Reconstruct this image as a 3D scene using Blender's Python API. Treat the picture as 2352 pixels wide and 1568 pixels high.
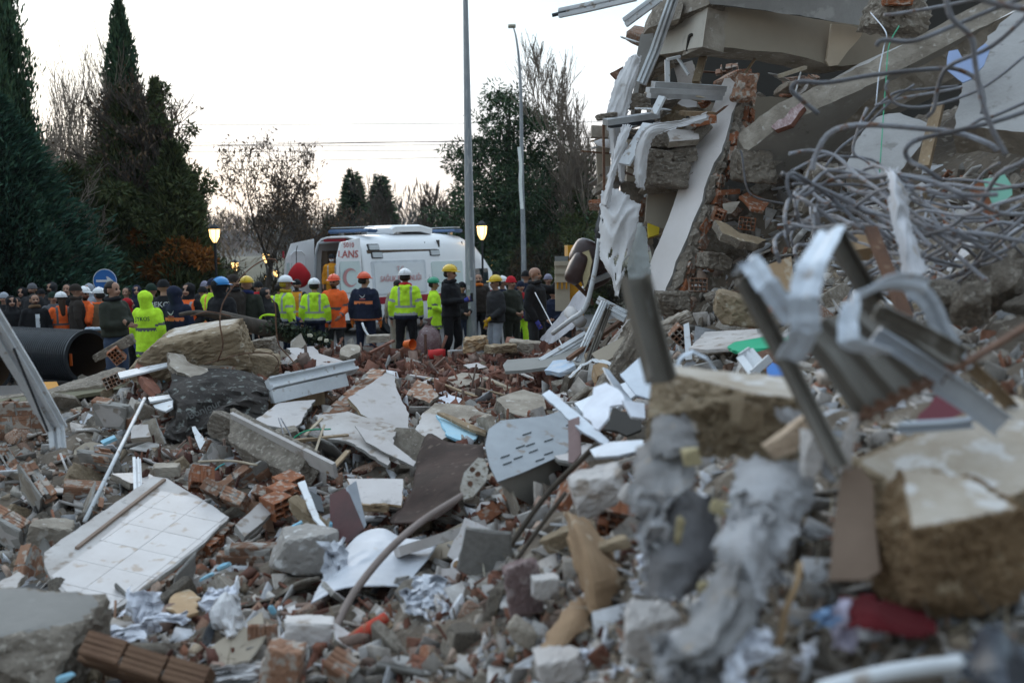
import bpy,bmesh,math,random
import numpy as np
from mathutils import Vector,Matrix,noise
from mathutils.geometry import tessellate_polygon
# ---------------------------------------------------------------- camera, sky, light, exposure
scene=bpy.context.scene
for o in list(bpy.data.objects):
 bpy.data.objects.remove(o)
COL=scene.collection
CAM_H=2.25
FPX=2287.0          # focal length in units of a 2352 px wide picture
PITCH=math.radians(5.47)
ROLL=math.radians(-0.9)
CAM_M=Matrix.Translation((0,0,CAM_H))@Matrix.Rotation(math.radians(90)-PITCH,4,'X')@Matrix.Rotation(ROLL,4,'Z')
cam_data=bpy.data.cameras.new('camera')
cam=bpy.data.objects.new('camera',cam_data)
COL.objects.link(cam)
cam.matrix_world=CAM_M
cam_data.sensor_width=36
cam_data.lens=FPX/2352*36
cam_data.clip_start=0.05
cam_data.clip_end=3000
cam_data.dof.use_dof=True
cam_data.dof.focus_distance=13.0
cam_data.dof.aperture_fstop=1.45
scene.camera=cam
SUN_EL,SUN_ROT=math.radians(16.0),math.radians(-22)
world=bpy.data.worlds.new('World')
scene.world=world
world.use_nodes=True
wn,wl=world.node_tree.nodes,world.node_tree.links
wn.clear()
wout=wn.new('ShaderNodeOutputWorld')
bg=wn.new('ShaderNodeBackground')
sky=wn.new('ShaderNodeTexSky')
sky.sky_type='NISHITA'
sky.sun_disc=False
sky.sun_elevation=SUN_EL
sky.sun_rotation=SUN_ROT
sky.air_density=1.0
sky.dust_density=2.0
sky.ozone_density=1.5
# thin even veil of high cloud over the clear sky: pale blue overhead, warm white low down
wgeo=wn.new('ShaderNodeTexCoord')
wsep=wn.new('ShaderNodeSeparateXYZ')
wramp=wn.new('ShaderNodeValToRGB')
wramp.color_ramp.elements[0].position=0.0
wramp.color_ramp.elements[0].color=(8.8/13,7.7/13,6.9/13,1)
wramp.color_ramp.elements[1].position=1.0
wramp.color_ramp.elements[1].color=(8.2/13,9.7/13,11.4/13,1)
for pos,c in ((0.05,(9.0,8.1,7.5)),(0.13,(7.4,7.6,7.8)),(0.22,(5.3,6.7,7.5)),(0.33,(4.2,5.7,6.8)),(0.5,(5.4,7.0,8.4)),(0.7,(7.4,8.9,10.3))):
 e=wramp.color_ramp.elements.new(pos)
 e.color=(*[q/13 for q in c],1)
wscale=wn.new('ShaderNodeVectorMath');wscale.operation='SCALE'
wscale.inputs['Scale'].default_value=13.5
wnoise=wn.new('ShaderNodeTexNoise')
wnoise.inputs['Scale'].default_value=1.6
wnoise.inputs['Detail'].default_value=3
wmap=wn.new('ShaderNodeMapping')
wmap.inputs['Scale'].default_value=(1,1,5)
wmix=wn.new('ShaderNodeMix')
wmix.data_type='RGBA'
wfac=wn.new('ShaderNodeMapRange')
wfac.inputs['From Min'].default_value=0.3
wfac.inputs['From Max'].default_value=0.7
wfac.inputs['To Min'].default_value=0.82
wfac.inputs['To Max'].default_value=0.95
wl.new(wgeo.outputs['Generated'],wsep.inputs[0])
wl.new(wsep.outputs['Z'],wramp.inputs['Fac'])
wl.new(wgeo.outputs['Generated'],wmap.inputs['Vector'])
wl.new(wmap.outputs[0],wnoise.inputs['Vector'])
wl.new(wnoise.outputs['Fac'],wfac.inputs['Value'])
wl.new(wfac.outputs[0],wmix.inputs['Factor'])
wl.new(sky.outputs[0],wmix.inputs[6])
# the veil glows towards the place where the sun is and dims evenly away from it
wdot=wn.new('ShaderNodeVectorMath');wdot.operation='DOT_PRODUCT'
wdot.inputs[1].default_value=(-math.sin(-SUN_ROT),math.cos(SUN_ROT),0.25)
wl.new(wgeo.outputs['Generated'],wdot.inputs[0])
wdim=wn.new('ShaderNodeMapRange');wdim.interpolation_type='SMOOTHSTEP'
wdim.inputs['From Min'].default_value=-0.9;wdim.inputs['From Max'].default_value=0.75
wdim.inputs['To Min'].default_value=13.5*0.45;wdim.inputs['To Max'].default_value=13.5
wl.new(wdot.outputs['Value'],wdim.inputs['Value'])
wl.new(wdim.outputs[0],wscale.inputs['Scale'])
wl.new(wramp.outputs[0],wscale.inputs[0])
wl.new(wscale.outputs[0],wmix.inputs[7])
wl.new(wmix.outputs[2],bg.inputs['Color'])
bg.inputs['Strength'].default_value=0.1
wl.new(bg.outputs[0],wout.inputs[0])
sl=bpy.data.lights.new('sun','SUN')
sl.energy=0.6
sl.angle=math.radians(40)
sl.color=(1.0,0.93,0.86)
sun=bpy.data.objects.new('sun',sl)
COL.objects.link(sun)
# light from the low bright sky over the crowd, a little to the left
sun.rotation_euler=(-(math.pi/2-SUN_EL),0,-SUN_ROT)
scene.view_settings.view_transform='Standard'
scene.view_settings.look='None'
scene.view_settings.gamma=1
scene.view_settings.exposure=0.8
scene.view_settings.use_curve_mapping=False
scene.cycles.max_bounces=5
scene.cycles.diffuse_bounces=3
scene.cycles.glossy_bounces=2
scene.cycles.transparent_max_bounces=6
# ---------------------------------------------------------------- helpers: points
RCAM=CAM_M.to_3x3()
RINV=RCAM.inverted()
CP=Vector((0,0,CAM_H))
def ray(px,py):
 return (RCAM @Vector(((px-1176)/FPX,-(py-784)/FPX,-1)))
def P(px,py,Y):
 d=ray(px,py)
 return CP+d*(Y/d.y)
def proj(v):
 c=RINV @(Vector(v)-CP)
 if c.z>-0.05:
  return None
 return (1176+FPX*c.x/-c.z,784-FPX*c.y/-c.z)
def V(*a):
 return Vector(a)
# ---------------------------------------------------------------- helpers: materials
MATS={}
def mat(name,c1,c2=None,c3=None,scale=4.0,rough=0.85,bump=0.25,bscale=40.0,metal=0.0,rand=0.18,spec=0.3,c3amt=0.55,stretch=None,attr=None,emit=None,estr=0,coat=0,trans=0.0,crack=0.0):
 if name in MATS:
  return MATS[name]
 m=bpy.data.materials.new(name)
 m.use_nodes=True
 n,l=m.node_tree.nodes,m.node_tree.links
 b=n['Principled BSDF']
 b.inputs['Roughness'].default_value=rough
 b.inputs['Metallic'].default_value=metal
 b.inputs['Specular IOR Level'].default_value=spec
 if trans:
  b.inputs['Transmission Weight'].default_value=trans
 if coat:
  b.inputs['Coat Weight'].default_value=coat
 c2=c2 or tuple(x*0.7 for x in c1)
 tc=n.new('ShaderNodeTexCoord')
 oi=n.new('ShaderNodeObjectInfo')
 off=n.new('ShaderNodeVectorMath');off.operation='MULTIPLY_ADD'
 comb=n.new('ShaderNodeCombineXYZ')
 for i in range(3):
  l.new(oi.outputs['Random'],comb.inputs[i])
 l.new(comb.outputs[0],off.inputs[0])
 off.inputs[1].default_value=(37.0,11.0,23.0)
 l.new(tc.outputs['Object'],off.inputs[2])
 mp=n.new('ShaderNodeMapping')
 mp.inputs['Scale'].default_value=stretch or (1,1,1)
 l.new(off.outputs[0],mp.inputs['Vector'])
 n1=n.new('ShaderNodeTexNoise');n1.inputs['Scale'].default_value=scale;n1.inputs['Detail'].default_value=6;n1.inputs['Roughness'].default_value=0.65
 l.new(mp.outputs[0],n1.inputs['Vector'])
 r1=n.new('ShaderNodeMapRange');r1.inputs['From Min'].default_value=0.35;r1.inputs['From Max'].default_value=0.65
 l.new(n1.outputs['Fac'],r1.inputs['Value'])
 mx=n.new('ShaderNodeMix');mx.data_type='RGBA'
 l.new(r1.outputs[0],mx.inputs['Factor'])
 mx.inputs[6].default_value=(*c1,1);mx.inputs[7].default_value=(*c2,1)
 cur=mx.outputs[2]
 if attr:
  at=n.new('ShaderNodeAttribute');at.attribute_name=attr
  ma=n.new('ShaderNodeMix');ma.data_type='RGBA';ma.blend_type='MULTIPLY';ma.inputs['Factor'].default_value=1
  l.new(cur,ma.inputs[6]);l.new(at.outputs['Color'],ma.inputs[7])
  cur=ma.outputs[2]
 if c3:
  n2=n.new('ShaderNodeTexNoise');n2.inputs['Scale'].default_value=scale*3.1;n2.inputs['Detail'].default_value=5
  l.new(mp.outputs[0],n2.inputs['Vector'])
  r2=n.new('ShaderNodeMapRange');r2.inputs['From Min'].default_value=c3amt;r2.inputs['From Max'].default_value=c3amt+0.08
  l.new(n2.outputs['Fac'],r2.inputs['Value'])
  m2=n.new('ShaderNodeMix');m2.data_type='RGBA'
  l.new(r2.outputs[0],m2.inputs['Factor']);l.new(cur,m2.inputs[6]);m2.inputs[7].default_value=(*c3,1)
  cur=m2.outputs[2]
 if crack:
  vo=n.new('ShaderNodeTexNoise');vo.inputs['Scale'].default_value=crack;vo.inputs['Detail'].default_value=8;vo.inputs['Roughness'].default_value=0.8
  l.new(mp.outputs[0],vo.inputs['Vector'])
  rc=n.new('ShaderNodeMapRange');rc.inputs['From Min'].default_value=0.30;rc.inputs['From Max'].default_value=0.40;rc.inputs['To Min'].default_value=0.45;rc.inputs['To Max'].default_value=1.0
  l.new(vo.outputs['Fac'],rc.inputs['Value'])
  mc=n.new('ShaderNodeMix');mc.data_type='RGBA';mc.blend_type='MULTIPLY';mc.inputs['Factor'].default_value=1
  l.new(cur,mc.inputs[6]);l.new(rc.outputs[0],mc.inputs[7])
  cur=mc.outputs[2]
 if rand:
  rr=n.new('ShaderNodeMapRange');rr.inputs['To Min'].default_value=1-rand;rr.inputs['To Max'].default_value=1+rand
  l.new(oi.outputs['Random'],rr.inputs['Value'])
  m3=n.new('ShaderNodeVectorMath');m3.operation='SCALE'
  l.new(cur,m3.inputs[0]);l.new(rr.outputs[0],m3.inputs['Scale'])
  cur=m3.outputs[0]
 l.new(cur,b.inputs['Base Color'])
 if bump:
  n3=n.new('ShaderNodeTexNoise');n3.inputs['Scale'].default_value=bscale;n3.inputs['Detail'].default_value=5;n3.inputs['Roughness'].default_value=0.7
  l.new(mp.outputs[0],n3.inputs['Vector'])
  bp=n.new('ShaderNodeBump');bp.inputs['Strength'].default_value=bump;bp.inputs['Distance'].default_value=0.02
  l.new(n3.outputs['Fac'],bp.inputs['Height']);l.new(bp.outputs[0],b.inputs['Normal'])
 if emit:
  b.inputs['Emission Color'].default_value=(*emit,1)
  b.inputs['Emission Strength'].default_value=estr
 MATS[name]=m
 return m
def flat(name,c,rough=0.7,metal=0.0,bump=0.0,rand=0.0,spec=0.3,**k):
 return mat(name,c,tuple(x*0.86 for x in c),rough=rough,metal=metal,bump=bump,rand=rand,spec=spec,**k)
M_CONC=mat('concrete',(0.40,0.35,0.29),(0.22,0.184,0.145),(0.47,0.43,0.38),scale=3.5,bump=0.7,bscale=35,c3amt=0.60,crack=9)
M_CONCF=mat('formed_concrete',(0.27,0.255,0.235),(0.20,0.188,0.172),(0.31,0.30,0.28),scale=1.4,bump=0.3,bscale=18,c3amt=0.62,rand=0.05,crack=5)
M_CONCD=mat('broken_concrete_core',(0.28,0.24,0.195),(0.14,0.115,0.09),(0.36,0.32,0.27),scale=9,bump=1.0,bscale=45,c3amt=0.56,rand=0.1,crack=22)
M_CONCT=mat('tan_stone',(0.34,0.265,0.175),(0.22,0.16,0.10),(0.44,0.375,0.29),scale=4,bump=0.8,bscale=40,c3amt=0.6,rand=0.1,crack=12)
M_TOPST=mat('pale_stone_skin',(0.50,0.445,0.38),(0.37,0.305,0.235),(0.58,0.55,0.52),scale=4,bump=0.4,bscale=30,c3amt=0.55,rand=0.05)
M_PLAST=mat('plaster',(0.54,0.51,0.49),(0.42,0.38,0.355),(0.30,0.25,0.21),scale=2.5,bump=0.2,bscale=50,c3amt=0.58,rand=0.10,crack=6)
M_PLASTC=mat('clean_plaster',(0.58,0.54,0.525),(0.49,0.45,0.43),(0.38,0.32,0.27),scale=1.8,bump=0.08,bscale=60,c3amt=0.61,rand=0.06,crack=3)
M_PLASTB=mat('beige_plaster',(0.34,0.29,0.225),(0.29,0.245,0.19),scale=1.2,bump=0.1,bscale=60,rand=0.0)
M_BRICK=mat('brick_clay',(0.34,0.125,0.055),(0.22,0.08,0.038),(0.37,0.28,0.225),scale=7,bump=0.45,bscale=60,c3amt=0.53,rand=0.35,crack=8)
M_BRICKD=mat('dusty_brick',(0.34,0.19,0.12),(0.22,0.11,0.068),(0.41,0.355,0.305),scale=5,bump=0.5,bscale=50,c3amt=0.50,rand=0.3,crack=10)
M_ROOFT=mat('roof_tile_clay',(0.20,0.085,0.055),(0.125,0.052,0.036),(0.30,0.20,0.16),scale=6,bump=0.3,bscale=50,c3amt=0.62,rand=0.35)
M_MORTAR=mat('mortar',(0.40,0.38,0.355),(0.30,0.285,0.26),scale=8,bump=0.8,bscale=60)
M_TILE=mat('white_tile',(0.58,0.55,0.54),(0.50,0.465,0.45),(0.40,0.32,0.26),scale=3.2,rough=0.4,bump=0.03,c3amt=0.595,rand=0.0,spec=0.5)
M_GROUT=flat('grout',(0.34,0.30,0.26))
M_PVC=mat('white_pvc',(0.66,0.68,0.70),(0.54,0.555,0.57),(0.34,0.29,0.25),scale=4,rough=0.4,bump=0.05,c3amt=0.60,rand=0.08,spec=0.5)
M_ALU=mat('aluminium',(0.50,0.51,0.52),(0.36,0.36,0.36),scale=3,rough=0.4,metal=0.55,bump=0.1,rand=0.1)
M_ZINC=mat('zinc_sheet',(0.55,0.60,0.66),(0.42,0.45,0.50),(0.30,0.26,0.22),scale=2.2,rough=0.45,metal=0.35,bump=0.2,bscale=8,rand=0.05,c3amt=0.66)
M_DSTEEL=mat('dirty_steel',(0.20,0.18,0.155),(0.12,0.105,0.085),(0.30,0.285,0.26),scale=3,rough=0.5,metal=0.35,bump=0.2,bscale=12,stretch=(1,1,0.3),rand=0.12,c3amt=0.62)
M_REBAR=mat('rebar_steel',(0.33,0.34,0.375),(0.20,0.185,0.185),(0.19,0.10,0.06),scale=5,rough=0.5,metal=0.45,bump=0.8,bscale=110,rand=0.4,c3amt=0.60)
M_RUST=mat('rusty_steel',(0.17,0.085,0.05),(0.11,0.06,0.04),(0.26,0.17,0.11),scale=6,rough=0.75,metal=0.2,bump=0.3,rand=0.15,c3amt=0.6)
M_WOOD=mat('wood',(0.33,0.24,0.15),(0.20,0.14,0.085),(0.45,0.40,0.33),scale=9,stretch=(1,1,0.15),bump=0.4,bscale=40,rand=0.3,c3amt=0.62)
M_WOODP=mat('pale_wood',(0.50,0.43,0.33),(0.38,0.30,0.21),scale=9,stretch=(1,1,0.15),bump=0.3,bscale=40,rand=0.15)
M_CLOTHW=mat('white_cloth',(0.66,0.65,0.655),(0.53,0.515,0.51),(0.40,0.37,0.35),scale=2,bump=0.2,bscale=14,c3amt=0.66,rand=0.05,rough=0.9)
M_CLOTHG=mat('grey_fabric',(0.27,0.265,0.265),(0.16,0.15,0.145),(0.26,0.22,0.18),scale=6,bump=0.5,bscale=12,c3amt=0.60,rand=0.05,rough=0.85)
M_CLOTHD=mat('dark_patterned_cloth',(0.050,0.043,0.038),(0.028,0.024,0.022),(0.17,0.18,0.165),scale=4.5,bump=0.3,bscale=20,c3amt=0.59,rand=0.0,rough=0.95)
M_BAG=mat('white_sack',(0.56,0.58,0.63),(0.46,0.475,0.51),(0.46,0.42,0.39),scale=3,bump=0.3,bscale=9,c3amt=0.66,rand=0.05,rough=0.55,spec=0.5)
M_PAPER=mat('paper',(0.72,0.74,0.80),(0.58,0.59,0.64),scale=6,bump=0.1,rand=0.15)
M_BROWNM=mat('brown_sheet',(0.065,0.043,0.037),(0.040,0.029,0.025),(0.13,0.10,0.085),scale=3,rough=0.85,spec=0.12,bump=0.3,bscale=14,rand=0.0,c3amt=0.62)
M_CARD=mat('cardboard',(0.42,0.29,0.17),(0.31,0.20,0.11),(0.45,0.36,0.26),scale=3,bump=0.2,bscale=20,rand=0.15)
M_LEATH=mat('brown_leather',(0.060,0.030,0.026),(0.036,0.020,0.018),scale=4,rough=0.35,bump=0.3,bscale=12,spec=0.5,rand=0.0)
M_BLUE=flat('bright_blue_plastic',(0.06,0.22,0.62),rough=0.5)
M_CYAN=mat('cyan_foam',(0.22,0.50,0.66),(0.36,0.56,0.66),scale=8,bump=0.2,rand=0.1)
M_GREEN=flat('green_net',(0.02,0.38,0.20),rough=0.7)
M_MINT=flat('mint_paint',(0.24,0.52,0.40),rough=0.7)
M_RED=flat('red_cloth',(0.42,0.012,0.018),rough=0.8)
M_DKRED=flat('dark_red_cloth',(0.10,0.008,0.018),rough=0.8)
M_ORANGE=flat('orange_plastic',(0.80,0.16,0.03),rough=0.6)
M_YELLOWP=flat('yellow_paint',(0.62,0.45,0.02),rough=0.5)
M_BLACKP=mat('black_plastic',(0.022,0.026,0.032),(0.012,0.014,0.018),rough=0.4,bump=0.15,bscale=10,spec=0.5,rand=0.0)
M_MAROON=mat('maroon_metal',(0.10,0.035,0.035),(0.06,0.024,0.024),scale=4,rough=0.5,bump=0.15,rand=0.0)
# ---------------------------------------------------------------- helpers: meshes
class MB:
 def __init__(self):
  self.v,self.f,self.m=[],[],[]
 def add(self,verts,faces,mi=0):
  k=len(self.v)
  self.v.extend(Vector(x)for x in verts)
  for i,f in enumerate(faces):
   self.f.append(tuple(a+k for a in f))
   self.m.append(mi if isinstance(mi,int)else mi[i])
  return self
 def box(self,c,h,R=None,mi=0,taper=1.0):
  c=Vector(c)
  vs=[]
  for z in (-1,1):
   t=taper if z>0 else 1.0
   for x,y in ((-1,-1),(1,-1),(1,1),(-1,1)):
    p=Vector((x*h[0]*t,y*h[1]*t,z*h[2]))
    vs.append(c+(R @p if R is not None else p))
  return self.add(vs,[(3,2,1,0),(4,5,6,7),(0,1,5,4),(1,2,6,5),(2,3,7,6),(3,0,4,7)],mi)
 def bar(self,a,b,w,h,up=(0,0,1),mi=0):
  a,b=Vector(a),Vector(b)
  d=(b-a).normalized()
  s=d.cross(Vector(up))
  s=s.normalized()if s.length>1e-4 else Vector((1,0,0))
  u=s.cross(d)
  R=Matrix((s,u,d)).transposed()
  return self.box((a+b)/2,(w/2,h/2,(b-a).length/2),R,mi)
 def tube(self,pts,r,n=8,mi=0,cap=True,r1=None):
  pts=[Vector(p)for p in pts]
  N=len(pts)
  rs=r if isinstance(r,(list,tuple))else [r+((r1 if r1 is not None else r)-r)*i/(N-1)for i in range(N)]
  vs,fs=[],[]
  prev=None
  for i,p in enumerate(pts):
   t=(pts[min(i+1,N-1)]-pts[max(i-1,0)])
   t=t.normalized()if t.length>1e-9 else Vector((0,0,1))
   if prev is None:
    a=Vector((0,0,1))if abs(t.z)<0.9 else Vector((1,0,0))
    s=t.cross(a).normalized()
   else:
    s=prev-t*prev.dot(t)
    s=s.normalized()if s.length>1e-6 else t.orthogonal().normalized()
   prev=s
   u=t.cross(s)
   for k in range(n):
    an=2*math.pi*k/n
    vs.append(p+(s*math.cos(an)+u*math.sin(an))*rs[i])
  for i in range(N-1):
   for k in range(n):
    k2=(k+1)%n
    fs.append((i*n+k,i*n+k2,(i+1)*n+k2,(i+1)*n+k))
  if cap:
   fs.append(tuple(range(n))[::-1])
   fs.append(tuple((N-1)*n+k for k in range(n)))
  return self.add(vs,fs,mi)
 def sweep(self,pts,section,side,mi=0,closed=True,sidef=None):
  """section: list of (s, u); s along 'side', u along the third axis."""
  pts=[Vector(p)for p in pts]
  N,n=len(pts),len(section)
  vs,fs=[],[]
  for i,p in enumerate(pts):
   t=(pts[min(i+1,N-1)]-pts[max(i-1,0)]).normalized()
   sv=Vector(sidef(i/(N-1))if sidef else side)
   s=(sv-t*sv.dot(t)).normalized()
   u=t.cross(s)
   for a,b in section:
    vs.append(p+s*a+u*b)
  for i in range(N-1):
   for k in range(n if closed else n-1):
    k2=(k+1)%n
    fs.append((i*n+k,i*n+k2,(i+1)*n+k2,(i+1)*n+k))
  if closed:
   for base,rev in ((0,True),((N-1)*n,False)):
    tris=tessellate_polygon([[Vector((a,b,0))for a,b in section]])
    for t3 in tris:
     fs.append(tuple(base+q for q in (t3[::-1]if rev else t3)))
  return self.add(vs,fs,mi)
 def mesh(self,name,mats,smooth=False,origin=None):
  me=bpy.data.meshes.new(name)
  o=Vector(origin)if origin is not None else Vector((0,0,0))
  me.from_pydata([tuple(x-o)for x in self.v],[],self.f)
  mats=mats if isinstance(mats,(list,tuple))else [mats]
  for m in mats:
   me.materials.append(m)
  if len(mats)>1:
   me.polygons.foreach_set('material_index',[min(i,len(mats)-1)for i in self.m])
  if smooth:
   me.polygons.foreach_set('use_smooth',[True]*len(me.polygons))
  me.update()
  return me
def link(name,data,parent=None,loc=(0,0,0)):
 o=bpy.data.objects.new(name,data)
 COL.objects.link(o)
 o.location=loc
 if parent is not None:
  o.parent=parent
 return o
def tag(o,label=None,cat=None,group=None,kind=None):
 if label:
  o['label']=label
 if cat:
  o['category']=cat
 if group:
  o['group']=group
 if kind or label:
  o['kind']=kind or 'thing'
 return o
def thing(name,label,cat,loc,group=None):
 o=link(name,None,loc=loc)
 o.empty_display_size=0.1
 return tag(o,label,cat,group)
def part(name,mb,mats,parent,smooth=False,label=None,root=None,kind=None):
 """mb in world coordinates; parent (and its parents) are only translated."""
 org=Vector((0,0,0))
 q=parent
 while q is not None:
  org+=q.location
  q=q.parent
 me=mb.mesh(name,mats,smooth,origin=org)
 o=link(name,me,parent)
 if label:
  o['label']=label
 if kind:
  o['kind']=kind
 return o
def single(name,mb,mats,label,cat,group=None,smooth=False,kind=None):
 lo=Vector((min(v.x for v in mb.v),min(v.y for v in mb.v),min(v.z for v in mb.v)))
 hi=Vector((max(v.x for v in mb.v),max(v.y for v in mb.v),max(v.z for v in mb.v)))
 c=Vector(((lo.x+hi.x)/2,(lo.y+hi.y)/2,lo.z))
 me=mb.mesh(name,mats,smooth,origin=c)
 o=link(name,me,loc=c)
 return tag(o,label,cat,group,kind)
def catmull(pts,n=6):
 pts=[Vector(p)for p in pts]
 if len(pts)<3:
  return [pts[0].lerp(pts[-1],i/n)for i in range(n+1)]
 out=[]
 e=[pts[0]*2-pts[1]]+pts+[pts[-1]*2-pts[-2]]
 for i in range(1,len(e)-2):
  p0,p1,p2,p3=e[i-1:i+3]
  for k in range(n):
   t=k/n
   out.append(0.5*((2*p1)+(p2-p0)*t+(2*p0-5*p1+4*p2-p3)*t*t+(3*p1-p0-3*p2+p3)*t**3))
 out.append(pts[-1])
 return out
def PP(lst,Y=None):
 """list of (px,py[,Y]) to world points"""
 return [P(a[0],a[1],a[2]if len(a)>2 else Y)for a in lst]
def plane_of(anchors):
 a,b,c=[P(*q)for q in anchors]
 n=(b-a).cross(c-a).normalized()
 if n.dot(CP-a)<0:
  n=-n
 return a,n
def on_plane(px,py,pl):
 a,n=pl
 d=ray(px,py)
 return CP+d*((a-CP).dot(n)/d.dot(n))
HERO=[]    # (outline in picture units, depth) used to keep loose rubble off built pieces
def panel(mb,anchors,outline,thick,jag=0.02,step=0.08,rough=0.02,seed=0,face=0,side=1,back=1,world=None,guard=True,push=None):
 """slab of real thickness whose front face follows outline on the plane through three anchors"""
 rnd=random.Random(seed+len(outline or world)*7)
 if world:
  pts,n=[Vector(p)for p in world],None
  n=(pts[1]-pts[0]).cross(pts[2]-pts[0]).normalized()
  if n.dot(CP-pts[0])<0:
   n=-n
 else:
  pl=plane_of(anchors)
  n=pl[1]
  pts=[on_plane(a,b,pl)for a,b in outline]
  if guard:
   HERO.append((outline,sum(p.y for p in pts)/len(pts)))
 ax=(pts[1]-pts[0]).normalized()
 ay=n.cross(ax)
 # orient counter-clockwise seen from the front
 ar=0
 o=pts[0]
 uv=[((p-o).dot(ax),(p-o).dot(ay))for p in pts]
 for i in range(len(uv)):
  x0,y0=uv[i]
  x1,y1=uv[(i+1)%len(uv)]
  ar+=x0*y1-x1*y0
 if ar<0:
  uv=uv[::-1]
 ring=[]
 for i in range(len(uv)):
  x0,y0=uv[i]
  x1,y1=uv[(i+1)%len(uv)]
  L=math.hypot(x1-x0,y1-y0)
  k=max(1,int(L/step))if jag>0 else 1
  nx,ny=(y1-y0)/max(L,1e-6),-(x1-x0)/max(L,1e-6)
  for j in range(k):
   t=(j+(rnd.uniform(-.3,.3)if j else 0))/k
   d=rnd.uniform(-jag,jag)if (jag>0)else 0
   ring.append((x0+(x1-x0)*t+nx*d,y0+(y1-y0)*t+ny*d))
 N=len(ring)
 cx,cy=sum(a for a,b in ring)/N,sum(b for a,b in ring)/N
 def W(u,v,d):
  return o+ax*u+ay*v-n*d
 layers=4 if rough>0 else 2
 vs=[]
 for L in range(layers):
  d=thick*L/(layers-1)
  for (u,v)in ring:
   s=0
   if rough>0 and L>0:
    q=noise.noise(Vector((u*9,v*9,d*14+seed)))
    s=rough*(q*1.6+(0.2 if L<layers-1 else-0.4))+rnd.uniform(-.3,.3)*rough
   dx,dy=u-cx,v-cy
   q=math.hypot(dx,dy)+1e-6
   vs.append(W(u+dx/q*s,v+dy/q*s,d+(rnd.uniform(-.2,.2)*rough if 0<L<layers-1 else 0)))
 fs,mi=[],[]
 tri=tessellate_polygon([[Vector((u,v,0))for u,v in ring]])
 for t3 in tri:
  (x0,y0),(x1,y1),(x2,y2)=[ring[q]for q in t3]
  t3=tuple(t3)if (x1-x0)*(y2-y0)-(x2-x0)*(y1-y0)>0 else tuple(t3[::-1])
  fs.append(t3);mi.append(face)
  fs.append(tuple(q+(layers-1)*N for q in t3[::-1]));mi.append(back)
 for L in range(layers-1):
  for i in range(N):
   j=(i+1)%N
   fs.append((L*N+i,(L+1)*N+i,(L+1)*N+j,L*N+j));mi.append(side)
 mb.add(vs,fs,mi)
 return pts,n
def net(ctrl,nu=6,nv=6):
 rows=[catmull(r,nu)for r in ctrl]
 cols=list(zip(*rows))
 cols=[catmull(list(c),nv)for c in cols]
 return cols      # cols[i][j]
def cloth(mb,ctrl,nu=6,nv=6,fold=0.02,fs=6.0,seed=0,mi=0,holes=None,direction=None,ragged=0.0,pleat=None,crumple=1.0):
 g=net([[P(*q)if not isinstance(q,Vector)else q for q in r]for r in ctrl],nu,nv)
 n,m=len(g),len(g[0])
 rnd=random.Random(seed)
 vs=[]
 dv=Vector(direction or (0,-1,0.2)).normalized()
 for i in range(n):
  for j in range(m):
   p=g[i][j]
   # sharp creases that run along the cloth, bent by a slow warp, plus smaller crumples across
   a,b=i/(n-1),j/(m-1)
   w=noise.noise(Vector((a*1.7,b*1.7,seed*2.3)))*.9
   fa,fb=pleat or (1.1,fs*.8)
   r1=1-2.2*abs(noise.noise(Vector((a*fa+w,b*fb+w*1.5,seed*7.7))))
   r2=1-2.2*abs(noise.noise(Vector((a*5+b*3+w,b*6-a*3,seed*1.3+4))))
   r3=noise.noise(p*55)
   p2=p+dv*(fold*(r1*.85+(r2*.26+r3*.07)*crumple))
   if ragged and (i in (0,n-1)or j in (0,m-1)):
    p2=p2+Vector((rnd.uniform(-1,1),0,rnd.uniform(-1,1)))*ragged*(2.2 if rnd.random()<.25 else 1)
   vs.append(p2)
 fc=[]
 for i in range(n-1):
  for j in range(m-1):
   if holes and holes(i/(n-1),j/(m-1)):
    continue
   fc.append((i*m+j,(i+1)*m+j,(i+1)*m+j+1,i*m+j+1))
 mb.add(vs,fc,mi)
 return mb
def solidify(o,t=0.004):
 md=o.modifiers.new('thickness','SOLIDIFY')
 md.thickness=t
 md.offset=0
 return o
# rock-like solids -------------------------------------------------------------
_ICO={}
def ico(sub):
 if sub not in _ICO:
  bm=bmesh.new()
  bmesh.ops.create_icosphere(bm,subdivisions=sub,radius=1)
  bm.verts.ensure_lookup_table()
  _ICO[sub]=(np.array([v.co[:]for v in bm.verts]),[tuple(v.index for v in f.verts)for f in bm.faces])
  bm.free()
 return _ICO[sub]
def rock(seed,sub=3,dims=(0.5,0.5,0.5),cuts=5,rough=0.03,boxy=0.8):
 """faceted solid: box-like planes, cut corners, fractal roughness; dims are half sizes"""
 r=random.Random(seed)
 D,F=ico(sub)
 dims=np.array(dims)
 q=D*dims
 pl=[]
 for ax in range(3):
  for s in (-1,1):
   nn=np.zeros(3);nn[ax]=s
   nn+=np.array([r.uniform(-.2,.2)for _ in range(3)])*(1.2-boxy)
   nn /=np.linalg.norm(nn)
   pl.append((nn,dims[ax]*r.uniform(.85,1.0)))
 for _ in range(cuts):
  nn=np.array([r.gauss(0,1)for _ in range(3)]);nn /=np.linalg.norm(nn)
  sup=np.abs(nn*dims).sum()
  pl.append((nn,sup*r.uniform(.48,.8)))
 rad=np.full(len(q),9.0)
 for nn,d in pl:
  dt=q @nn
  ok=dt>1e-6
  rad[ok]=np.minimum(rad[ok],d/dt[ok])
 vs=q*rad[:,None]
 out=[]
 sc=2.2/max(dims)
 for x in vs:
  p=Vector(x)
  f=noise.fractal(p*sc+Vector((seed*1.7,5,2)),0.8,2.1,4)
  out.append(p+p.normalized()*f*rough*max(dims)*2)
 return out,F
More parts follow.
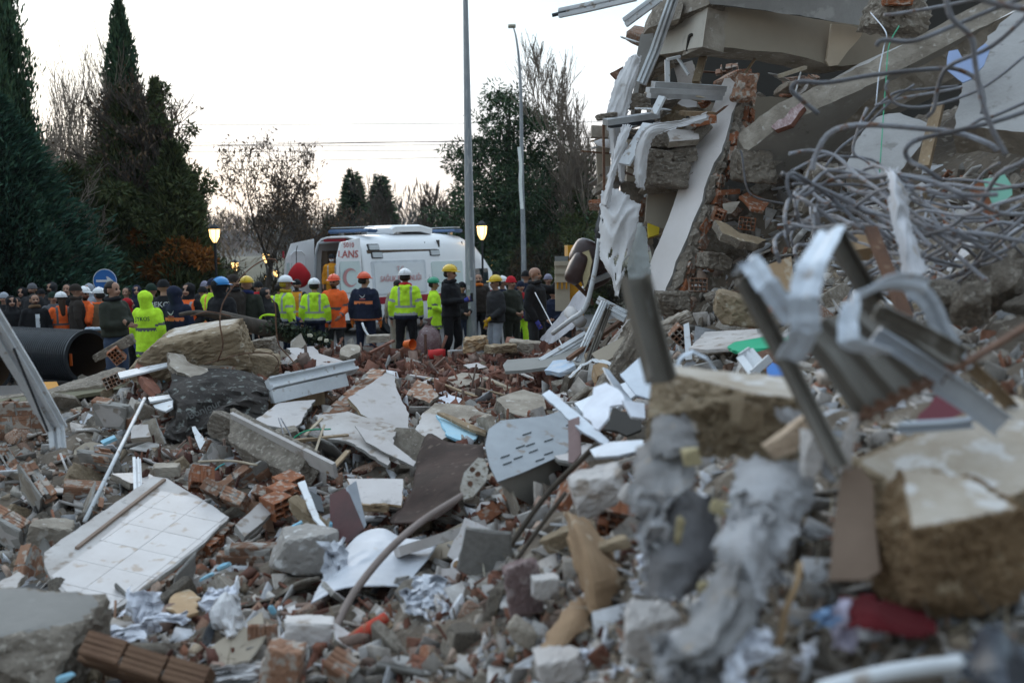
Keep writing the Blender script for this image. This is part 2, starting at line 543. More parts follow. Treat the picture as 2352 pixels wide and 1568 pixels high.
def rock2(seed,sub=4,dims=(.5,.5,.5),cuts=4,rough=.03,flat=(5,),boxy=.8,tilt=None):
 """rock whose listed box sides stay smooth (a cast or plastered skin); returns verts, faces, material per face"""
 r=random.Random(seed)
 D,F=ico(sub)
 dims=np.array(dims);q=D*dims
 pl=[]
 for ax in range(3):
  for s in (-1,1):
   nn=np.zeros(3);nn[ax]=s
   nn+=np.array([r.uniform(-.2,.2)for _ in range(3)])*(1.2-boxy)
   nn /=np.linalg.norm(nn);pl.append((nn,dims[ax]*r.uniform(.88,1.0)))
 for _ in range(cuts):
  nn=np.array([r.gauss(0,1)for _ in range(3)]);nn /=np.linalg.norm(nn)
  pl.append((nn,np.abs(nn*dims).sum()*r.uniform(.55,.85)))
 rad=np.full(len(q),9.0);idx=np.zeros(len(q),int);allr=[];amp={}
 for i,(nn,d)in enumerate(pl):
  dt=q @nn;ok=dt>1e-6
  cand=np.where(ok,d/np.where(ok,dt,1),99)
  allr.append(cand);m=cand<rad;rad[m]=cand[m];idx[m]=i
 sr=np.sort(np.array(allr),axis=0);gap=sr[1]/sr[0]-1
 vs=q*rad[:,None];out=[]
 sc=2.4/max(dims)
 for k,x in enumerate(vs):
  p=Vector(x)
  o_=Vector((seed*1.7,5,2))
  f=noise.fractal(p*sc+o_,.7,2.1,5)
  g=noise.fractal(p*sc*5+o_,.8,2.1,3)
  # the cast skin stays smooth and only crumbles close to its rim
  a=max(.05,min(1.0,1-(gap[k]-.02)*9))if idx[k]in flat else 1.0
  amp[k]=a if idx[k]in flat else 2
  out.append(p-p.normalized()*(abs(f)*1.3+abs(g)*.7-.25)*rough*max(dims)*2*a)
 mi=[0 if sum(amp[a]for a in f)<1.5 else 1 for f in F]
 return out,F,mi
def rotm(rx,ry,rz):
 return Matrix.Rotation(rz,3,'Z')@Matrix.Rotation(ry,3,'Y')@Matrix.Rotation(rx,3,'X')
# hollow clay brick -----------------------------------------------------------
def hollow_brick(mb,c,R,nx=3,nz=4,cell=(0.043,0.043),length=0.19,wall=0.009,seed=0,broken=0.0,mi=0,grooves=True,solidends=False):
 """holes run along local Y; built of its real webs"""
 r=random.Random(seed)
 W,H=nx*cell[0]+wall,nz*cell[1]+wall
 c=Vector(c)
 def ends():
  a=-length/2+(r.uniform(0,.3)*broken*length if broken else 0)
  b=length/2-(r.uniform(0,1)**1.5*broken*length if broken else 0)
  return a,max(b,a+0.02)
 missing=broken*0.35
 for j in range(nz+1):
  z=-H/2+wall/2+j*cell[1]
  for i in range(nx):
   if broken and r.random()<missing:
    continue
   x=-W/2+wall/2+(i+.5)*cell[0]
   a,b=ends()
   mb.box(c+R @Vector((x,(a+b)/2,z)),(cell[0]/2+wall*.45,(b-a)/2,wall/2),R,mi)
 for i in range(nx+1):
  x=-W/2+wall/2+i*cell[0]
  for j in range(nz):
   if broken and r.random()<missing:
    continue
   z=-H/2+wall/2+(j+.5)*cell[1]
   a,b=ends()
   mb.box(c+R @Vector((x,(a+b)/2,z)),(wall/2,(b-a)/2-.0006,cell[1]/2+wall*.45),R,mi)
 if grooves and not broken:
  for s in (-1,1):
   for k in range(nx*2):
    x=-W/2+(k+.5)*W/(nx*2)
    mb.box(c+R @Vector((x,0,s*(H/2+.0015))),(W/nx/6,length/2-.002,.0025),R,mi)
   for k in range(nz*2):
    z=-H/2+(k+.5)*H/(nz*2)
    mb.box(c+R @Vector((s*(W/2+.0015),0,z)),(.0025,length/2-.002,H/nz/6),R,mi)
 return mb
def arrow_R(dy,up=(0,0,1)):
 """rotation whose local Y points along dy"""
 y=Vector(dy).normalized()
 x=y.cross(Vector(up))
 x=x.normalized()if x.length>1e-4 else Vector((1,0,0))
 z=x.cross(y)
 return Matrix((x,y,z)).transposed()
def text_part(s,size,M,mt,parent,name='lettering',extrude=0.002,align='CENTER',label=None,shear=0,width=None):
 cu=bpy.data.curves.new('t','FONT')
 cu.body=s
 cu.size=size
 cu.extrude=extrude
 cu.align_x=align
 cu.align_y='CENTER'
 cu.resolution_u=2
 cu.offset=size*0.012
 cu.shear=shear
 t=bpy.data.objects.new('t',cu)
 COL.objects.link(t)
 dg=bpy.context.evaluated_depsgraph_get()
 me=bpy.data.meshes.new_from_object(t.evaluated_get(dg))
 bpy.data.objects.remove(t)
 org=Vector((0,0,0));q=parent
 while q is not None:
  org+=q.location;q=q.parent
 if width:
  xs=[v.co.x for v in me.vertices]
  k=width/(max(xs)-min(xs))
  me.transform(Matrix.Diagonal((k,1,1,1)))
 me.transform(Matrix.Translation(-org)@M)
 me.materials.clear();me.materials.append(mt)
 o=link(name,me,parent)
 if label:
  o['label']=label
 return o
def frame_M(o,x,y):
 """matrix with origin o, text x axis and y axis"""
 x=Vector(x).normalized();y=Vector(y);y=(y-x*y.dot(x)).normalized();z=x.cross(y)
 M=Matrix((x,y,z)).transposed().to_4x4()
 M.translation=Vector(o)
 return M
# ================================================================ the setting
# ---------------------------------------------------------------- shape of the rubble heap
CTRL=[(-60,1568,4.6),(100,1568,4.5),(400,1568,4.4),(100,1330,6.6),(0,1150,8.2),(100,1110,8.6),(60,990,10.3),(0,930,11.5),(150,930,11.3),
  (260,900,11.8),(330,860,11.8),(450,860,11.3),(560,830,12),(640,810,13),(700,850,12),(560,930,10.6),(350,1000,9.6),(300,1150,8.0),(330,1330,6.5),
  (600,1080,8.5),(600,1300,6.4),(650,1568,4.4),(740,800,18),(900,800,19),(1000,812,19.5),(1080,818,18),(820,850,15),(950,880,13.5),(800,960,10.8),
  (850,1120,8),(900,1300,6.2),(900,1568,4.2),(1050,870,14.5),(1100,960,11),(1120,1100,8),(1120,1250,6),(1120,1568,3.9),(1180,840,16),(1250,880,13),
  (1300,960,9),(1300,1110,6.2),(1330,1300,4.4),(1330,1568,3.3),(1240,795,17.5),(1310,765,16.5),(1370,800,13),(1450,830,11),(1450,940,8),(1470,1080,5.2),
  (1500,1250,3.8),(1550,1568,2.75),(1520,740,12.2),(1600,800,10.4),(1600,700,11.9),(1700,640,11.8),(1650,900,7),(1700,1040,4.2),(1720,1250,3.2),(1800,1568,2.45),
  (1700,560,12.2),(1700,480,12.4),(1760,430,12.5),(1880,420,12.2),(2100,400,10.9),(2300,340,9.4),(2400,310,9.3),(1900,600,10),(1850,720,9.2),(2000,700,8),(1950,850,5.6),(2000,1000,4),(1980,1200,3),(2100,1568,2.25),(2352,1568,2.1),
  (2300,1380,2.5),(2200,1180,3.1),(2352,1050,3.2),(2300,850,4.6),(2200,700,6.4),(2352,600,7),(2100,560,8.8),(2250,480,8.5),(2100,430,10.5),(2352,400,8.5),(1950,470,11.6)]
_c=[P(*q)for q in CTRL]
_c+=[Vector(q)for q in ((-9,5,.1),(-9,9,.1),(-9.5,13,0),(-6.5,14.2,-.05),(-4.4,14.5,-.05),(-3.2,17,-.05),(-2.5,20.5,-.05),(0,22,-.05),(2.5,21,-.05),(5,20,.1),(-12,17,-.1),(-6,2.5,.1),
       (-3,2,.2),(0,1.5,.3),(0,-1,.3),(2.5,.5,.9),(4,0,1),(7,3,2.3),(8,8,3.4),(9,12,4),(8,18,1),(0,28,-.1),(8,26,-.1),(-10,26,-.1),(12,16,2),(-12,0,0),(1.4,14.8,.7),(4.2,15.2,3.3),(6.5,14.5,4.0))]
_xy=np.array([(p.x,p.y)for p in _c])
_zz=np.array([p.z for p in _c])-0.06
_A=np.sqrt(((_xy[:,None]-_xy[None])**2).sum(-1))+np.eye(len(_c))*0.12
_w=np.linalg.solve(_A,_zz-_zz.mean())
_zm=_zz.mean()
def TZ(x,y):
 d=np.sqrt((_xy[:,0]-x)**2+(_xy[:,1]-y)**2)
 return float(d @_w+_zm)
M_EARTH=mat('rubble_dust',(0.17,0.135,0.10),(0.085,0.066,0.05),(0.27,0.235,0.195),scale=3,bump=1.0,bscale=26,c3amt=0.56,rand=0,crack=11)
M_ROAD=mat('dusty_asphalt',(0.075,0.072,0.07),(0.11,0.105,0.10),scale=0.6,bump=0.2,bscale=60,rand=0)
M_GRASS=mat('winter_grass',(0.055,0.06,0.03),(0.085,0.075,0.045),scale=0.3,bump=0.3,bscale=8,rand=0)
mb=MB()
mb.add([(-1500,-200,0),(1500,-200,0),(1500,2500,0),(-1500,2500,0)],[(0,1,2,3)])
tag(link('ground',mb.mesh('ground',M_GRASS)),kind='structure')
mb=MB()
mb.add([(-60,-10,.004),(60,-10,.004),(60,33,.004),(-60,33,.004)],[(0,1,2,3)])
tag(link('road',mb.mesh('road',M_ROAD)),kind='structure')
mb=MB()
for x0 in range(-60,60,4):
 mb.box((x0+2,33.15,0.065),(1.99,0.15,0.065))
tag(link('kerb',mb.mesh('kerb',M_CONCF)),kind='structure')
# far hills
def ridge(name,Y,dz,c,seed,amp,x0=-1400,x1=1400,depth=300):
 n=120
 vs,fs=[],[]
 for i in range(n):
  x=x0+(x1-x0)*i/(n-1)
  h=dz+noise.fractal(Vector((x*0.006*300/Y,seed,0)),1,2,4)*amp
  vs+=[(x,Y-depth*.4,-2),(x,Y-depth*.15,h*.55),(x,Y,h),(x,Y+depth,h*.7)]
 for i in range(n-1):
  for k in range(3):
   a=i*4+k
   fs.append((a,a+4,a+5,a+1))
 mb=MB();mb.add(vs,fs)
 tag(link(name,mb.mesh(name,c,smooth=True)),kind='structure')
ridge('hills',1500,34,mat('far_hill',(0.10,0.105,0.095),(0.075,0.08,0.075),scale=.01,bump=0,rand=0),3,14,-2500,2500,400)
ridge('hillside',420,9.5,mat('near_hill',(0.085,0.07,0.058),(0.06,0.055,0.042),scale=.03,bump=0,rand=0),9,5,-700,700,160)
# haze between here and the hills
hz=MB();hz.box((0,900,44),(2600,1300,45.2))
hm=bpy.data.materials.new('haze');hm.use_nodes=True
hn=hm.node_tree.nodes;hn.clear()
ho=hn.new('ShaderNodeOutputMaterial');hv=hn.new('ShaderNodeVolumePrincipled')
hv.inputs['Color'].default_value=(0.86,0.91,1.0,1);hv.inputs['Density'].default_value=0.00022
hm.node_tree.links.new(hv.outputs[0],ho.inputs['Volume'])
if True:
 tag(link('haze',hz.mesh('haze',hm)),kind='stuff')
# ---------------------------------------------------------------- vegetation
def leaf_mat(name,c,trans=False):
 return mat(name,c,tuple(x*.75 for x in c),scale=1.5,rough=0.9,bump=0,attr='tint',rand=0.0,spec=0.1)
def slivers(name,pts,dirs,L,W,tint,mt,rs):
 N=len(pts)
 dirs=dirs/(np.linalg.norm(dirs,axis=1)[:,None]+1e-9)
 rnd=rs.normal(size=(N,3))
 s=np.cross(dirs,rnd);s /=(np.linalg.norm(s,axis=1)[:,None]+1e-9)
 a=pts;t=pts+dirs*L[:,None]
 mid=pts+dirs*(L*.45)[:,None]
 b=mid+s*(W*.5)[:,None];d=mid-s*(W*.5)[:,None]
 co=np.stack([a,b,t,d],axis=1).reshape(-1,3)
 me=bpy.data.meshes.new(name)
 me.vertices.add(4*N);me.vertices.foreach_set('co',co.astype(np.float32).ravel())
 me.loops.add(4*N);me.loops.foreach_set('vertex_index',np.arange(4*N,dtype=np.int32))
 me.polygons.add(N)
 me.polygons.foreach_set('loop_start',np.arange(0,4*N,4,dtype=np.int32))
 me.update(calc_edges=True)
 at=me.color_attributes.new('tint','FLOAT_COLOR','POINT')
 cc=np.ones((N,4,4),dtype=np.float32);cc[:,:,:3]=tint[:,None,:]
 at.data.foreach_set('color',cc.ravel())
 me.materials.append(mt)
 return me
def tints(rs,N,var=.35,warm=.15):
 b=1+rs.uniform(-var,var,N)
 w=rs.uniform(-warm,warm,N)
 return np.clip(np.stack([b*(1+w),b,b*(1-w)],1),0.2,2.2)
M_BARK=mat('bark',(0.105,0.085,0.068),(0.06,0.05,0.04),scale=9,stretch=(1,1,.3),bump=.6,bscale=20,rand=.1)
M_BARKP=mat('pale_bark',(0.27,0.225,0.18),(0.18,0.145,0.115),scale=6,bump=.3,rand=.05)
M_GRN1=leaf_mat('dark_green_needles',(0.058,0.104,0.055))
M_GRN2=leaf_mat('blue_green_needles',(0.046,0.100,0.066))
M_GRN3=leaf_mat('pine_needles',(0.072,0.118,0.062))
M_BRNL=leaf_mat('brown_green_foliage',(0.088,0.108,0.046))
M_DEAD=leaf_mat('dead_leaves',(0.15,0.105,0.07))
M_LAMPLEAF=leaf_mat('orange_leaves',(0.20,0.085,0.022))
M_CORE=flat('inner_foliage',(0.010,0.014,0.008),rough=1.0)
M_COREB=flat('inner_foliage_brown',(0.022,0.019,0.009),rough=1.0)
def conical(name,px,Y,ytop,prof,label,n,mt,core,L=(.18,.34),W=(.05,.09),upr=0.75,seed=0,lobes=9,trunk=.14,group=None,cat='tree'):
 """prof: list of (height fraction, radius m)"""
 rs=np.random.RandomState(seed)
 b=P(px,800,Y);base=Vector((b.x,b.y,0))
 H=P(px,ytop,Y).z
 t=thing(name,label,cat,base,group)
 hf=np.array([p[0]for p in prof]);rr=np.array([p[1]for p in prof])
 # sample height weighted by radius
 cand=rs.uniform(0.02,1,n*4)
 r=np.interp(cand,hf,rr)
 keep=rs.uniform(0,rr.max(),n*4)<r+.06
 h=cand[keep][:n];r=np.interp(h,hf,rr);N=len(h)
 an=rs.uniform(0,2*np.pi,N)
 ph=rs.uniform(0,6.28,4)
 lob=1+.22*np.sin(an*lobes/2+ph[0]+h*5)+.12*np.sin(an*lobes+ph[1]-h*11)+.10*np.sin(h*40+an*3+ph[2])
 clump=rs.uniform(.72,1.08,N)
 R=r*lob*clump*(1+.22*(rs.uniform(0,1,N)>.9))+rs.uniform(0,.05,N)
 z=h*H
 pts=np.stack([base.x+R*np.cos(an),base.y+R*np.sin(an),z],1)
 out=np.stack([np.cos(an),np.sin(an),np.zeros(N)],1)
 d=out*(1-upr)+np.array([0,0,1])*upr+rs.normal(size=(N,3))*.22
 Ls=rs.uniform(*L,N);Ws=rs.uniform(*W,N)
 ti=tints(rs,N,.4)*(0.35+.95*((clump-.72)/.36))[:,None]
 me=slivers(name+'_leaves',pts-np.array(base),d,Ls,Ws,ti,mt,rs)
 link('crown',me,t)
 mb=MB()
 ns=26;vs=[];fs=[]
 for i in range(ns+1):
  hh=.02+(0.97*i/ns)
  q=np.interp(hh,hf,rr)*.72
  for k in range(20):
   a=2*math.pi*k/20
   l=1+.16*math.sin(a*lobes/2+ph[0]+hh*5)+.12*math.sin(a*lobes+ph[1]-hh*11)
   vs.append((base.x+q*l*math.cos(a),base.y+q*l*math.sin(a),hh*H))
 for i in range(ns):
  for k in range(20):
   fs.append((i*20+k,i*20+(k+1)%20,(i+1)*20+(k+1)%20,(i+1)*20+k))
 mb.add(vs,fs)
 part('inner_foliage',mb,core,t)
 mb=MB();mb.tube([base,base+V(0,0,H*.5),base+V(0,0,H*.93)],[trunk,trunk*.6,.02],8)
 part('trunk',mb,M_BARK,t)
 return t
conical('cypress_tree',8,25,-520,[(0,1.0),(.15,1.1),(.33,1.0),(.5,0.8),(.7,.55),(.9,.3),(1,.03)],
  'huge dark green cypress rising past the top left corner of the view',52000,M_GRN1,M_CORE,seed=1,L=(.12,.26),W=(.03,.06),upr=.85)
conical('fir_tree',20,23.4,215,[(0,2.0),(.2,2.0),(.42,1.6),(.62,1.12),(.8,.7),(.93,.25),(1,.03)],
  'broad blue green conifer in front of the huge cypress, above the bystanders at left',48000,M_GRN2,M_CORE,seed=2,upr=.35,L=(.14,.28),W=(.03,.06),lobes=14)
conical('cypress_tree',312,30,2,[(0,.8),(.3,.7),(.55,.5),(.7,.36),(.85,.27),(.95,.12),(1,.02)],
  'slender cypress whose thin spire stands tallest in the middle of the left trees',26000,M_GRN1,M_CORE,seed=3,L=(.12,.26),W=(.03,.06),upr=.8)
conical('thuja_tree',312,28.5,205,[(0,1.5),(.2,1.35),(.45,.85),(.62,.52),(.78,.34),(.92,.18),(1,.03)],
  'broad brownish conifer below the thin cypress spire',52000,M_BRNL,M_COREB,seed=4,L=(.14,.3),W=(.03,.06),upr=.6,lobes=12)
conical('cypress_tree',385,28.6,185,[(0,.7),(.4,.55),(.65,.34),(.85,.18),(.95,.09),(1,.02)],
  'small pointed cypress to the right of the tallest spire, browned low down',22000,M_BRNL,M_COREB,seed=5,L=(.12,.26),W=(.03,.055),upr=.8)
conical('thuja_tree',415,27.5,330,[(0,.95),(.3,.9),(.6,.55),(.85,.25),(1,.04)],
  'low olive brown conifer bush at the right foot of the small pointed cypress',20000,M_BRNL,M_COREB,seed=6,upr=.5,L=(.14,.3),W=(.03,.06))
conical('thuja_tree',185,27,380,[(0,1.2),(.3,1.25),(.6,.9),(.85,.45),(1,.05)],
  'dark brown green conifer between the blue green conifer and the bare tree',20000,M_BRNL,M_COREB,seed=8,upr=.5,L=(.14,.3),W=(.03,.06))
conical('small_fir',822,62,392,[(0,1.0),(.3,.9),(.6,.6),(.85,.3),(1,.03)],
  'distant young fir above the open ambulance, left of its twin',6000,M_GRN3,M_CORE,seed=10,upr=.1,L=(.3,.6),W=(.08,.16),lobes=18)
conical('small_fir',884,64,402,[(0,1.0),(.3,.85),(.6,.6),(.85,.3),(1,.03)],
  'distant young fir above the roof of the ambulance, right of its twin',6000,M_GRN3,M_CORE,seed=11,upr=.1,L=(.3,.6),W=(.08,.16),lobes=18)
conical('small_fir',768,70,497,[(0,.9),(.5,.6),(1,.03)],'smallest distant conifer, left of the two young firs',2500,M_GRN3,M_CORE,seed=12,upr=.3,L=(.3,.5),W=(.08,.14))
# lopsided shrub; warm lamplight is painted into its leaf colour
def leafy_mass(name,blobs,label,cat,mt,seed,n,L,W,trunk=None,core=None,group=None,droop=0.0):
 rs=np.random.RandomState(seed)
 b0=P(*trunk)if trunk else P(blobs[0][0],800,blobs[0][2])
 base=Vector((b0.x,b0.y,0))
 t=thing(name,label,cat,base,group)
 allp,alld,allt=[],[],[]
 tot=sum(b[3]**2 for b in blobs)
 for (px,py,Y,r)in blobs:
  c=P(px,py,Y);k=int(n*r*r/tot)
  u=rs.normal(size=(k,3));u /=np.linalg.norm(u,axis=1)[:,None]
  rad=r*rs.uniform(.35,1,k)**.5
  sub=rs.randint(0,1+int(5+r*5),k)
  offs=rs.normal(size=(40,3))*r*.55
  p=np.array(c)+offs[sub%40]*np.array([1,1,.8])+u*rad[:,None]*.42*np.array([1,1,.8])
  allp.append(p);alld.append(u+rs.normal(size=(k,3))*.5+np.array([0,0,-droop]));allt.append(tints(rs,k,.45)*(.6+.8*rs.uniform(0,1,41)[sub%40])[:,None])
 p=np.concatenate(allp);d=np.concatenate(alld);ti=np.concatenate(allt)
 me=slivers(name+'_leaves',p-np.array(base),d,rs.uniform(*L,len(p)),rs.uniform(*W,len(p)),ti,mt,rs)
 link('crown',me,t)
 mb=MB()
 top=max(P(b[0],b[1],b[2]).z for b in blobs)
 mb.tube([base,base+V(.1,0,top*.35),base+V(-.05,0,top*.75),base+V(0,0,top)],[.16,.12,.07,.02],7)
 for (px,py,Y,r)in blobs:
  c=P(px,py,Y)
  z=min(c.z*.75,top*.8)
  s=base+V(0,0,max(.3,z-.5))
  mb.tube([s,s.lerp(c,.5)+V(0,0,-.1),c],[.06,.04,.015],5)
 part('trunk',mb,M_BARK,t)
 return t
leafy_mass('bush',[(400,600,27,.8),(430,585,27,.5),(375,625,27,.6),(350,600,27.4,.5)],'shrub coloured orange for lamplight, at the foot of the brownish conifers, near the first lamp','bush',M_LAMPLEAF,21,5200,(.1,.2),(.04,.08))
pine=[(1160,215,37,.55),(1140,240,37,.6),(1185,245,37,.7),(1210,270,37,.6),(1105,265,37,.3),(1120,300,37,.9),(1170,300,37,1.1),(1240,285,37,.7),(1262,290,37.5,.5),(1250,330,37,.8),
  (1055,350,37,.5),(1085,345,37,.7),(1130,350,37,1.0),(1190,355,37,1.2),(1240,370,37,1.0),(1070,395,37,.4),(1100,410,37,1.1),(1160,420,37,1.5),(1220,420,37,1.4),(1280,400,37,1.0),(1305,380,37,.6),
  (1090,470,37,1.2),(1150,490,37,1.6),(1210,490,37,1.6),(1270,470,37,1.3),(1045,480,37,.7),(1100,550,37,1.5),(1170,560,37,1.7),(1235,560,37,1.7),(1300,540,37,1.3),(1340,560,38,1.2),(1160,620,37,1.5),(1240,630,37,1.6),(1310,620,37.5,1.5),(1100,620,37,1.2),(1050,560,37.5,.9)]
leafy_mass('pine_tree',pine,'large irregular dark pine standing behind the two tall poles','tree',M_GRN3,22,56000,(.12,.26),(.03,.06),trunk=(1180,800,37))
leafy_mass('cedar_tree',[(243,312,29,.18),(238,350,29,.2),(255,400,29,.4),(240,440,29,.4),(438,300,28,.16),(428,345,28,.22),(440,400,28,.35),(452,440,28,.5),(366,235,28,.25),(372,205,28,.2),(360,270,28,.3),(405,440,27.5,.6),(300,470,27.5,.8),(380,520,27.3,.8),(255,500,28,.7)],
   'ragged side limbs and tufts standing out around the brownish conifers','tree',M_BRNL,24,13000,(.1,.22),(.03,.06),trunk=(330,800,28.4))
leafy_mass('bush',[(1330,500,36,.9),(1300,440,36,.7),(1350,470,36,.6),(1340,590,34,1.3),(1370,640,33,1.1)],'thin olive brown thicket between the dark pine and the wrecked building','bush',M_BRNL,23,16000,(.12,.24),(.025,.05))
def bare_tree(px,Y,top,label,seed,spread=.5,base_r=.12,mt=None,levels=5,lean=(0,0),split=.28,kids=3,leaves=0,group=None,foot=800,thin=1.0,upw=.35,thick=1.0):
 r=random.Random(seed)
 b=P(px,foot,Y);base=Vector((b.x,b.y,0));H=P(px,top,Y).z
 t=thing('bare_tree',label,'tree',base,group)
 mbT,mbB=MB(),MB()
 tips=[]
 def grow(p,d,L,rad,lv):
  n=4;rad=max(rad,Y*.0003*thick)
  pts=[p]
  for i in range(n):
   d=(d+Vector((r.gauss(0,.12),r.gauss(0,.12),r.gauss(0,.05)+.05*upw))).normalized()
   pts.append(pts[-1]+d*(L/n))
  (mbT if lv==0 else mbB).tube(pts,[max(rad*(1-.55*i/n),Y*.00022)for i in range(n+1)],7 if lv==0 else (4 if lv<3 else 3),cap=False)
  if lv>=levels:
   tips.append(pts[-1]);tips.append(pts[2]);return
  k=kids+(1 if lv>0 else 0)
  for c in range(k):
   s=r.uniform(split if lv==0 else .15,1)
   i=min(n-1,int(s*n));q=pts[i].lerp(pts[i+1],s*n-i)
   a=r.uniform(0,6.283)
   side=d.orthogonal().normalized()
   side=Matrix.Rotation(a,3,d)@side
   nd=(d*(1-spread)+side*spread*r.uniform(.6,1.3)+Vector((0,0,upw*.5))).normalized()
   grow(q,nd,L*r.uniform(.5,.78),rad*(1-.5*s)*.62*thin,lv+1)
  grow(pts[-1],d,L*.6,rad*.45,lv+1)
 grow(base,Vector((lean[0],lean[1],1)).normalized(),H*.45,base_r,0)
 zm=max(v.z for v in mbB.v)
 k_=H/zm
 for mm in (mbT,mbB):
  for v in mm.v:
   v.z *=k_;v.x=base.x+(v.x-base.x)*(1+(k_-1)*.5);v.y=base.y+(v.y-base.y)*(1+(k_-1)*.5)
 tips[:]=[Vector((base.x+(q.x-base.x)*(1+(k_-1)*.5),base.y+(q.y-base.y)*(1+(k_-1)*.5),q.z*k_))for q in tips]
 part('trunk',mbT,mt or M_BARK,t)
 part('branch',mbB,mt or M_BARK,t)
 if leaves:
  rs=np.random.RandomState(seed)
  tp=np.array([tuple(x)for x in tips])
  k=leaves
  idx=rs.randint(0,len(tp),k)
  idx=idx[np.isin(idx%3,(0,1))]
  p=tp[idx]+rs.normal(size=(len(idx),3))*.09
  d=rs.normal(size=p.shape)+np.array([0,0,-1.2])
  me=slivers('dead_leaf',p-np.array(base),d,rs.uniform(.10,.2,len(p)),rs.uniform(.035,.07,len(p)),tints(rs,len(p),.4),M_DEAD,rs)
  o=link('dead_leaves',me,t);o['kind']='stuff'
 return t
bare_tree(150,30,60,'tall bare poplar with upright twigs behind the huge cypress',31,spread=.22,base_r=.10,levels=4,kids=4,mt=M_BARKP,upw=1.0)
bare_tree(112,34,30,'thin bare poplar touching the edge of the huge cypress',32,spread=.2,base_r=.09,levels=4,kids=4,mt=M_BARKP,upw=1.0)
bare_tree(195,33,250,'shorter bare poplar right of the tall one',33,spread=.25,base_r=.08,levels=4,kids=4,mt=M_BARKP,upw=1.0)
bare_tree(243,25,340,'pale leafless tree rising behind the blue arrow sign',34,spread=.5,base_r=.085,levels=4,kids=3,mt=M_BARKP,split=.35,upw=.3)
bare_tree(560,30,175,'winter tree with clinging brown leaves left of the ambulance',35,spread=.42,base_r=.15,levels=5,kids=3,leaves=5200,split=.2,upw=.6,thick=1.8)
bare_tree(615,31,300,'low spreading tree with few brown leaves beside the open ambulance door',36,spread=.55,base_r=.12,levels=5,kids=3,leaves=4500,lean=(.2,0),upw=.3)
bare_tree(475,31,240,'slim leafless tree beside the low olive brown conifer',37,spread=.45,base_r=.10,levels=4,kids=3,leaves=300)
bare_tree(1345,36,90,'tall bare tree with fine twigs right of the dark pine',38,spread=.33,base_r=.14,levels=5,kids=3,mt=M_BARKP,upw=.8)
bare_tree(1385,40,240,'bare tree half hidden by the hanging curtains',39,spread=.35,base_r=.12,levels=4,kids=4,mt=M_BARKP,upw=.7)
for k,(px,Y,top)in enumerate([(930,48,385),(965,50,410),(1000,46,430),(870,55,470),(720,60,480),(665,52,470),(1030,44,440)]):
 bare_tree(px,Y,top,['fine leafless tree over the ambulance roof, left of the tall grey pole','second leafless tree over the ambulance, nearer the grey pole','leafless tree just left of the tall grey pole',
       'low leafless tree behind the ambulance beacon','low leafless tree over the raised ambulance door','leafless tree at the right edge of the brown leaved tree','twiggy tree at the left rim of the dark pine'][k],
    50+k,spread=.35,base_r=.09,levels=4,kids=3,upw=.6,group='far leafless trees')
# wooded slope: reads as one mass
rs=np.random.RandomState(77)
N=60000
nt=420
tx=rs.uniform(-95,80,nt);ty=rs.uniform(75,260,nt);th=rs.uniform(3.2,6.0,nt)+ty*.022
idx=rs.randint(0,nt,N)
u=rs.normal(size=(N,3));u /=np.linalg.norm(u,axis=1)[:,None]
p=np.stack([tx[idx]+u[:,0]*2.6,ty[idx]+u[:,1]*2.6,th[idx]*.55+u[:,2]*th[idx]*.45*rs.uniform(.4,1,N)],1)
hue=np.stack([1+.3*rs.uniform(-1,1,nt),1+.15*rs.uniform(-1,1,nt),1+.3*rs.uniform(-1,1,nt)],1)*rs.uniform(.6,1.5,nt)[:,None]
d=u*.6+np.array([0,0,.9])+rs.normal(size=(N,3))*.2
me=slivers('far_wood',p,d,rs.uniform(.6,1.5,N),rs.uniform(.06,.22,N),np.clip(hue[idx],.3,2),leaf_mat('bare_wood',(0.17,0.135,0.118)),rs)
tag(link('distant_wood',me),kind='stuff')
# hedge and undergrowth behind the crowd
N=40000
x=rs.uniform(-20,12,N);base_h=1.5+.8*np.sin(x*1.3)*np.sin(x*.41+1)+.3*np.sin(x*5.1)
y=34+rs.uniform(-1,1,N)
z=rs.uniform(0,1,N)**.8*base_h
me=slivers('undergrowth',np.stack([x,y,z],1),rs.normal(size=(N,3))*.6+np.array([0,-.2,.8]),rs.uniform(.15,.45,N),rs.uniform(.02,.05,N),tints(rs,N,.5,.25)*1.0,leaf_mat('undergrowth',(0.062,0.050,0.032)),rs)
tag(link('undergrowth',me),kind='stuff')
# ---------------------------------------------------------------- poles, lamps, wires, sign
M_POLE=mat('galvanised_pole',(0.33,0.36,0.38),(0.25,0.27,0.29),(0.42,0.43,0.44),scale=6,rough=.55,metal=.3,bump=.1,stretch=(1,1,.2),rand=0)
M_WIRE=flat('wire',(0.10,0.12,0.13))
b=P(1083,775,20.5);tp=P(1068,-60,20.5)
b.z=0
t=thing('lamp_post','tall grey eight sided steel pole standing in front of the ambulance','pole',b)
mb=MB();mb.tube([b,b.lerp(tp,.5),tp],[.118,.085,.045],8)
part('pole',mb,M_POLE,t)
mb=MB();mb.box(b+V(0,0,.02),(.2,.2,.02));part('base_plate',mb,M_POLE,t)
M_STK=flat('paper_sticker',(0.58,0.60,0.62))
for px,py,w,h in ((1073,660,.07,.09),(1080,640,.05,.06),(1076,705,.05,.05)):
 mb=MB();c=P(px+3,py,20.5)+V(0,-.112,0)
 mb.box(c,(w/2,.004,h/2));part('sticker',mb,M_STK,t)
t2pts=catmull(PP([(1204,800),(1203,600),(1199,420),(1197,250),(1193,150),(1186,90),(1179,62)],33),8)
t=thing('street_lamp','street light with thin pole curving left at its top, in front of the dark pine','street lamp',Vector((t2pts[0].x,33,0)))
t2pts[0].z=0
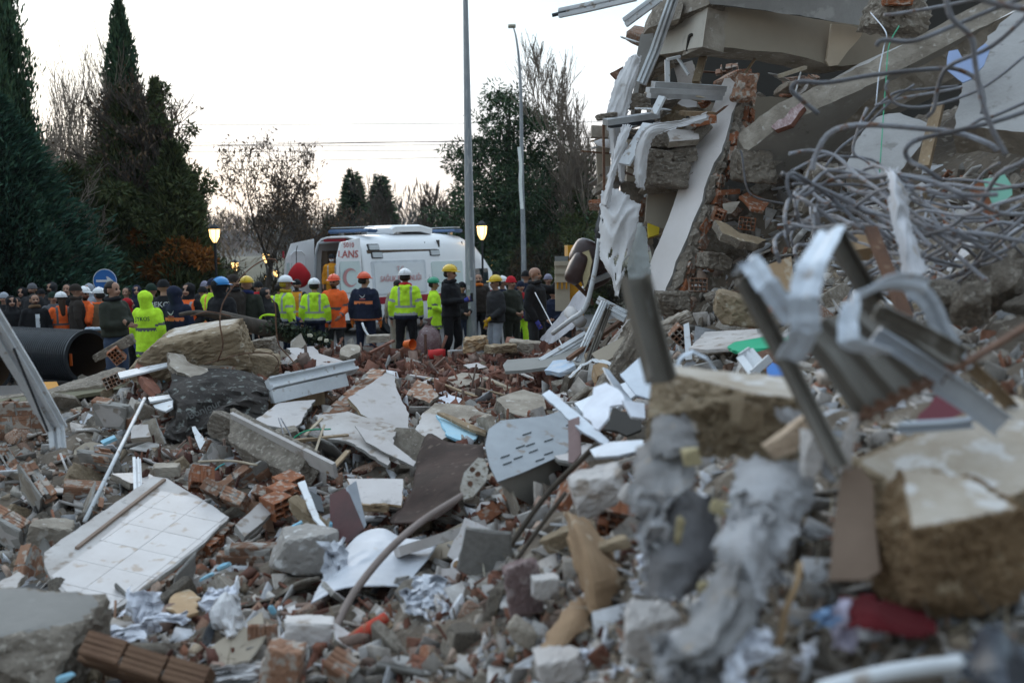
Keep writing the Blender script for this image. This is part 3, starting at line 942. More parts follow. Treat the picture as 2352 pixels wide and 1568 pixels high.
mb=MB();mb.tube(t2pts,[.105-.085*(i/(len(t2pts)-1))**.8 for i in range(len(t2pts))],8);part('pole',mb,M_POLE,t)
c=t2pts[-1]
M_LAMPS=flat('lamp_shell',(0.55,0.52,0.42),rough=.4)
mb=MB();vsr,fsr=rock(3,2,(.13,.16,.06),0,0);mb.add([c+v+V(-.05,0,.02)for v in vsr],fsr);part('lamp_head',mb,M_LAMPS,t,smooth=True)
mb=MB();pts=PP([(1192,338,32.88),(1196,380,32.88),(1195,420,32.88),(1199,480,32.88)]);cl=[]
mb.sweep(catmull(pts,4),[(-.055,0),(.055,0),(.055,.012),(-.055,.012)],(1,0,0));part('glare_strip',mb,flat('overexposed_white',(0.9,0.95,0.92),emit=None),t,label='added white strip standing in for a blown-out bright patch on the pole')  # white strip added for an overexposed bright patch on the pole
M_GLOW=bpy.data.materials.new('lamp_glass');M_GLOW.use_nodes=True
g=M_GLOW.node_tree.nodes['Principled BSDF'];g.inputs['Base Color'].default_value=(1,.8,.45,1)
g.inputs['Emission Color'].default_value=(1.0,0.60,0.20,1);g.inputs['Emission Strength'].default_value=2.4
M_LAMPI=flat('dark_lamp_iron',(0.02,0.022,0.024),rough=.5)
def lantern(px,py,Y,label,s=1.0,group='lit park lanterns behind the crowd'):
 c=P(px,py,Y)
 t=thing('park_lantern',label,'lamp',(c.x,c.y,0),group)
 mb=MB();mb.tube([(c.x,c.y,0),(c.x,c.y,c.z-.2*s)],.035,6);mb.tube([(c.x,c.y,0),(c.x,c.y,.5)],.07,8);part('post',mb,M_LAMPI,t)
 mb=MB();mb.tube([c+V(0,0,-.22*s),c+V(0,0,-.06*s),c+V(0,0,.17*s)],[.05*s,.14*s,.165*s],6);part('glass',mb,M_GLOW,t)
 mb=MB();mb.tube([c+V(0,0,.172*s),c+V(0,0,.25*s),c+V(0,0,.33*s)],[.17*s,.13*s,.03*s],6);part('cap',mb,M_LAMPI,t)
 mb=MB()
 for k in range(6):
  a=math.pi/3*k
  mb.tube([c+V(.052*s*math.cos(a),.052*s*math.sin(a),-.22*s),c+V(.145*s*math.cos(a),.145*s*math.sin(a),-.06*s),c+V(.17*s*math.cos(a),.17*s*math.sin(a),.17*s)],.008*s,4)
 part('frame',mb,M_LAMPI,t)
 return t
lantern(493,540,25.5,'lit lantern highest and leftmost, in front of the brown leaved tree',.85)
lantern(1107,533,29,'lit lantern just right of the tall grey pole')
lantern(540,612,44,'lit lantern between the leftmost lantern and the ambulance door, over the blue helmet',.95)
lantern(612,592,42,'lit lantern closest to the open ambulance door',.95)
lantern(634,628,50,'small lit lantern at the edge of the open ambulance door',.8)
lantern(613,640,56,'small low lit lantern over the yellow helmet',.8)
lantern(1132,605,46,'small lit lantern over the white yellow helmets right of the pole',.85)
lantern(1119,590,60,'faint lit lantern beyond the one near the grey pole',.8)
for k,(l0,l1,sag,lab)in enumerate([((60,288),(1400,280),3,'highest thin overhead wire crossing the sky'),((100,325),(1400,322),6,'overhead wire second from the top'),((500,335),(1400,325),6,'overhead wire third from the top'),
          ((80,338),(1400,316),5,'dark overhead wire at the middle of the bundle'),((60,349),(1400,340),5,'overhead wire fifth from the top'),((520,372),(1160,358),2,'lowest thin overhead wire above the ambulance')]):
 a,b2=P(*l0,40),P(*l1,40)
 mb=MB();mb.tube([a.lerp(b2,i/20)+V(0,0,-sag*.01*4*(i/20)*(1-i/20))for i in range(21)],.011 if k !=3 else .015,4)
 single('overhead_wire',mb,M_WIRE,lab,'wire','overhead wires across the sky')
# round blue sign with white arrow
c=P(241,645,19.5)
t=thing('road_sign','round blue sign with a white arrow pointing right','sign',(c.x,c.y,0))
mb=MB();mb.tube([(c.x,c.y+.03,0),(c.x,c.y+.03,c.z+.2)],.03,8);part('post',mb,M_POLE,t)
mb=MB();mb.tube([c+V(0,.012,0),c+V(0,0,0)],.232,36);part('sign_disc',mb,flat('sign_blue',(0.022,0.135,0.42),rough=.4),t)
mb=MB();vs=[];
for k in range(37):
 a=2*math.pi*k/36
 vs+=[c+V(.232*math.cos(a),-.002,.232*math.sin(a)),c+V(.222*math.cos(a),-.006,.222*math.sin(a))]
mb.add(vs,[(2*k,2*k+2,2*k+3,2*k+1)for k in range(36)]);part('rim',mb,flat('sign_white',(0.62,0.66,0.70)),t)
mb=MB()
ar=[(-.17,-.022),(.05,-.022),(.03,-.085),(.06,-.085),(.165,0),(.06,.085),(.03,.085),(.05,.022),(-.17,.022)]
vs=[c+V(x,-.004,z)for x,z in ar]+[c+V(x,-.009,z)for x,z in ar]
n=len(ar);fs=[]
for t3 in tessellate_polygon([[Vector((x,z,0))for x,z in ar]]):
 fs.append(tuple(q+n for q in t3))
fs+=[(i,(i+1)%n,(i+1)%n+n,i+n)for i in range(n)]
mb.add(vs,fs);part('arrow',mb,MATS['sign_white'],t)
# ================================================================ ambulance
M_VAN=mat('van_white',(0.88,0.89,0.90),(0.84,0.85,0.87),scale=1.2,rough=.3,bump=0,rand=0,spec=.5,coat=.3)
M_VANIN=flat('van_inner_grey',(0.42,0.45,0.48),rough=.5)
M_VDARK=flat('van_dark_rubber',(0.02,0.022,0.024),rough=.6)
M_GLASSF=mat('frosted_sky_tint_pane',(0.62,0.72,0.70),(0.55,0.66,0.66),scale=1.5,rough=.25,bump=0,rand=0,spec=.6)  # pale green; on the sliding door it paints in reflected sky
M_GLASSD=flat('dark_glass',(0.035,0.05,0.055),rough=.08,spec=.8)
M_TXTR=flat('red_lettering',(0.62,0.16,0.15))
M_TXTR2=flat('faded_red_lettering',(0.62,0.30,0.30))
M_STRIPE=flat('red_stripe',(0.34,0.015,0.03),rough=.5)
M_LBLUE=flat('blue_light_lens',(0.09,0.16,0.30),rough=.25,spec=.6)
M_LENS=flat('clear_lens',(0.55,0.57,0.58),rough=.2,spec=.6)
ang=math.radians(50.5)
AL=Vector((math.cos(ang),math.sin(ang),0));AW=Vector((-math.sin(ang),math.cos(ang),0))
ao=P(838,700,25.5);ao.z=0
amb=thing('ambulance','white ambulance van with both rear doors open and blue light bars on its roof','ambulance',ao)
def A(l,w,z):
 return ao+AL*l+AW*w+V(0,0,z)
near=[(.05,.32),(.0,.45),(-.015,.9),(0,1.35),(.05,1.95),(.11,2.25),(.20,2.42),(.36,2.52),(.62,2.57)]
ring=near+[(2.0-w,z)for w,z in near[::-1]]
st=[(0,2.57,0),(.06,2.57,0),(.12,2.58,0),(1.4,2.62,0),(3.3,2.64,0),(4.0,2.59,0),(4.5,2.42,.02),(5.0,1.97,.05),(5.45,1.45,.08),(5.9,1.22,.13),(6.1,.98,.2),(6.12,.6,.2)]
mb=MB();vs=[]
for l,zt,ins in st:
 for w,z in ring:
  zz=.32+(z-.32)*(zt-.32)/(2.57-.32)
  vs.append(A(l,w+(ins if w<1 else-ins),zz))
n=len(ring);fs=[];mi=[]
for i in range(len(st)-1):
 for k in range(n):
  fs.append((i*n+k,i*n+(k+1)%n,(i+1)*n+(k+1)%n,(i+1)*n+k)[::-1])
fs.append(tuple((len(st)-1)*n+k for k in range(n))[::-1])
mb.add(vs,fs)
o=part('body',mb,M_VAN,amb,smooth=True)
solidify(o,.05);o.modifiers['thickness'].offset=-1
for p_ in o.data.polygons:p_.use_smooth=True
o.data.set_sharp_from_angle(angle=math.radians(35))
# rear frame and cabin
mb=MB()
fr=[(.12,.42),(.10,1.4),(.15,2.1),(.30,2.40),(1.0,2.44)]
fr2=fr+[(2-w,z)for w,z in fr[::-1][1:]]
mb.tube([A(-.01,w,z)for w,z in fr2],.035,6)
part('door_frame',mb,M_VANIN,amb)
mb=MB();mb.box(A(1.5,1,.5),(1.45,.93,.03),arrow_R(AW).to_3x3()@Matrix.Identity(3));part('cabin_floor',mb,M_VANIN,amb)
mb=MB()
R_A=Matrix((AL,AW,V(0,0,1))).transposed()
mb.box(A(2.9,1,1.4),(.03,.9,1.05),R_A);part('bulkhead',mb,flat('cabin_dark',(.06,.05,.045)),amb)
mb=MB()
for w in (.22,1.78):
 mb.box(A(1.5,w,1.35),(1.3,.14,.85),R_A)
part('cabin_cabinet',mb,flat('cabinet_brown',(.13,.09,.06)),amb)
for w,z,c in ((.55,1.95,M_ORANGE),(1.5,1.9,M_RED),(1.5,1.45,M_ORANGE),(.45,1.3,M_RED)):
 mb=MB();vv,ff=rock(int(w*10+z*7),2,(.16,.17,.2),3,.02);mb.add([A(.9,w,z)+R_A @v for v in vv],ff)
 part('equipment_bag',mb,c,amb,smooth=True)
mb=MB();mb.box(A(-.12,1,.42),(.14,.98,.05),R_A);part('rear_step',mb,M_VDARK,amb)
mb=MB();mb.box(A(-.035,1.05,2.47),(.02,.42,.03),R_A);part('brake_light',mb,M_STRIPE,amb)
def side_plate(l0,l1,z0,z1,name,m,thick=.008,out=.012,r=.06):
 """rounded plate that lies on the near side of the van"""
 def wz(z):
  z=.32+(z-.32)/1.03
  return np.interp(z,[q[1]for q in near],[q[0]for q in near])-.004
 mb=MB()
 outl=[]
 for cx,cz,a0 in ((l1-r,z1-r,0),(l0+r,z1-r,90),(l0+r,z0+r,180),(l1-r,z0+r,270)):
  for k in range(4):
   a=math.radians(a0+30*k)
   outl.append((cx+r*math.cos(a),cz+r*math.sin(a)))
 vs=[A(l,wz(z)-out,z)for l,z in outl]+[A(l,wz(z)+.03,z)for l,z in outl]
 n=len(outl)
 c=[A((l0+l1)/2,wz((z0+z1)/2)-out,(z0+z1)/2)]
 mb.add(vs+c,[(i,(i+1)%n,2*n)for i in range(n)]+[(i,i+n,(i+1)%n+n,(i+1)%n)for i in range(n)])
 return part(name,mb,m,amb)
side_plate(.28,2.28,1.02,1.92,'window_surround',flat('panel_white',(0.70,0.73,0.76)),out=.004)
side_plate(.38,2.2,1.06,1.85,'side_window',mat('opaque_pane',(0.72,0.76,0.78),(0.68,0.72,0.74),scale=1,rough=.2,bump=0,rand=0,spec=.6),out=.014)
side_plate(2.5,3.76,1.05,1.86,'sliding_door_window',M_GLASSF,out=.014)
side_plate(3.2,3.32,1.06,1.7,'window_post',M_VDARK,out=.02,r=.02)
side_plate(4.1,4.85,1.05,1.62,'cab_window',M_GLASSD,out=.014)
side_plate(.1,5.6,.80,.98,'red_stripe',M_STRIPE,out=.006,r=.01)
for l in (2.38,3.9):
 side_plate(l,l+.02,.42,2.4,'door_seam',M_VDARK,out=.004,r=.005)
for l,z in ((.28,2.27),(.36,2.07),(2.52,2.1)):
 o=side_plate(l,l+.33,z-.06,z+.07,'marker_lamp',M_LENS,out=.03,r=.02)
 side_plate(l-.03,l+.36,z-.085,z+.09,'lamp_bezel',M_VDARK,out=.008,r=.03)
for l0 in (.95,5.0):
 for w in (.08,1.92):
  mb=MB();mb.tube([A(l0,w-.1,.34),A(l0,w+.1,.34)],.34,20)
  wl_=part('wheel',mb,M_VDARK,amb)
  mb=MB();s_=-.11 if w<1 else .11
  mb.tube([A(l0,w+s_*.9,.34),A(l0,w+s_,.34)],.19,14);part('rim',mb,M_ALU,wl_)
for l0,s_ in ((.55,1),(3.85,1)):
 mb=MB();c=A(l0,1,2.74)
 mb.sweep([A(l0,.22,2.72),A(l0,.3,2.74),A(l0,1.7,2.74),A(l0,1.78,2.72)],[(-.16,-.02),(.16,-.02),(.18,.03),(.12,.07),(-.12,.07),(-.18,.03)],AL)
 lb=part('light_bar',mb,M_LBLUE,amb)
 mb=MB();mb.box(A(l0,1,2.808),(.13,.72,.008),R_A);part('light_bar_top',mb,M_VAN,lb)
 for w in (.55,1.45):
  mb=MB();mb.box(A(l0,w,2.66),(.05,.05,.05),R_A);part('bracket',mb,M_ALU,amb)
mb=MB();mb.sweep([A(1.45,1,2.66),A(1.55,1,2.72),A(2.5,1,2.74),A(2.95,1,2.66)],[(-.6,-.05),(.6,-.05),(.6,.10),(.5,.14),(-.5,.14),(-.6,.10)],AW)
part('roof_air_conditioner',mb,M_VAN,amb)
mb=MB();mb.box(A(4.95,-.22,1.35),(.05,.1,.17),R_A);part('wing_mirror',mb,M_VDARK,amb)
def ps(l,w,z,s,size,mt,width=None,nm='lettering'):
 return text_part(s,size,frame_M(A(l,w,z),AL,V(0,0,1)),mt,amb,name=nm,width=width,extrude=.001)
ps(1.3,-.022,1.70,'T.C.',.17,M_TXTR2)
ps(1.3,-.03,1.44,'SAĞLIK BAKANLIĞI',.2,M_TXTR2,width=1.5)
def crescent(c,x,y,r,parent,mt):
 x=Vector(x).normalized();y=Vector(y)
 o_,i_=[],[]
 for k in range(25):
  a=math.radians(40+280*k/24)
  o_.append(c+x*r*math.cos(a)+y*r*math.sin(a))
  i_.append(c+x*(r*.22+r*.78*math.cos(a))+y*r*.8*math.sin(a))
 mb=MB();mb.add(o_+i_,[(k,k+1,26+k,25+k)for k in range(24)])
 return part('red_crescent',mb,mt,parent)
# near rear door, swung back in line with the side
dd=-AL
hinge=A(0,0,0)
def D1(l,w,z):
 return hinge+dd*l+AW*w+V(0,0,z)
dl=[(0.02,.45),(.86,.45),(.88,1.3),(.82,2.0),(.66,2.40),(.02,2.52)]
def door(Dfn,name_l,inner):
 mb=MB();n=len(dl)
 bend=lambda z:max(0,z-1.35)*.075
 vs=[Dfn(l,bend(z),z)for l,z in dl]+[Dfn(l,bend(z)+.06,z)for l,z in dl]
 fs=[tuple(range(n)),tuple(range(n,2*n))[::-1]]+[(i,i+n,(i+1)%n+n,(i+1)%n)for i in range(n)]
 # split front at belt to keep it flat
 mb.add(vs,fs)
 return part('rear_door',mb,M_VAN,amb,label=name_l)
d1=door(D1,'near rear door with red lettering and crescent',False)
mb=MB()
wv=[(.10,1.15),(.78,1.15),(.79,1.5),(.75,1.93),(.10,1.93)]
bend=lambda z:max(0,z-1.35)*.075
mb.add([D1(l,bend(z)-.008,z)for l,z in wv],[(0,1,2,3,4)]);part('pane',mb,M_GLASSF,d1)
crescent(D1(.46,bend(1.5)-.016,1.52),AL,V(0,0,1),.24,d1,M_TXTR2)
text_part('5010',.18,frame_M(D1(.42,bend(2.3)-.004,2.33),AL,V(0,-.075,1)),M_TXTR,d1,extrude=.001)
text_part('LANS',.26,frame_M(D1(.46,bend(2.08)-.004,2.10),AL,V(0,-.075,1)),M_TXTR,d1,extrude=.001,width=.66)
# far rear door
h2=A(0,2.0,0);d2d=(Matrix.Rotation(math.radians(-13),3,'Z')@dd)
d2w=Vector((-d2d.y,d2d.x,0))*-1
def D2(l,w,z):
 return h2+d2d*l+Vector((d2d.y,-d2d.x,0))*-w+V(0,0,z)
d2=door(D2,'far rear door showing its inner side',True)
sg=-1
nrm=(CP-h2);nrm.z=0
side_n=Vector((d2d.y,-d2d.x,0));side_n=side_n if side_n.dot(nrm)>0 else-side_n
def D2i(l,out,z):
 base=h2+d2d*l+V(0,0,z)
 o0=Vector((d2d.y,-d2d.x,0))*-bend(z)
 o1=Vector((d2d.y,-d2d.x,0))*-(bend(z)+.06)
 b_=o0 if o0.dot(side_n)>o1.dot(side_n)else o1
 return base+b_+side_n*out
mb=MB()
for w0,w1,z0,z1 in ((.12,.84,1.2,1.9),):
 mb.add([D2i(w0,.008,z0),D2i(w1,.008,z0),D2i(w1-.03,.008,z1),D2i(w0,.008,z1)],[(0,1,2,3)])
part('pane',mb,M_GLASSF,d2)
mb=MB();mb.tube([D2i(.3,.03,1.75),D2i(.3,.05,2.1),D2i(.42,.06,2.2),D2i(.62,.06,2.2),D2i(.72,.05,2.1),D2i(.72,.03,1.75)],.02,6);part('grab_rail',mb,M_VAN,d2)
mb=MB();mb.box(D2i(.9,.01,2.12),(.02,.02,.09));part('reflector',mb,M_STRIPE,d2)
# red bag that hangs from the far door
c=P(687,632,25.6)
t=thing('bag','plump red bag hanging from the inner side of the open ambulance door','bag',c-V(0,0,.35))
vv,ff=ico(3);mb=MB()
mb.add([c+V(v[0]*(.30-.12*max(0,v[2]))*(1+.06*noise.noise(Vector(v)*3)),v[1]*.18,v[2]*.33)for v in vv],ff)
part('sack',mb,M_RED,t,smooth=True)
mb=MB();mb.tube([c+V(-.06,0,.3),c+V(-.05,0,.62),c+V(-.03,.05,.75)],.012,5);part('strap',mb,M_VDARK,t)
# ================================================================ people
M_SKIN=mat('skin',(0.40,0.235,0.165),(0.34,0.19,0.13),scale=8,rough=.55,bump=0,rand=.12)
M_EYE=flat('eye_dark',(0.03,0.022,0.018));M_LIP=flat('lips',(0.25,0.10,0.085))
M_HAIR=mat('dark_hair',(0.018,0.013,0.010),scale=40,rough=.6,bump=.4,bscale=80,rand=0)
M_GREYB=flat('grey_beard',(0.30,0.28,0.26));M_BRNH=flat('brown_hair',(0.045,0.024,0.014))
def fab(name,c,**k):
 return mat(name,c,tuple(x*.8 for x in c),scale=10,rough=.9,bump=.35,bscale=9,rand=0,**k)
F=dict(neon=fab('neon_yellow_cloth',(0.60,0.98,0.045)),orange=fab('neon_orange_cloth',(1.0,0.165,0.035)),navy=fab('navy_cloth',(0.013,0.018,0.042)),black=fab('black_cloth',(0.011,0.011,0.013)),
   char=fab('charcoal_cloth',(0.028,0.028,0.030)),brown=fab('dark_brown_cloth',(0.032,0.024,0.019)),green=fab('olive_cloth',(0.030,0.034,0.024)),grey=fab('grey_cloth',(0.12,0.12,0.13)),
   beige=fab('beige_cloth',(0.36,0.32,0.26)),tan=fab('tan_cloth',(0.16,0.095,0.05)),red=fab('red_jacket_cloth',(0.38,0.010,0.016)),jeans=fab('denim',(0.045,0.065,0.11)),lgrey=fab('pale_grey_cloth',(0.34,0.37,0.42)),
   amber=fab('amber_cloth',(0.72,0.30,0.02)),silver=fab('reflective_tape',(0.40,0.42,0.44)),dsil=fab('dark_reflective_tape',(0.13,0.14,0.15)),osil=fab('orange_tape',(0.88,0.26,0.10)),dblue=fab('blue_scarf_cloth',(0.02,0.03,0.12)),
   lilac=fab('lilac_wool',(0.26,0.25,0.33)),rred=fab('red_wool',(0.55,0.015,0.03)),boot=fab('boot_leather',(0.016,0.014,0.012)),glove=fab('blue_glove',(0.06,0.07,0.34)),oglove=fab('orange_glove',(0.75,0.20,0.03)),yglove=fab('yellow_glove',(0.72,0.42,0.02)),mask=fab('white_mask',(0.72,0.76,0.80)),yscarf=fab('mustard_scarf',(0.42,0.30,0.02)),bot=fab('bottle_green_wool',(0.012,0.03,0.02)))
HELM=dict(white=flat('white_helmet_shell',(0.78,0.80,0.82),rough=.35,spec=.5),yellow=flat('yellow_helmet_shell',(0.70,0.47,0.015),rough=.35,spec=.5),blue=flat('blue_helmet_shell',(0.03,0.26,0.62),rough=.35,spec=.5),
   orange=flat('orange_helmet_shell',(0.78,0.10,0.03),rough=.35,spec=.5),green=flat('green_helmet_shell',(0.01,0.28,0.15),rough=.35,spec=.5))
def capsule(mb,a,ra,b,rb,n=10,k=3):
 a,b=Vector(a),Vector(b)
 d=(b-a);L=d.length;d=d.normalized()
 pts,rs=[],[]
 for i in range(k,0,-1):
  t=math.pi/2*i/(k+.15);pts.append(a-d*ra*math.sin(t));rs.append(ra*math.cos(t))
 pts+=[a,b];rs+=[ra,rb]
 for i in range(1,k+1):
  t=math.pi/2*i/(k+.15);pts.append(b+d*rb*math.sin(t));rs.append(rb*math.cos(t))
 mb.tube(pts,rs,n)
def lofte(mb,secs,n=14):
 """secs: (cx, cy, z, rx, ry)"""
 vs,fs=[],[]
 for cx,cy,z,rx,ry in secs:
  for k in range(n):
   a=2*math.pi*k/n
   vs.append((cx+rx*math.cos(a),cy+ry*math.sin(a),z))
 m=len(secs)
 for i in range(m-1):
  for k in range(n):
   fs.append((i*n+k,i*n+(k+1)%n,(i+1)*n+(k+1)%n,(i+1)*n+k))
 fs.append(tuple(range(n))[::-1]);fs.append(tuple((m-1)*n+k for k in range(n)))
 mb.add(vs,fs)
_tmpo=bpy.data.objects.new('tmp',bpy.data.meshes.new('tmp'))
def remesh(mb,voxel,name,wrinkle=0.0):
 me=mb.mesh(name,[])
 _tmpo.data=me
 if _tmpo.name not in COL.objects:
  COL.objects.link(_tmpo)
 _tmpo.modifiers.clear()
 md=_tmpo.modifiers.new('r','REMESH');md.mode='VOXEL';md.voxel_size=voxel;md.use_smooth_shade=True
 sm=_tmpo.modifiers.new('s','SMOOTH');sm.factor=.5;sm.iterations=2
 dg=bpy.context.evaluated_depsgraph_get()
 dg.update()
 out=bpy.data.meshes.new_from_object(_tmpo.evaluated_get(dg))
 out.name=name
 if wrinkle:
  for v in out.vertices:
   q=noise.fractal(v.co*9,1,2,3)
   v.co+=v.normal*(abs(q)*wrinkle*1.6-wrinkle*.3)
 out.update()
 return out
POSES={
 'down':dict(el=(.26,.03,1.14),wl=(.27,-.05,.88),er=(-.26,.03,1.14),wr=(-.27,-.05,.88)),
 'belly':dict(el=(.27,.02,1.14),wl=(.08,-.22,1.06),er=(-.27,.02,1.14),wr=(-.08,-.22,1.04)),
 'cross':dict(el=(.25,-.05,1.17),wl=(-.02,-.21,1.19),er=(-.25,-.05,1.15),wr=(.02,-.18,1.13)),
 'phone':dict(el=(.25,-.02,1.15),wl=(.05,-.30,1.20),er=(-.25,-.02,1.15),wr=(-.05,-.30,1.18)),
 'reach':dict(el=(.30,-.20,1.37),wl=(.33,-.33,1.60),er=(-.26,.03,1.14),wr=(-.25,-.12,.90)),
 'hold':dict(el=(.27,.0,1.13),wl=(.20,-.22,.98),er=(-.26,.03,1.14),wr=(-.27,-.05,.88)),
 'hips':dict(el=(.34,.08,1.17),wl=(.19,-.03,1.0),er=(-.26,.03,1.14),wr=(-.25,-.04,.88)),
}
def legs(st):
 return dict(hl=(.095,0,.90),kl=(.11+st*.02,-.02-st*.05,.49),al=(.12+st*.03,.03,.085),hr=(-.095,0,.90),kr=(-.11-st*.02,-.02,.49),ar=(-.12-st*.03,.03+st*.08,.085))
def yawp(p,yaw,c=(0,.01,0)):
 x,y=p[0]-c[0],p[1]-c[1]
 return Vector((c[0]+x*math.cos(yaw)-y*math.sin(yaw),c[1]+x*math.sin(yaw)+y*math.cos(yaw),p[2]))
_cache={}
def hand(mb,w,e,r=.0):
 w,e=Vector(w),Vector(e);d=(w-e).normalized()
 inw=Vector((-1 if w.x>0 else 1,-.25,0));inw=(inw-d*inw.dot(d)).normalized()
 sd=d.cross(inw).normalized()
 palm=w+d*.05
 capsule(mb,w+d*.01,.026,palm+d*.03,.030,8,2)
 for k,(L,off)in enumerate(((.060,-.030),(.072,-.010),(.066,.010),(.050,.030))):
  b=palm+d*.045+sd*off
  m_=b+d*L*.55+inw*.008
  capsule(mb,b,.0105,m_,.010,6,2)
  capsule(mb,m_,.010,m_+d*L*.4+inw*.022,.008,6,2)
 s=palm-sd*.03
 capsule(mb,s,.012,s-sd*.025+d*.035+inw*.012,.011,6,2)
def body_mesh(pose,st,yaw,beard=0):
 key=('b',pose,st,round(yaw,2),beard)
 if key in _cache:
  return _cache[key]
 j=dict(POSES[pose]);j.update(legs(st))
 mb=MB()
 lofte(mb,[(0,.0,.86,.15,.10),(0,0,.95,.165,.11),(0,0,1.08,.14,.095),(0,0,1.25,.165,.11),(0,.0,1.38,.17,.10),(0,.01,1.45,.10,.07)])
 capsule(mb,(0,.02,1.42),.060,(0,.005,1.54),.055)
 Y_=lambda p:yawp(p,yaw)
 for a,ra,b_,rb in (((0,.02,1.66),.088,(0,-.005,1.665),.086),((0,.0,1.60),.068,(0,-.035,1.565),.046),((0,-.095,1.635),.009,(0,-.112,1.605),.014),((.025,-.06,1.60),.036,(-.025,-.06,1.60),.036),
       ((.086,.015,1.64),.016,(.090,.02,1.60),.012),((-.086,.015,1.64),.016,(-.090,.02,1.60),.012)):
  capsule(mb,Y_(a),ra,Y_(b_),rb,12,4)
 for s in ('l','r'):
  sx=.18 if s=='l' else-.18
  capsule(mb,(sx,0,1.40),.052,j['e'+s],.040);capsule(mb,j['e'+s],.039,j['w'+s],.026)
  hand(mb,j['w'+s],j['e'+s])
  capsule(mb,j['h'+s],.085,j['k'+s],.055);capsule(mb,j['k'+s],.054,j['a'+s],.038)
  a=Vector(j['a'+s]);capsule(mb,a+V(0,.03,-.04),.038,a+V(0,-.14,-.052),.030)
 me=remesh(mb,.0135,'body')
 ey=[Y_((.034,-.085,1.643)),Y_((-.034,-.085,1.643))];mo=Y_((0,-.088,1.568))
 mi=[]
 for p_ in me.polygons:
  c=p_.center;k=0
  if c.z>1.5:
   f=yawp(c,-yaw)
   if (c-ey[0]).length<.019 or (c-ey[1]).length<.019:
    k=1
   elif abs(f.z-1.578)<.008 and abs(f.x)<.028 and f.y<-.04:
    k=2
   elif beard and f.z<1.598 and f.z>1.51 and f.y<.0 and abs(f.z-1.578)>.008:
    k=3
   elif beard and abs(f.z-1.594)<.01 and f.y<-.07 and abs(f.x)<.03:
    k=3
  mi.append(k)
 for _ in range(4):me.materials.append(None)
 me.polygons.foreach_set('material_index',mi)
 _cache[key]=me
 return me
def jacket_mesh(pose,yaw,hood,hem,bulk):
 key=('j',pose,round(yaw,2)if hood=='up' else 0,hood,hem,bulk)
 if key in _cache:
  return _cache[key]
 j=POSES[pose];b_=bulk
 mb=MB()
 lofte(mb,[(0,0,hem,.205*b_,.150*b_),(0,0,hem+.02,.215*b_,.155*b_),(0,0,1.05,.198*b_,.145*b_),(0,.0,1.25,.21*b_,.15*b_),(0,.005,1.38,.205*b_,.135*b_),(0,.01,1.455,.13,.10),(0,.01,1.50,.092,.085)])
 for s in ('l','r'):
  sx=.178 if s=='l' else-.178
  capsule(mb,(sx,0,1.395),.078*b_,j['e'+s],.064*b_)
  w,e=Vector(j['w'+s]),Vector(j['e'+s])
  capsule(mb,e,.063*b_,w-(w-e).normalized()*.03,.050*b_)
 if hood=='up':
  lofte_pts=[yawp((0,.055,1.665),yaw),yawp((0,.05,1.60),yaw)]
  capsule(mb,lofte_pts[0],.112,yawp((0,.02,1.655),yaw),.112,12,4)
  capsule(mb,lofte_pts[1],.10,(0,.02,1.50),.105,12,4)
 elif hood=='down':
  capsule(mb,(-.07,.09,1.46),.055,(.07,.09,1.46),.055)
  capsule(mb,(0,.12,1.44),.06,(0,.13,1.36),.04)
 elif hood=='scarf':
  capsule(mb,(-.02,-.01,1.50),.085,(.02,.01,1.50),.085)
 me=remesh(mb,.02,'jacket',wrinkle=.009)
 segs=[]
 for s in ('l','r'):
  sx=.178 if s=='l' else-.178
  segs.append((Vector((sx,0,1.395)),Vector(j['e'+s]),'u'));segs.append((Vector(j['e'+s]),Vector(j['w'+s]),'f'))
 info=[]
 for p_ in me.polygons:
  c=p_.center;best=('t',0,9)
  for a,b2,nm in segs:
   d=b2-a;t_=max(0,min(1,(c-a).dot(d)/d.dot(d)));q=(c-(a+d*t_)).length
   if q<best[2]and q<.085*b_ and not (nm=='u' and abs(c.x)<.15):
    best=(nm,t_,q)
  info.append((best[0],best[1],c.x,c.y,c.z))
 _cache[key]=(me,info)
 return me,info
STYLE={
 # base, then function giving slot index from (segment, t, x, y, z)
 'plain':lambda i:0,
 'vest':lambda i:(1 if (i[0]=='t' and (.955<i[4]<1.0 or 1.09<i[4]<1.135))or (i[0]=='t' and .085<abs(i[2])<.135 and 1.13<i[4]<1.47)or (i[0]=='u' and .62<i[1]<.80)or (i[0]=='f' and .72<i[1]<.86)
      else 2 if (i[0]=='t' and i[4]<.955)or (i[0]=='f' and i[1]>.86)else 0),
 'coat':lambda i:(1 if (i[0]=='t' and (.70<i[4]<.75 or 1.10<i[4]<1.15))or (i[0]=='u' and .70<i[1]<.86)or (i[0]=='f' and .78<i[1]<.93)else 0),
 'band':lambda i:(1 if (i[0]=='t' and (.86<i[4]<.905 or 1.20<i[4]<1.245))or (i[0]=='f' and .80<i[1]<.92)else 0),
 'sleeveless':lambda i:(2 if i[0]in 'uf' else 1 if (1.0<i[4]<1.04)or (.09<abs(i[2])<.125 and i[4]>1.04 and i[4]<1.44)else 2 if i[4]>1.47 else 0),
 'open':lambda i:(1 if i[0]=='t' and abs(i[2]-.03)<.035 and i[3]<0 and i[4]<1.35 else 0),
}
def trousers_mesh(st,bulk=1.0):
 key=('t',st,bulk)
 if key in _cache:
  return _cache[key]
 j=legs(st);mb=MB()
 lofte(mb,[(0,0,.84,.17,.12),(0,0,.92,.178,.125),(0,0,1.04,.155,.11)])
 for s in ('l','r'):
  capsule(mb,j['h'+s],.105*bulk,j['k'+s],.078*bulk);capsule(mb,j['k'+s],.077*bulk,Vector(j['a'+s])+V(0,0,.03),.062*bulk)
 _cache[key]=remesh(mb,.024,'trousers',.006)
 return _cache[key]
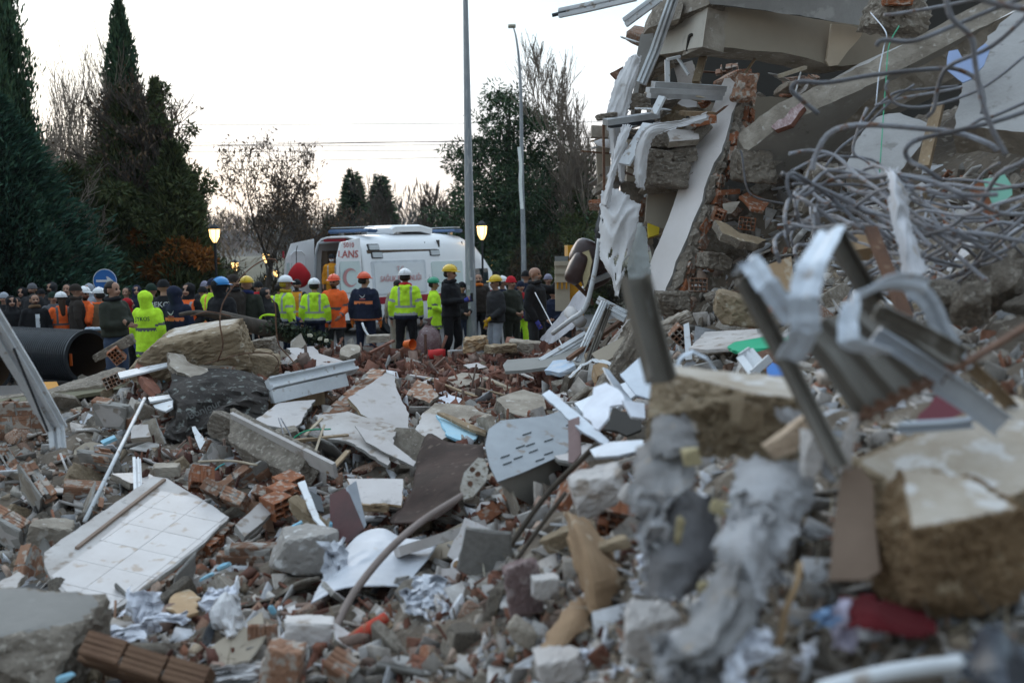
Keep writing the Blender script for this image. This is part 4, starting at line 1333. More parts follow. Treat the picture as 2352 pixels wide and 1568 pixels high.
def boots_mb(st):
 j=legs(st);out=[]
 for s in ('l','r'):
  mb=MB();a=Vector(j['a'+s])
  capsule(mb,a+V(0,.0,.06),.058,a+V(0,.02,-.03),.050,10);capsule(mb,a+V(0,.03,-.035),.046,a+V(0,-.15,-.045),.040,10)
  mb.box(a+V(0,-.06,-.078),(.045,.135,.008))
  out.append(mb)
 return out
def dome(mb,yaw,c=(0,.008,1.675),r=(.108,.118,.10),zmin=0.0,brim=None,n=20,k=7,ridge=False,thick=.006):
 vs,fs=[],[]
 rows=[]
 for i in range(k+1):
  el=math.asin(zmin)+(math.pi/2-math.asin(zmin))*i/k
  rows.append([yawp((c[0]+r[0]*math.cos(el)*math.cos(2*math.pi*q/n),c[1]+r[1]*math.cos(el)*math.sin(2*math.pi*q/n),c[2]+r[2]*math.sin(el)),yaw)for q in range(n)])
 inn=[[p+(Vector((0,0,c[2]))-p)*.06 for p in row]for row in rows]
 for row in rows:vs+=row
 for i in range(k):
  for q in range(n):
   fs.append((i*n+q,i*n+(q+1)%n,(i+1)*n+(q+1)%n,(i+1)*n+q))
 b0=len(vs);vs+=inn[0]
 for q in range(n):
  fs.append((q,b0+q,b0+(q+1)%n,(q+1)%n))
 mb.add(vs,fs)
 if brim:
  pts=[];
  vs=[];fs=[]
  for q in range(n):
   a=2*math.pi*q/n
   front=max(0,-math.sin(a))**2
   e=.012+brim*front
   zc=c[2]+r[2]*zmin
   for ee,dz in ((0,.004),(e,-.012*front),(e,-.018*front-.004),(0,-.006)):
    vs.append(yawp((c[0]+(r[0]*math.cos(math.asin(zmin))+ee-.002)*math.cos(a),c[1]+(r[1]*math.cos(math.asin(zmin))+ee-.002)*math.sin(a),zc+dz),yaw))
  for q in range(n):
   for z_ in range(4):
    fs.append((q*4+z_,q*4+(z_+1)%4,((q+1)%n)*4+(z_+1)%4,((q+1)%n)*4+z_))
  mb.add(vs,fs)
 if ridge:
  mb.tube([yawp((0,c[1]+(r[1]+.001)*math.cos(math.radians(t_)),c[2]+(r[2]+.001)*math.sin(math.radians(t_))),yaw)for t_ in range(20,161,20)],.008,5)
def hmm(mb,name,mats,smooth=True):
 me=mb.mesh(name,mats,smooth);return me
def person(px,yh,Y,rot,label,pose='down',jacket='black',style='plain',j2='silver',j3='navy',pants='black',hood=None,hem=.88,bulk=1.0,head=None,hat=None,yaw=0,st=0,beard=0,hair=M_HAIR,gloves=None,
   scarf=None,mask=None,longhair=False,group='bystanders and rescuers watching',z0=0.0,crouch=0,kx=1.0,hb=1.80):
 """px, yh: where the top of the head shows; rot 0 faces the camera, 180 turns the back"""
 b=P(px,yh,Y)
 top=b.z
 full=hb if head in HELM or hood=='up' else 1.76
 s=(top-z0)/full
 t=thing('person',label,'person',(b.x,b.y,z0),group)
 t.scale=(s*kx,s*kx,s);t.rotation_euler.z=math.radians(rot)
 yw=math.radians(yaw)
 bm_=body_mesh(pose,st,yw,1 if beard else 0).copy()
 for i,m_ in enumerate((M_SKIN,M_EYE,M_LIP,(M_GREYB if beard==2 else M_HAIR))):bm_.materials[i]=m_
 link('body',bm_,t)
 me,info=jacket_mesh(pose,yw,hood,hem,bulk)
 me=me.copy();me.materials.clear()
 for m_ in (F[jacket],F[j2],F[j3]):me.materials.append(m_)
 fn=STYLE[style]
 me.polygons.foreach_set('material_index',[fn(i)for i in info])
 jo=link('jacket' if hem>.8 else 'coat',me,t)
 tm=trousers_mesh(st).copy();tm.materials.append(F[pants]);link('trousers',tm,t)
 for mb in boots_mb(st):
  link('boot',hmm(mb,'boot',F['boot']),t)
 if head in HELM:
  mb=MB();dome(mb,yw,c=(0,.01,1.685),r=(.122,.138,.115),zmin=.0,brim=.045,ridge=True)
  link('helmet',hmm(mb,'helmet',HELM[head]),t)
 elif head:
  mb=MB();dome(mb,yw,c=(0,.01,1.665),r=(.100,.112,.110),zmin=-.12,brim=(.05 if head.startswith('cap_')else None));mb2=MB()
  link('hat',hmm(mb,'hat',F[head.replace('cap_','')]),t)
  if not head.startswith('cap_'):
   mb2.tube([yawp((.102*math.cos(a*.3142*2),.01+.114*math.sin(a*.3142*2),1.655),yw)for a in range(11)],.014,6)
   link('hat_cuff',hmm(mb2,'hat_cuff',F[head]),t)
 if head is None or head in HELM:
  if hood !='up' and hair is not None:
   mb=MB();dome(mb,yw,c=(0,.022,1.655),r=(.097,.100,.108),zmin=.05)
   # hair reaches down the back of the skull
   capsule(mb,yawp((.035,.055,1.63),yw),.062,yawp((-.035,.055,1.63),yw),.062,10)
   if longhair:
    capsule(mb,yawp((0,.07,1.6),yw),.075,(0,.12,1.32),.05,10)
   link('hair',hmm(mb,'hair',hair),t)
 if scarf:
  mb=MB();mb.tube([(.088*math.cos(a*.5236),.01+.082*math.sin(a*.5236),1.505-.012*math.cos(a))for a in range(13)],.036,8)
  link('scarf',hmm(mb,'scarf',F[scarf]),t)
 if mask:
  mb=MB();capsule(mb,yawp((.02,-.062,1.585),yw),.045,yawp((-.02,-.062,1.585),yw),.045,10)
  link('face_mask',hmm(mb,'face_mask',F['mask']),t)
 if gloves:
  j=POSES[pose]
  for s_ in ('l','r'):
   mb=MB();w,e=Vector(j['w'+s_]),Vector(j['e'+s_]);d=(w-e).normalized()
   capsule(mb,w-d*.02,.036,w+d*.07,.036,10)
   for q in (-.024,-.008,.008,.024):
    sd=d.cross(Vector((1,0,0))).normalized()
    capsule(mb,w+d*.08+sd*q,.013,w+d*.14+sd*q*1.2,.011,6,2)
   capsule(mb,w+d*.04,.014,w+d*.07+Vector((-.045 if w.x>0 else .045,0,0)),.012,6,2)
   link('glove',hmm(mb,'glove',F[gloves]),t)
 return t,jo
def back_text(t,s,size,z,y,mt,width=None,nm='lettering',x=0):
 """print on the back of a jacket; local frame, back faces +Y"""
 M=frame_M((x,y,z),(-1,0,0),(0,0,1))
 o=text_part(s,size,M,mt,None,name=nm,width=width,extrude=.003)
 o.parent=t
 return o
M_TXTK=flat('dark_green_print',(0.03,0.09,0.05));M_TXTW=flat('white_print',(0.6,0.62,0.64))
def bird_print(t,x,z,y):
 mb=MB()
 pts=[(-.06,.03),(-.02,.0),(0,-.012),(.02,0),(.055,.045),(.035,-.005),(.01,-.03),(-.02,-.025)]
 mb.add([V(x-a,y,z+b)for a,b in pts]+[V(x-a,y-.01,z+b)for a,b in pts],[tuple(range(8))]+[(i,(i+1)%8,(i+1)%8+8,i+8)for i in range(8)])
 link('emblem',mb.mesh('emblem',M_TXTW),t)
 mb=MB();mb.box((x,y-.004,z-.05),(.055,.004,.008));link('emblem_bar',mb.mesh('emblem_bar',M_TXTR),t)
# --- far left bystanders
pp=person
pp(8,672,19,10,'bystander at the left edge in black with a bluish white cap',jacket='black',head='lgrey')
pp(25,676,18,25,'hooded man in black, second from the left edge, looking right',hood='up',jacket='black',pants='grey',yaw=10)
pp(37,683,18.6,-10,'dark haired woman in black beside the hooded man at far left',jacket='black',kx=.93,scarf='black',longhair=True)
pp(49,657,21,0,'tall black hooded figure behind the far left women',hood='up',jacket='black')
pp(73,651,20.5,0,'man with a dark grey wool hat standing in the back row at far left',head='grey',jacket='char',beard=1)
pp(78,675,17.8,30,'bearded young man whose black coat hangs open on a white shirt',jacket='black',style='open',j2='mask',beard=1,scarf='tan',yaw=10)
pp(94,664,21,180,'dark figure seen from behind between the two bearded men',jacket='char',head='black')
pp(116,645,21.3,-15,'hooded man standing taller in the back row above the long haired rescuer',hood='up',jacket='char',beard=1)
pp(121,671,19,40,'man in a dark green wool hat left of the orange clad woman',head='bot',jacket='grey',j2='grey')
pp(153,652,21,5,'young bystander with dark hair just left of the brown hatted officer',jacket='black')
pp(139,669,18.2,215,'long haired woman in white helmet and orange rescue jacket seen from behind',jacket='orange',style='vest',j2='dsil',j3='orange',head='white',longhair=True,hair=M_BRNH,pants='orange',pose='belly')
pp(174,653,17.9,120,'officer in dark brown jacket and brown wool hat turned to the right',jacket='brown',head='brown',pants='brown',pose='hips',scarf='brown')
pp(193,657,18.3,60,'rescuer in orange jacket and white helmet facing right behind the officer',jacket='orange',style='vest',j2='silver',j3='orange',head='white',pose='phone',beard=1)
pp(201,648,20.5,-10,'bystander in a pale grey hood just above the orange clad rescuers',hood='up',jacket='lgrey',j2='grey')
pp(226,659,18.0,230,'person in white helmet and tan coat left of the man with crossed arms',jacket='tan',style='sleeveless',j2='tan',j3='orange',head='white',pants='orange',pose='belly',hair=M_HAIR)
pp(258,645,14.6,70,'short haired man in dark olive jacket and jeans standing with crossed arms',pose='cross',jacket='green',pants='jeans',scarf='black',yaw=8,hem=.98,bulk=1.05)
pp(289,660,21,0,'dark haired bystander just behind the crossed arms man',jacket='char')
pp(296,681,17.5,110,'person in a bright red hooded jacket and black trousers',hood='up',jacket='red',pants='black',kx=.95,hem=.8)
pp(313,652,21,15,'bystander in a dark blue hood between red jacket and long neon coat',hood='up',jacket='navy')
t,_=pp(336,663,15.6,172,'person in long neon yellow hooded coat with dark print on its back',hood='up',jacket='neon',style='coat',j2='dsil',hem=.66,pants='black',bulk=1.08,gloves='glove',yaw=-20)
back_text(t,'JYKOS',.095,1.30,.178,M_TXTK,width=.26)
pp(347,652,17.5,180,'person in black coat and dark green hat directly behind the neon hood',jacket='black',head='bot')
t,_=pp(375,643,16.8,178,'guard in black cap and black coat with white letters on its back',jacket='black',head='black',hem=.78,bulk=1.08,pants='black')
back_text(t,'BEKÇİ',.12,1.355,.172,M_TXTW,width=.36)
t,_=pp(404,652,15.9,165,'hooded worker in navy jacket with orange bands, seen from behind',hood='up',jacket='navy',style='band',j2='osil',pants='navy',pose='belly',yaw=-30)
bird_print(t,.02,1.32,.162)
pp(430,646,17.3,-15,'woman facing us in orange vest under a black padded hood',hood='up',jacket='orange',style='sleeveless',j2='silver',j3='black',pants='black',pose='hold')
pp(466,659,19.5,60,'man with black cap beside the neon vest, looking right',head='black',jacket='char',pose='belly')
pp(470,646,21.5,20,'bystander in a lilac wool hat in the back row',head='lilac',jacket='char')
pp(489,640,18.3,165,'person in neon yellow and orange vest partly hidden behind the blue helmet',jacket='neon',style='vest',j2='osil',j3='neon',head='navy')
pp(507,634,16,150,'man in bright blue helmet and black hooded jacket seen from behind',head='blue',hood='up',jacket='black',style='plain',pants='black',bulk=1.12,pose='belly',yaw=-20,hb=1.81)
pp(536,631,17.5,60,'man in dark brown jacket and black wool hat right of the blue helmet',head='brown',jacket='brown',beard=1,scarf='black',pants='char')
pp(566,633,17.8,180,'man in yellow helmet with dark blue scarf seen from behind',head='yellow',jacket='green',scarf='dblue',hood='scarf',gloves='oglove',pose='hold',hair=None)
pp(594,647,20,30,'man in navy coat with a red scarf and black cap',head='black',jacket='navy',scarf='rred')
pp(611,657,18,45,'person in black hooded jacket just left of the neon clad pair',hood='up',jacket='char',pants='char')
pp(641,650,20.6,180,'neon clad rescuer half hidden behind the one with the mustard scarf',jacket='neon',style='vest',j2='silver',j3='navy')
pp(656,632,18.5,120,'rescuer in neon jacket, white helmet and mustard scarf facing right',head='white',jacket='neon',style='vest',j2='silver',j3='navy',scarf='yscarf',pose='hold',hair=F['yscarf'],gloves='glove',pants='navy',bulk=1.05)
pp(681,642,21.5,-10,'medic in amber and navy jacket standing below the red bag',jacket='amber',style='sleeveless',j2='silver',j3='navy',head='black',beard=1,pants='navy')
t,_=pp(721,638,19,185,'rescuer in neon jacket and white helmet, back turned, left of the orange coat',head='white',hood='down',jacket='neon',style='vest',j2='silver',j3='navy',pants='navy',bulk=1.08)
pp(762,584,25.9,0,'masked medic in amber overalls standing inside the open ambulance',head='black',jacket='amber',style='sleeveless',j2='silver',j3='amber',mask=True,pants='amber',z0=.56)
pp(766,629,19.3,-12,'rescuer in long orange coat and orange helmet looking down',head='orange',jacket='orange',style='coat',j2='dsil',hem=.72,pose='hold',pants='char',bulk=1.05,beard=1)
t,_=pp(836,624,19,172,'worker in orange helmet and navy uniform with orange bands, back turned',head='orange',jacket='navy',style='band',j2='osil',pants='navy',bulk=1.10,yaw=-35,gloves='oglove',st=1)
bird_print(t,0,1.34,.165)
pp(912,642,21,200,'person in beige coat half hidden behind the central neon rescuer',jacket='beige',hood='down',pants='beige')
t,_=pp(930,616,18.8,180,'central rescuer in neon and navy jacket with white helmet and red scarf, back to us',head='white',hood='down',jacket='neon',style='vest',j2='silver',j3='navy',pants='black',bulk=1.10,scarf='rred',st=1)
pp(996,636,20,100,'person in green helmet and neon coat facing the phone user',head='green',jacket='neon',style='coat',j2='dsil',hem=.68,pose='belly',gloves='glove',pants='char')
t,_=pp(1034,607,18.6,62,'man in yellow helmet and black clothes looking down at his phone',head='yellow',hood='down',jacket='black',pose='phone',gloves='glove',st=1,yaw=12,scarf='black',pants='black')
mb=MB();mb.box((0,-.42,1.235),(.035,.008,.07));link('phone',hmm(mb,'phone',M_BLACKP,False),t)
pp(1061,648,20.5,30,'man in black wool hat and puffy jacket left of the steel pole',head='black',jacket='char',pants='jeans',bulk=1.1,pose='belly')
pp(1082,640,22,10,'person in pale grey coat hidden behind the steel pole',jacket='lgrey',hood='down',pants='lgrey')
pp(1098,628,21.5,5,'man in dark jacket with orange scarf right of the steel pole',jacket='brown',scarf='oglove',beard=1,bulk=1.15)
pp(1137,631,18.5,-60,'man in yellow helmet, dark puffy jacket and pale trousers looking left',head='yellow',jacket='char',bulk=1.12,pants='lgrey',gloves='yglove',pose='hold',st=1)
pp(1153,633,20.5,-30,'person in white helmet right behind the yellow helmeted man',head='white',jacket='navy')
pp(1174,635,19,40,'man in red wool hat and olive padded jacket',head='rred',jacket='green',pants='green',bulk=1.08,pose='belly')
pp(1196,646,20.5,20,'person in blue and red jacket behind the bald man',jacket='red',head='navy',pants='neon',style='open',j2='dblue')
pp(1208,622,21.5,170,'person in black wool hat behind the bald man',head='black',jacket='navy')
pp(1229,613,17.4,65,'bald grey bearded man in black raising his arm towards the wreck',jacket='black',pose='reach',beard=2,hair=None,bulk=1.15,pants='char',scarf='black',gloves='glove',st=1)
pp(1259,630,22,10,'bystander in dark pink hat behind the raised arm',head='lilac',jacket='black')
pp(1271,660,18.6,-20,'smoking man in navy jacket bending forward beside the yellow truck',jacket='navy',pose='belly',pants='black')
# things among the crowd
c=P(985,790,18.2);gz=0
t=thing('rubbish_sack','tall translucent sack of reddish debris standing behind the central rescuer','sack',(c.x,c.y,0))
vv,ff=ico(3);mb=MB()
mb.add([V(c.x,c.y,.42)+V(v[0]*.24,v[1]*.22,v[2]*.43)*(1+.12*noise.noise(Vector(v)*4))for v in vv],ff)
part('sack_body',mb,mat('dusky_red_sack',(.14,.07,.075),(.22,.15,.15),(.32,.27,.27),scale=9,rough=.3,bump=.6,bscale=12,rand=0,c3amt=.58,spec=.5),t,smooth=True)
mb=MB();mb.tube([V(c.x,c.y,.82),V(c.x+.02,c.y,.90),V(c.x,c.y,.96)],[.05,.03,.09],8);part('tied_neck',mb,MATS['dusky_red_sack'],t,smooth=True)
c=P(1003,812,17.5)
vv,ff=rock(5,2,(.16,.1,.1),3,.05);mb=MB();mb.add([c+v for v in vv],ff)
single('bag',mb,flat('bright_red_bag',(.55,.03,.03)),'small bright red bag at the foot of the tall sack','bag',smooth=True)
# stretcher rail among the neon clad rescuers
t=thing('stretcher','white and yellow stretcher end between the hooded person and the neon pair','stretcher',P(622,760,17.2)*1)
mb=MB();mb.bar(P(575,748,17.2),P(640,746,17.2),.05,.07);part('mattress',mb,M_PVC,t)
mb=MB();mb.tube(catmull(PP([(597,748,17.1),(598,730,17.1),(612,723,17.1),(632,724,17.1)]),4),.022,6);part('handle',mb,F['neon'],t)
mb=MB();mb.bar(P(618,735,17.15),P(622,775,17.15),.04,.04);part('frame',mb,M_BLACKP,t)
mb=MB();mb.bar(P(580,750,17.2),P(584,820,17.2),.03,.03);mb.bar(P(636,750,17.2),P(638,820,17.2),.03,.03);part('leg_frame',mb,M_ALU,t)
bpy.data.objects.remove(_tmpo)
# ================================================================ built pieces of the rubble, left and middle
def YG(px,py):
 Y=1.8;d=ray(px,py)
 while Y<22:
  p=CP+d*(Y/d.y)
  if p.z<TZ(p.x,p.y):
   return Y
  Y+=.12
 return 20.0
LAND=[]       # landmarks for the labels of loose pieces: (picture x, y, depth, phrase)
def land(px,py,Y,phrase):
 LAND.append((px,py,Y,phrase))
def board(name,label,cat,outline,anchors,thick,face,side=None,back=None,jag=.012,rough=.01,step=.07,seed=0,group=None,smooth=False,guard=True):
 mb=MB()
 panel(mb,anchors,outline,thick,jag,step,rough,seed,guard=guard)
 return single(name,mb,[face,side or face,back or side or face],label,cat,group)
def stone(name,label,cat,px,py,Y,dims,rot,skin,core,seed,flat_=(5,),sub=4,rough=.03,cuts=4,group=None,boxy=.8,guard=True):
 if 6>Y or py>850:Y=min(Y,YG(px,py)+.02)
 vs,fs,mi=rock2(seed,sub,dims,cuts,rough,flat_,boxy)
 R=rotm(*[math.radians(a)for a in rot]);c=P(px,py,Y)
 mb=MB();mb.add([c+R @v for v in vs],fs,mi)
 o=single(name,mb,[skin,core],label,cat,group)
 if guard:
  k=FPX/Y;w=(max(v.x for v in mb.v)-min(v.x for v in mb.v))/2*k*.8;h=(max(v.z for v in mb.v)-min(v.z for v in mb.v))/2*k*.8
  HERO.append(([(px-w,py-h),(px+w,py-h),(px+w,py+h),(px-w,py+h)],Y))
 return o
def bar_thing(name,label,cat,pts,r,m,n=8,group=None,r1=None,smoothn=5,smooth=True):
 mb=MB();mb.tube(catmull(PP(pts),smoothn)if len(pts)>2 else PP(pts),r,n,r1=r1)
 return single(name,mb,m,label,cat,group,smooth=smooth)
def ribbed_brick(mb,c,R,L=.19,H=.13,W=.085,mi=0,seed=0):
 hollow_brick(mb,c,R,2,3,(W/2-.004,H/3-.003),L,.008,seed,0)
def masonry(label,px,py,Y,rot,cols,rows,plaster=M_PLAST,seed=0,brick=M_BRICKD,group=None,miss=.15,W=.10,missing=(),L=.20,H=.14,cat='wall fragment',broken=.25):
 """lump of wall: bricks laid in mortar with a plaster skin on its +Y side"""
 r=random.Random(seed);Y=min(Y,YG(px,py)-.05)
 R=rotm(*[math.radians(a)for a in rot]);c=P(px,py,Y)
 t=thing('wall_fragment',label,cat,c,group)
 mb=MB();
 vs,fs,mi=rock2(seed+3,3,(cols*L/2*1.0,W*.42,rows*H/2*1.0),3,.02,(),.95)
 mb.add([c+R @v for v in vs],fs);part('mortar',mb,M_MORTAR,t)
 if plaster:
  mb=MB();vs,fs,mi=rock2(seed+5,3,(cols*L/2*1.02,.014,rows*H/2*1.02),3,.012,(3,),.98)
  mb.add([c+R @(v+V(0,W*.55+.008,0))for v in vs],fs,mi);part('plaster_layer',mb,[plaster,M_MORTAR],t)
 for j in range(rows):
  for i in range(cols):
   if r.random()<miss:
    continue
   off=(L/2 if j%2 else 0)*.5
   x=(i-(cols-1)/2)*L+off-L*.12
   z=(j-(rows-1)/2)*H
   mb=MB()
   Rb=R @Matrix.Rotation(math.radians(90+r.uniform(-3,3)),3,'Z')
   hollow_brick(mb,c+R @V(x,r.uniform(-.01,.006),z),Rb,2,3,(W/2-.004,H/3-.005),L*.94,.008,seed+i+j*9,r.choice((0,0,broken)),grooves=True)
   part('brick',mb,brick,t)
 k=FPX/Y;w=cols*L/2*k*.8;h=rows*H/2*k*.8
 HERO.append(([(px-w,py-h),(px+w,py-h),(px+w,py+h),(px-w,py+h)],Y))
 return t
def hbrick(label,px,py,Y,rot,nx=3,nz=4,seed=0,broken=0.0,m=M_BRICK,L=.19,cell=.043,group=None,name='hollow_brick'):
 if py>850:Y=min(Y,YG(px,py)-.12)
 R=rotm(*[math.radians(a)for a in rot]);mb=MB();c=P(px,py,Y)
 hollow_brick(mb,c,R,nx,nz,(cell,cell),L,.008,seed,broken)
 o=single(name,mb,m,label,'brick',group)
 k=FPX/Y*.09
 HERO.append(([(px-k,py-k),(px+k,py-k),(px+k,py+k),(px-k,py+k)],Y))
 return o
# --- corrugated pipes
M_PIPEIN=flat('pipe_inner',(0.045,0.026,0.014),rough=.6)
def pipe(px,py,Y,r,ax,L,label,rim=True):
 c=P(px,py,Y);a=Vector(ax).normalized()
 t=thing('corrugated_pipe',label,'pipe',V(c.x,c.y,0))
 mb=MB();pts,rs=[],[]
 n=int(L/.055)
 for i in range(n):
  for dr,dd_ in ((0,0),(0,.018),(.018,.028),(.018,.044)):
   pts.append(c+a*(i*.055+dd_));rs.append(r-.018+dr)
 mb.tube(pts,rs,40,cap=False);part('shell',mb,M_BLACKP,t,smooth=False)
 mb=MB();mb.tube([c+a*.0,c+a*L],r-.05,36,cap=False);mb.f=[f[::-1]for f in mb.f]
 part('inner_wall',mb,M_PIPEIN,t,smooth=True)
 mb=MB();s=a.cross(V(0,0,1)).normalized();u=s.cross(a);vs=[]
 for k in range(41):
  q=2*math.pi*k/40;e=s*math.cos(q)+u*math.sin(q)
  vs+=[c+e*(r+.004),c+e*(r-.052),c+e*(r+.004)+a*.03]
 mb.add(vs,[(3*k,3*k+1,3*k+4,3*k+3)for k in range(40)]+[(3*k,3*k+3,3*k+5,3*k+2)for k in range(40)])
 part('rim',mb,M_BLACKP,t)
 return t
t=pipe(203,818,16.4,.44,(-.86,.5,0),5.0,'long black corrugated pipe lying at the left before the bystanders')
mb=MB();mb.box(P(163,826,16.32),(.02,.012,.10));part('orange_mark',mb,M_ORANGE,t)
pipe(-24,842,15.6,.42,(-.9,.45,0),3.0,'second corrugated pipe whose brownish mouth shows at the left edge')
land(120,820,16.4,'the black corrugated pipe')
for k,(px,dx)in enumerate(((195,.0),(212,.02))):
 c=P(px,756,16.9)
 t=thing('water_bottle',['clear water bottle lying on the pipe, left of the other','clear water bottle lying on the pipe nearer its mouth'][k],'bottle',c)
 mb=MB();d=V(1,.2+dx*5,0).normalized();mb.tube([c,c+d*.02,c+d*.15,c+d*.2,c+d*.205],[.02,.034,.034,.012,.012],8);part('bottle_body',mb,mat('bottle_plastic',(.45,.55,.65),rough=.15,bump=0,rand=0,spec=.7),t,smooth=True)
 mb=MB();mb.tube([c+d*.203,c+d*.225],.014,8);part('cap',mb,M_BLUE,t)
board('tray','flat yellow orange tray lying in front of the black pipe','tray',[(58,878),(130,876),(136,888),(120,896),(60,893)],[(58,878,14),(130,876,14),(60,893,13.2)],.05,flat('amber_plastic',(.55,.25,.03)),jag=0,rough=0)
board('rubber_mat','black rubber mat under the yellow tray','mat',[(-20,886),(60,884),(135,892),(140,906),(-20,912)],[(-20,886,13.6),(135,892,13.6),(-20,912,12.4)],.03,M_BLACKP,jag=.005,rough=0)
# --- white plastic window frame leaning at the left
sec=[(-.045,-.028),(.045,-.028),(.045,-.01),(.026,-.01),(.026,.012),(.008,.012),(.008,-.004),(-.012,-.004),(-.012,.022),(-.045,.022)]
t=thing('broken_window','long white plastic window frame piece leaning down from the left edge, bent near its foot','window frame',P(135,1000,7.3))
a_,b_=P(-30,715,6.6),P(133,990,7.4)
mb=MB();mb.sweep([a_,a_.lerp(b_,.5)+V(.01,0,.0),b_],[(x*1.5,y*1.5)for x,y in sec],(1,0,.5));part('long_profile',mb,M_PVC,t)
mb=MB();mb.sweep([P(128,975,7.38),P(133,1030,7.3)],[(x*1.1,y*1.2)for x,y in sec],(1,-.1,0));part('short_profile',mb,M_PVC,t)
mb=MB();mb.tube(PP([(32,800,6.72),(110,990,7.1)]),.009,5);part('rubber_seal',mb,M_BLACKP,t)
HERO.append(([(-20,740),(20,760),(150,1000),(110,1030)],7.2));land(90,900,7,'the leaning white frame')
# --- long slab edge that runs from the left edge up to the boulder
board('wall_slab','long low wall slab with grey cast edge reaching in from the left under the pipe','wall slab',[(-30,912),(95,898),(190,868),(268,842),(286,846),(292,868),(230,884),(120,900),(0,916),(-30,920)],[(-30,915,12.0),(270,845,12.3),(120,900,11.8)],.5,M_CONCD,M_CONC,seed=3,jag=.02,rough=.03)
board('plank','greenish board under the long low wall slab at left','board',[(-30,920),(120,902),(235,886),(300,872),(296,890),(190,905),(150,915),(-30,938)],[(-30,925,11.7),(290,880,11.9),(100,915,11.5)],.04,mat('green_grey_board',(.17,.16,.10),(.12,.11,.07),scale=3,bump=.2,rand=0),jag=.006,rough=0,seed=2)
hbrick('hollow brick with red mesh of holes on the ridge just right of the pipe mouth',268,815,11.9,(10,-35,12),3,4,1)
hbrick('hollow brick with twelve dark holes at the end of the long low slab',265,872,11.4,(0,-22,8),5,3,2,m=M_BRICKD,L=.2)
stone('concrete_chunk','narrow concrete chunk resting over the red holed brick on the ridge','concrete chunk',262,800,12.0,(.28,.1,.06),(0,-28,5),M_CONC,M_CONCD,12)
# --- the big boulder on the ridge
stone('boulder','largest pale and tan boulder on the ridge below the neon coat','boulder',440,810,11.6,(.72,.42,.30),(8,-13,4),M_TOPST,M_CONCT,21,sub=5,rough=.035,boxy=.9,cuts=6)
land(440,800,11.6,'the big tan boulder')
stone('boulder','blocky grey end piece of broken stone right against the big tan boulder','boulder',525,800,11.7,(.22,.25,.24),(5,10,30),M_CONC,M_CONCT,22,rough=.05)
stone('concrete_chunk','layered rough concrete lump right of the tan boulder','concrete chunk',598,800,12.2,(.24,.18,.12),(0,-12,12),M_CONC,M_CONCD,23,flat_=(),rough=.06)
stone('concrete_chunk','squarish tan mortar block below the layered lump','concrete chunk',604,838,11.6,(.19,.16,.13),(5,5,15),M_CONCT,M_CONCT,24,rough=.03)
stone('concrete_chunk','low dusty rock between the tan mortar block and the ridge top','concrete chunk',585,818,12,(.30,.2,.10),(0,6,-10),M_CONC,M_CONCT,25,flat_=(),rough=.04)
# concrete shard in front of the boulder
board('concrete_shard','pale grey pointed concrete shard lying over the dark patterned cloth','concrete shard',[(384,809),(420,815),(440,835),(505,855),(530,868),(490,878),(440,868),(400,848),(388,830)],[(384,809,11.1),(530,868,10.7),(400,848,10.6)],.09,M_CONC,M_CONCD,seed=4,jag=.02,rough=.02)
board('concrete_shard','thin light concrete plate right of the pointed shard','concrete shard',[(455,835),(500,825),(528,840),(545,866),(500,872),(460,856)],[(455,835,11.3),(528,840,11.3),(500,872,10.9)],.05,M_CONC,M_CONCD,seed=5)
# bent wires over the boulder
for k,(pts,lab)in enumerate([([(500,830,10.6),(512,790,10.5),(505,740,10.5),(515,690,10.6),(560,630,10.8),(600,600,11),(628,595,11),(638,604,11)],'tall thin rusty wire arching up from the boulder towards the ambulance'),
        ([(618,680,11),(632,700,11),(634,745,11),(640,790,11),(665,820,11),(690,850,10.9)],'second thin wire hanging down right of the arching one'),
        ([(438,726,12.2),(480,716,12.1),(530,726,12)],'pale broken twig end beside the fallen trunk'),
        ([(470,836,10.7),(560,812,10.7),(620,812,10.8),(640,830,10.8),(632,846,10.8)],'grey wire lying across the stones behind the white sill')]):
 bar_thing('bent_wire',lab,'wire',pts,.008 if k !=3 else .006,M_RUST,5)
# fallen tree trunk
t=thing('fallen_tree','fallen tree trunk lying across behind the boulders, its end green with ivy','log',P(560,750,12.9))
mb=MB();mb.tube(catmull(PP([(505,727,12.8),(560,742,12.9),(620,757,13.1),(700,775,13.4)]),6),.085,10,r1=.13);part('trunk',mb,M_BARK,t,smooth=True)
mb=MB();mb.tube(catmull(PP([(508,728,12.8),(470,720,12.7),(440,718,12.6),(412,722,12.6)]),5),.05,7,r1=.022);part('branch',mb,M_BARK,t,smooth=True)
mb=MB();mb.tube(catmull(PP([(560,738,12.7),(500,722,12.6),(450,719,12.5)]),5),.035,7,r1=.02);part('branch',mb,M_BARK,t,smooth=True)
rs=np.random.RandomState(5);a_=P(620,750,13);b_=P(740,780,13.4)
k=1300;u=rs.uniform(0,1,k);pts=np.array(a_)[None]*(1-u[:,None])+np.array(b_)[None]*u[:,None]+rs.normal(size=(k,3))*np.array([.06,.06,.045])
me=slivers('ivy',pts-np.array(t.location),rs.normal(size=(k,3))+np.array([0,-.2,.4]),rs.uniform(.03,.08,k),rs.uniform(.02,.05,k),tints(rs,k,.5),leaf_mat('ivy_leaves',(.05,.065,.04)),rs)
o=link('ivy',me,t);o['kind']='stuff'
rs=np.random.RandomState(6)
for k,(px,py)in enumerate(((712,770),(735,778),(750,782))):
 c=P(px,py,12.8);mb=MB();vv,ff,_m=rock2(60+k,3,(.032,.03,.022),4,.12,());mb.add([c+v for v in vv],ff)
 single('foam_lump',mb,flat('cream_foam',(.55,.52,.40)),['cream foam lump at the ivy end of the fallen trunk, leftmost','cream foam lump in the middle of the three by the trunk','cream foam lump farthest right of the trunk'][k],'foam')
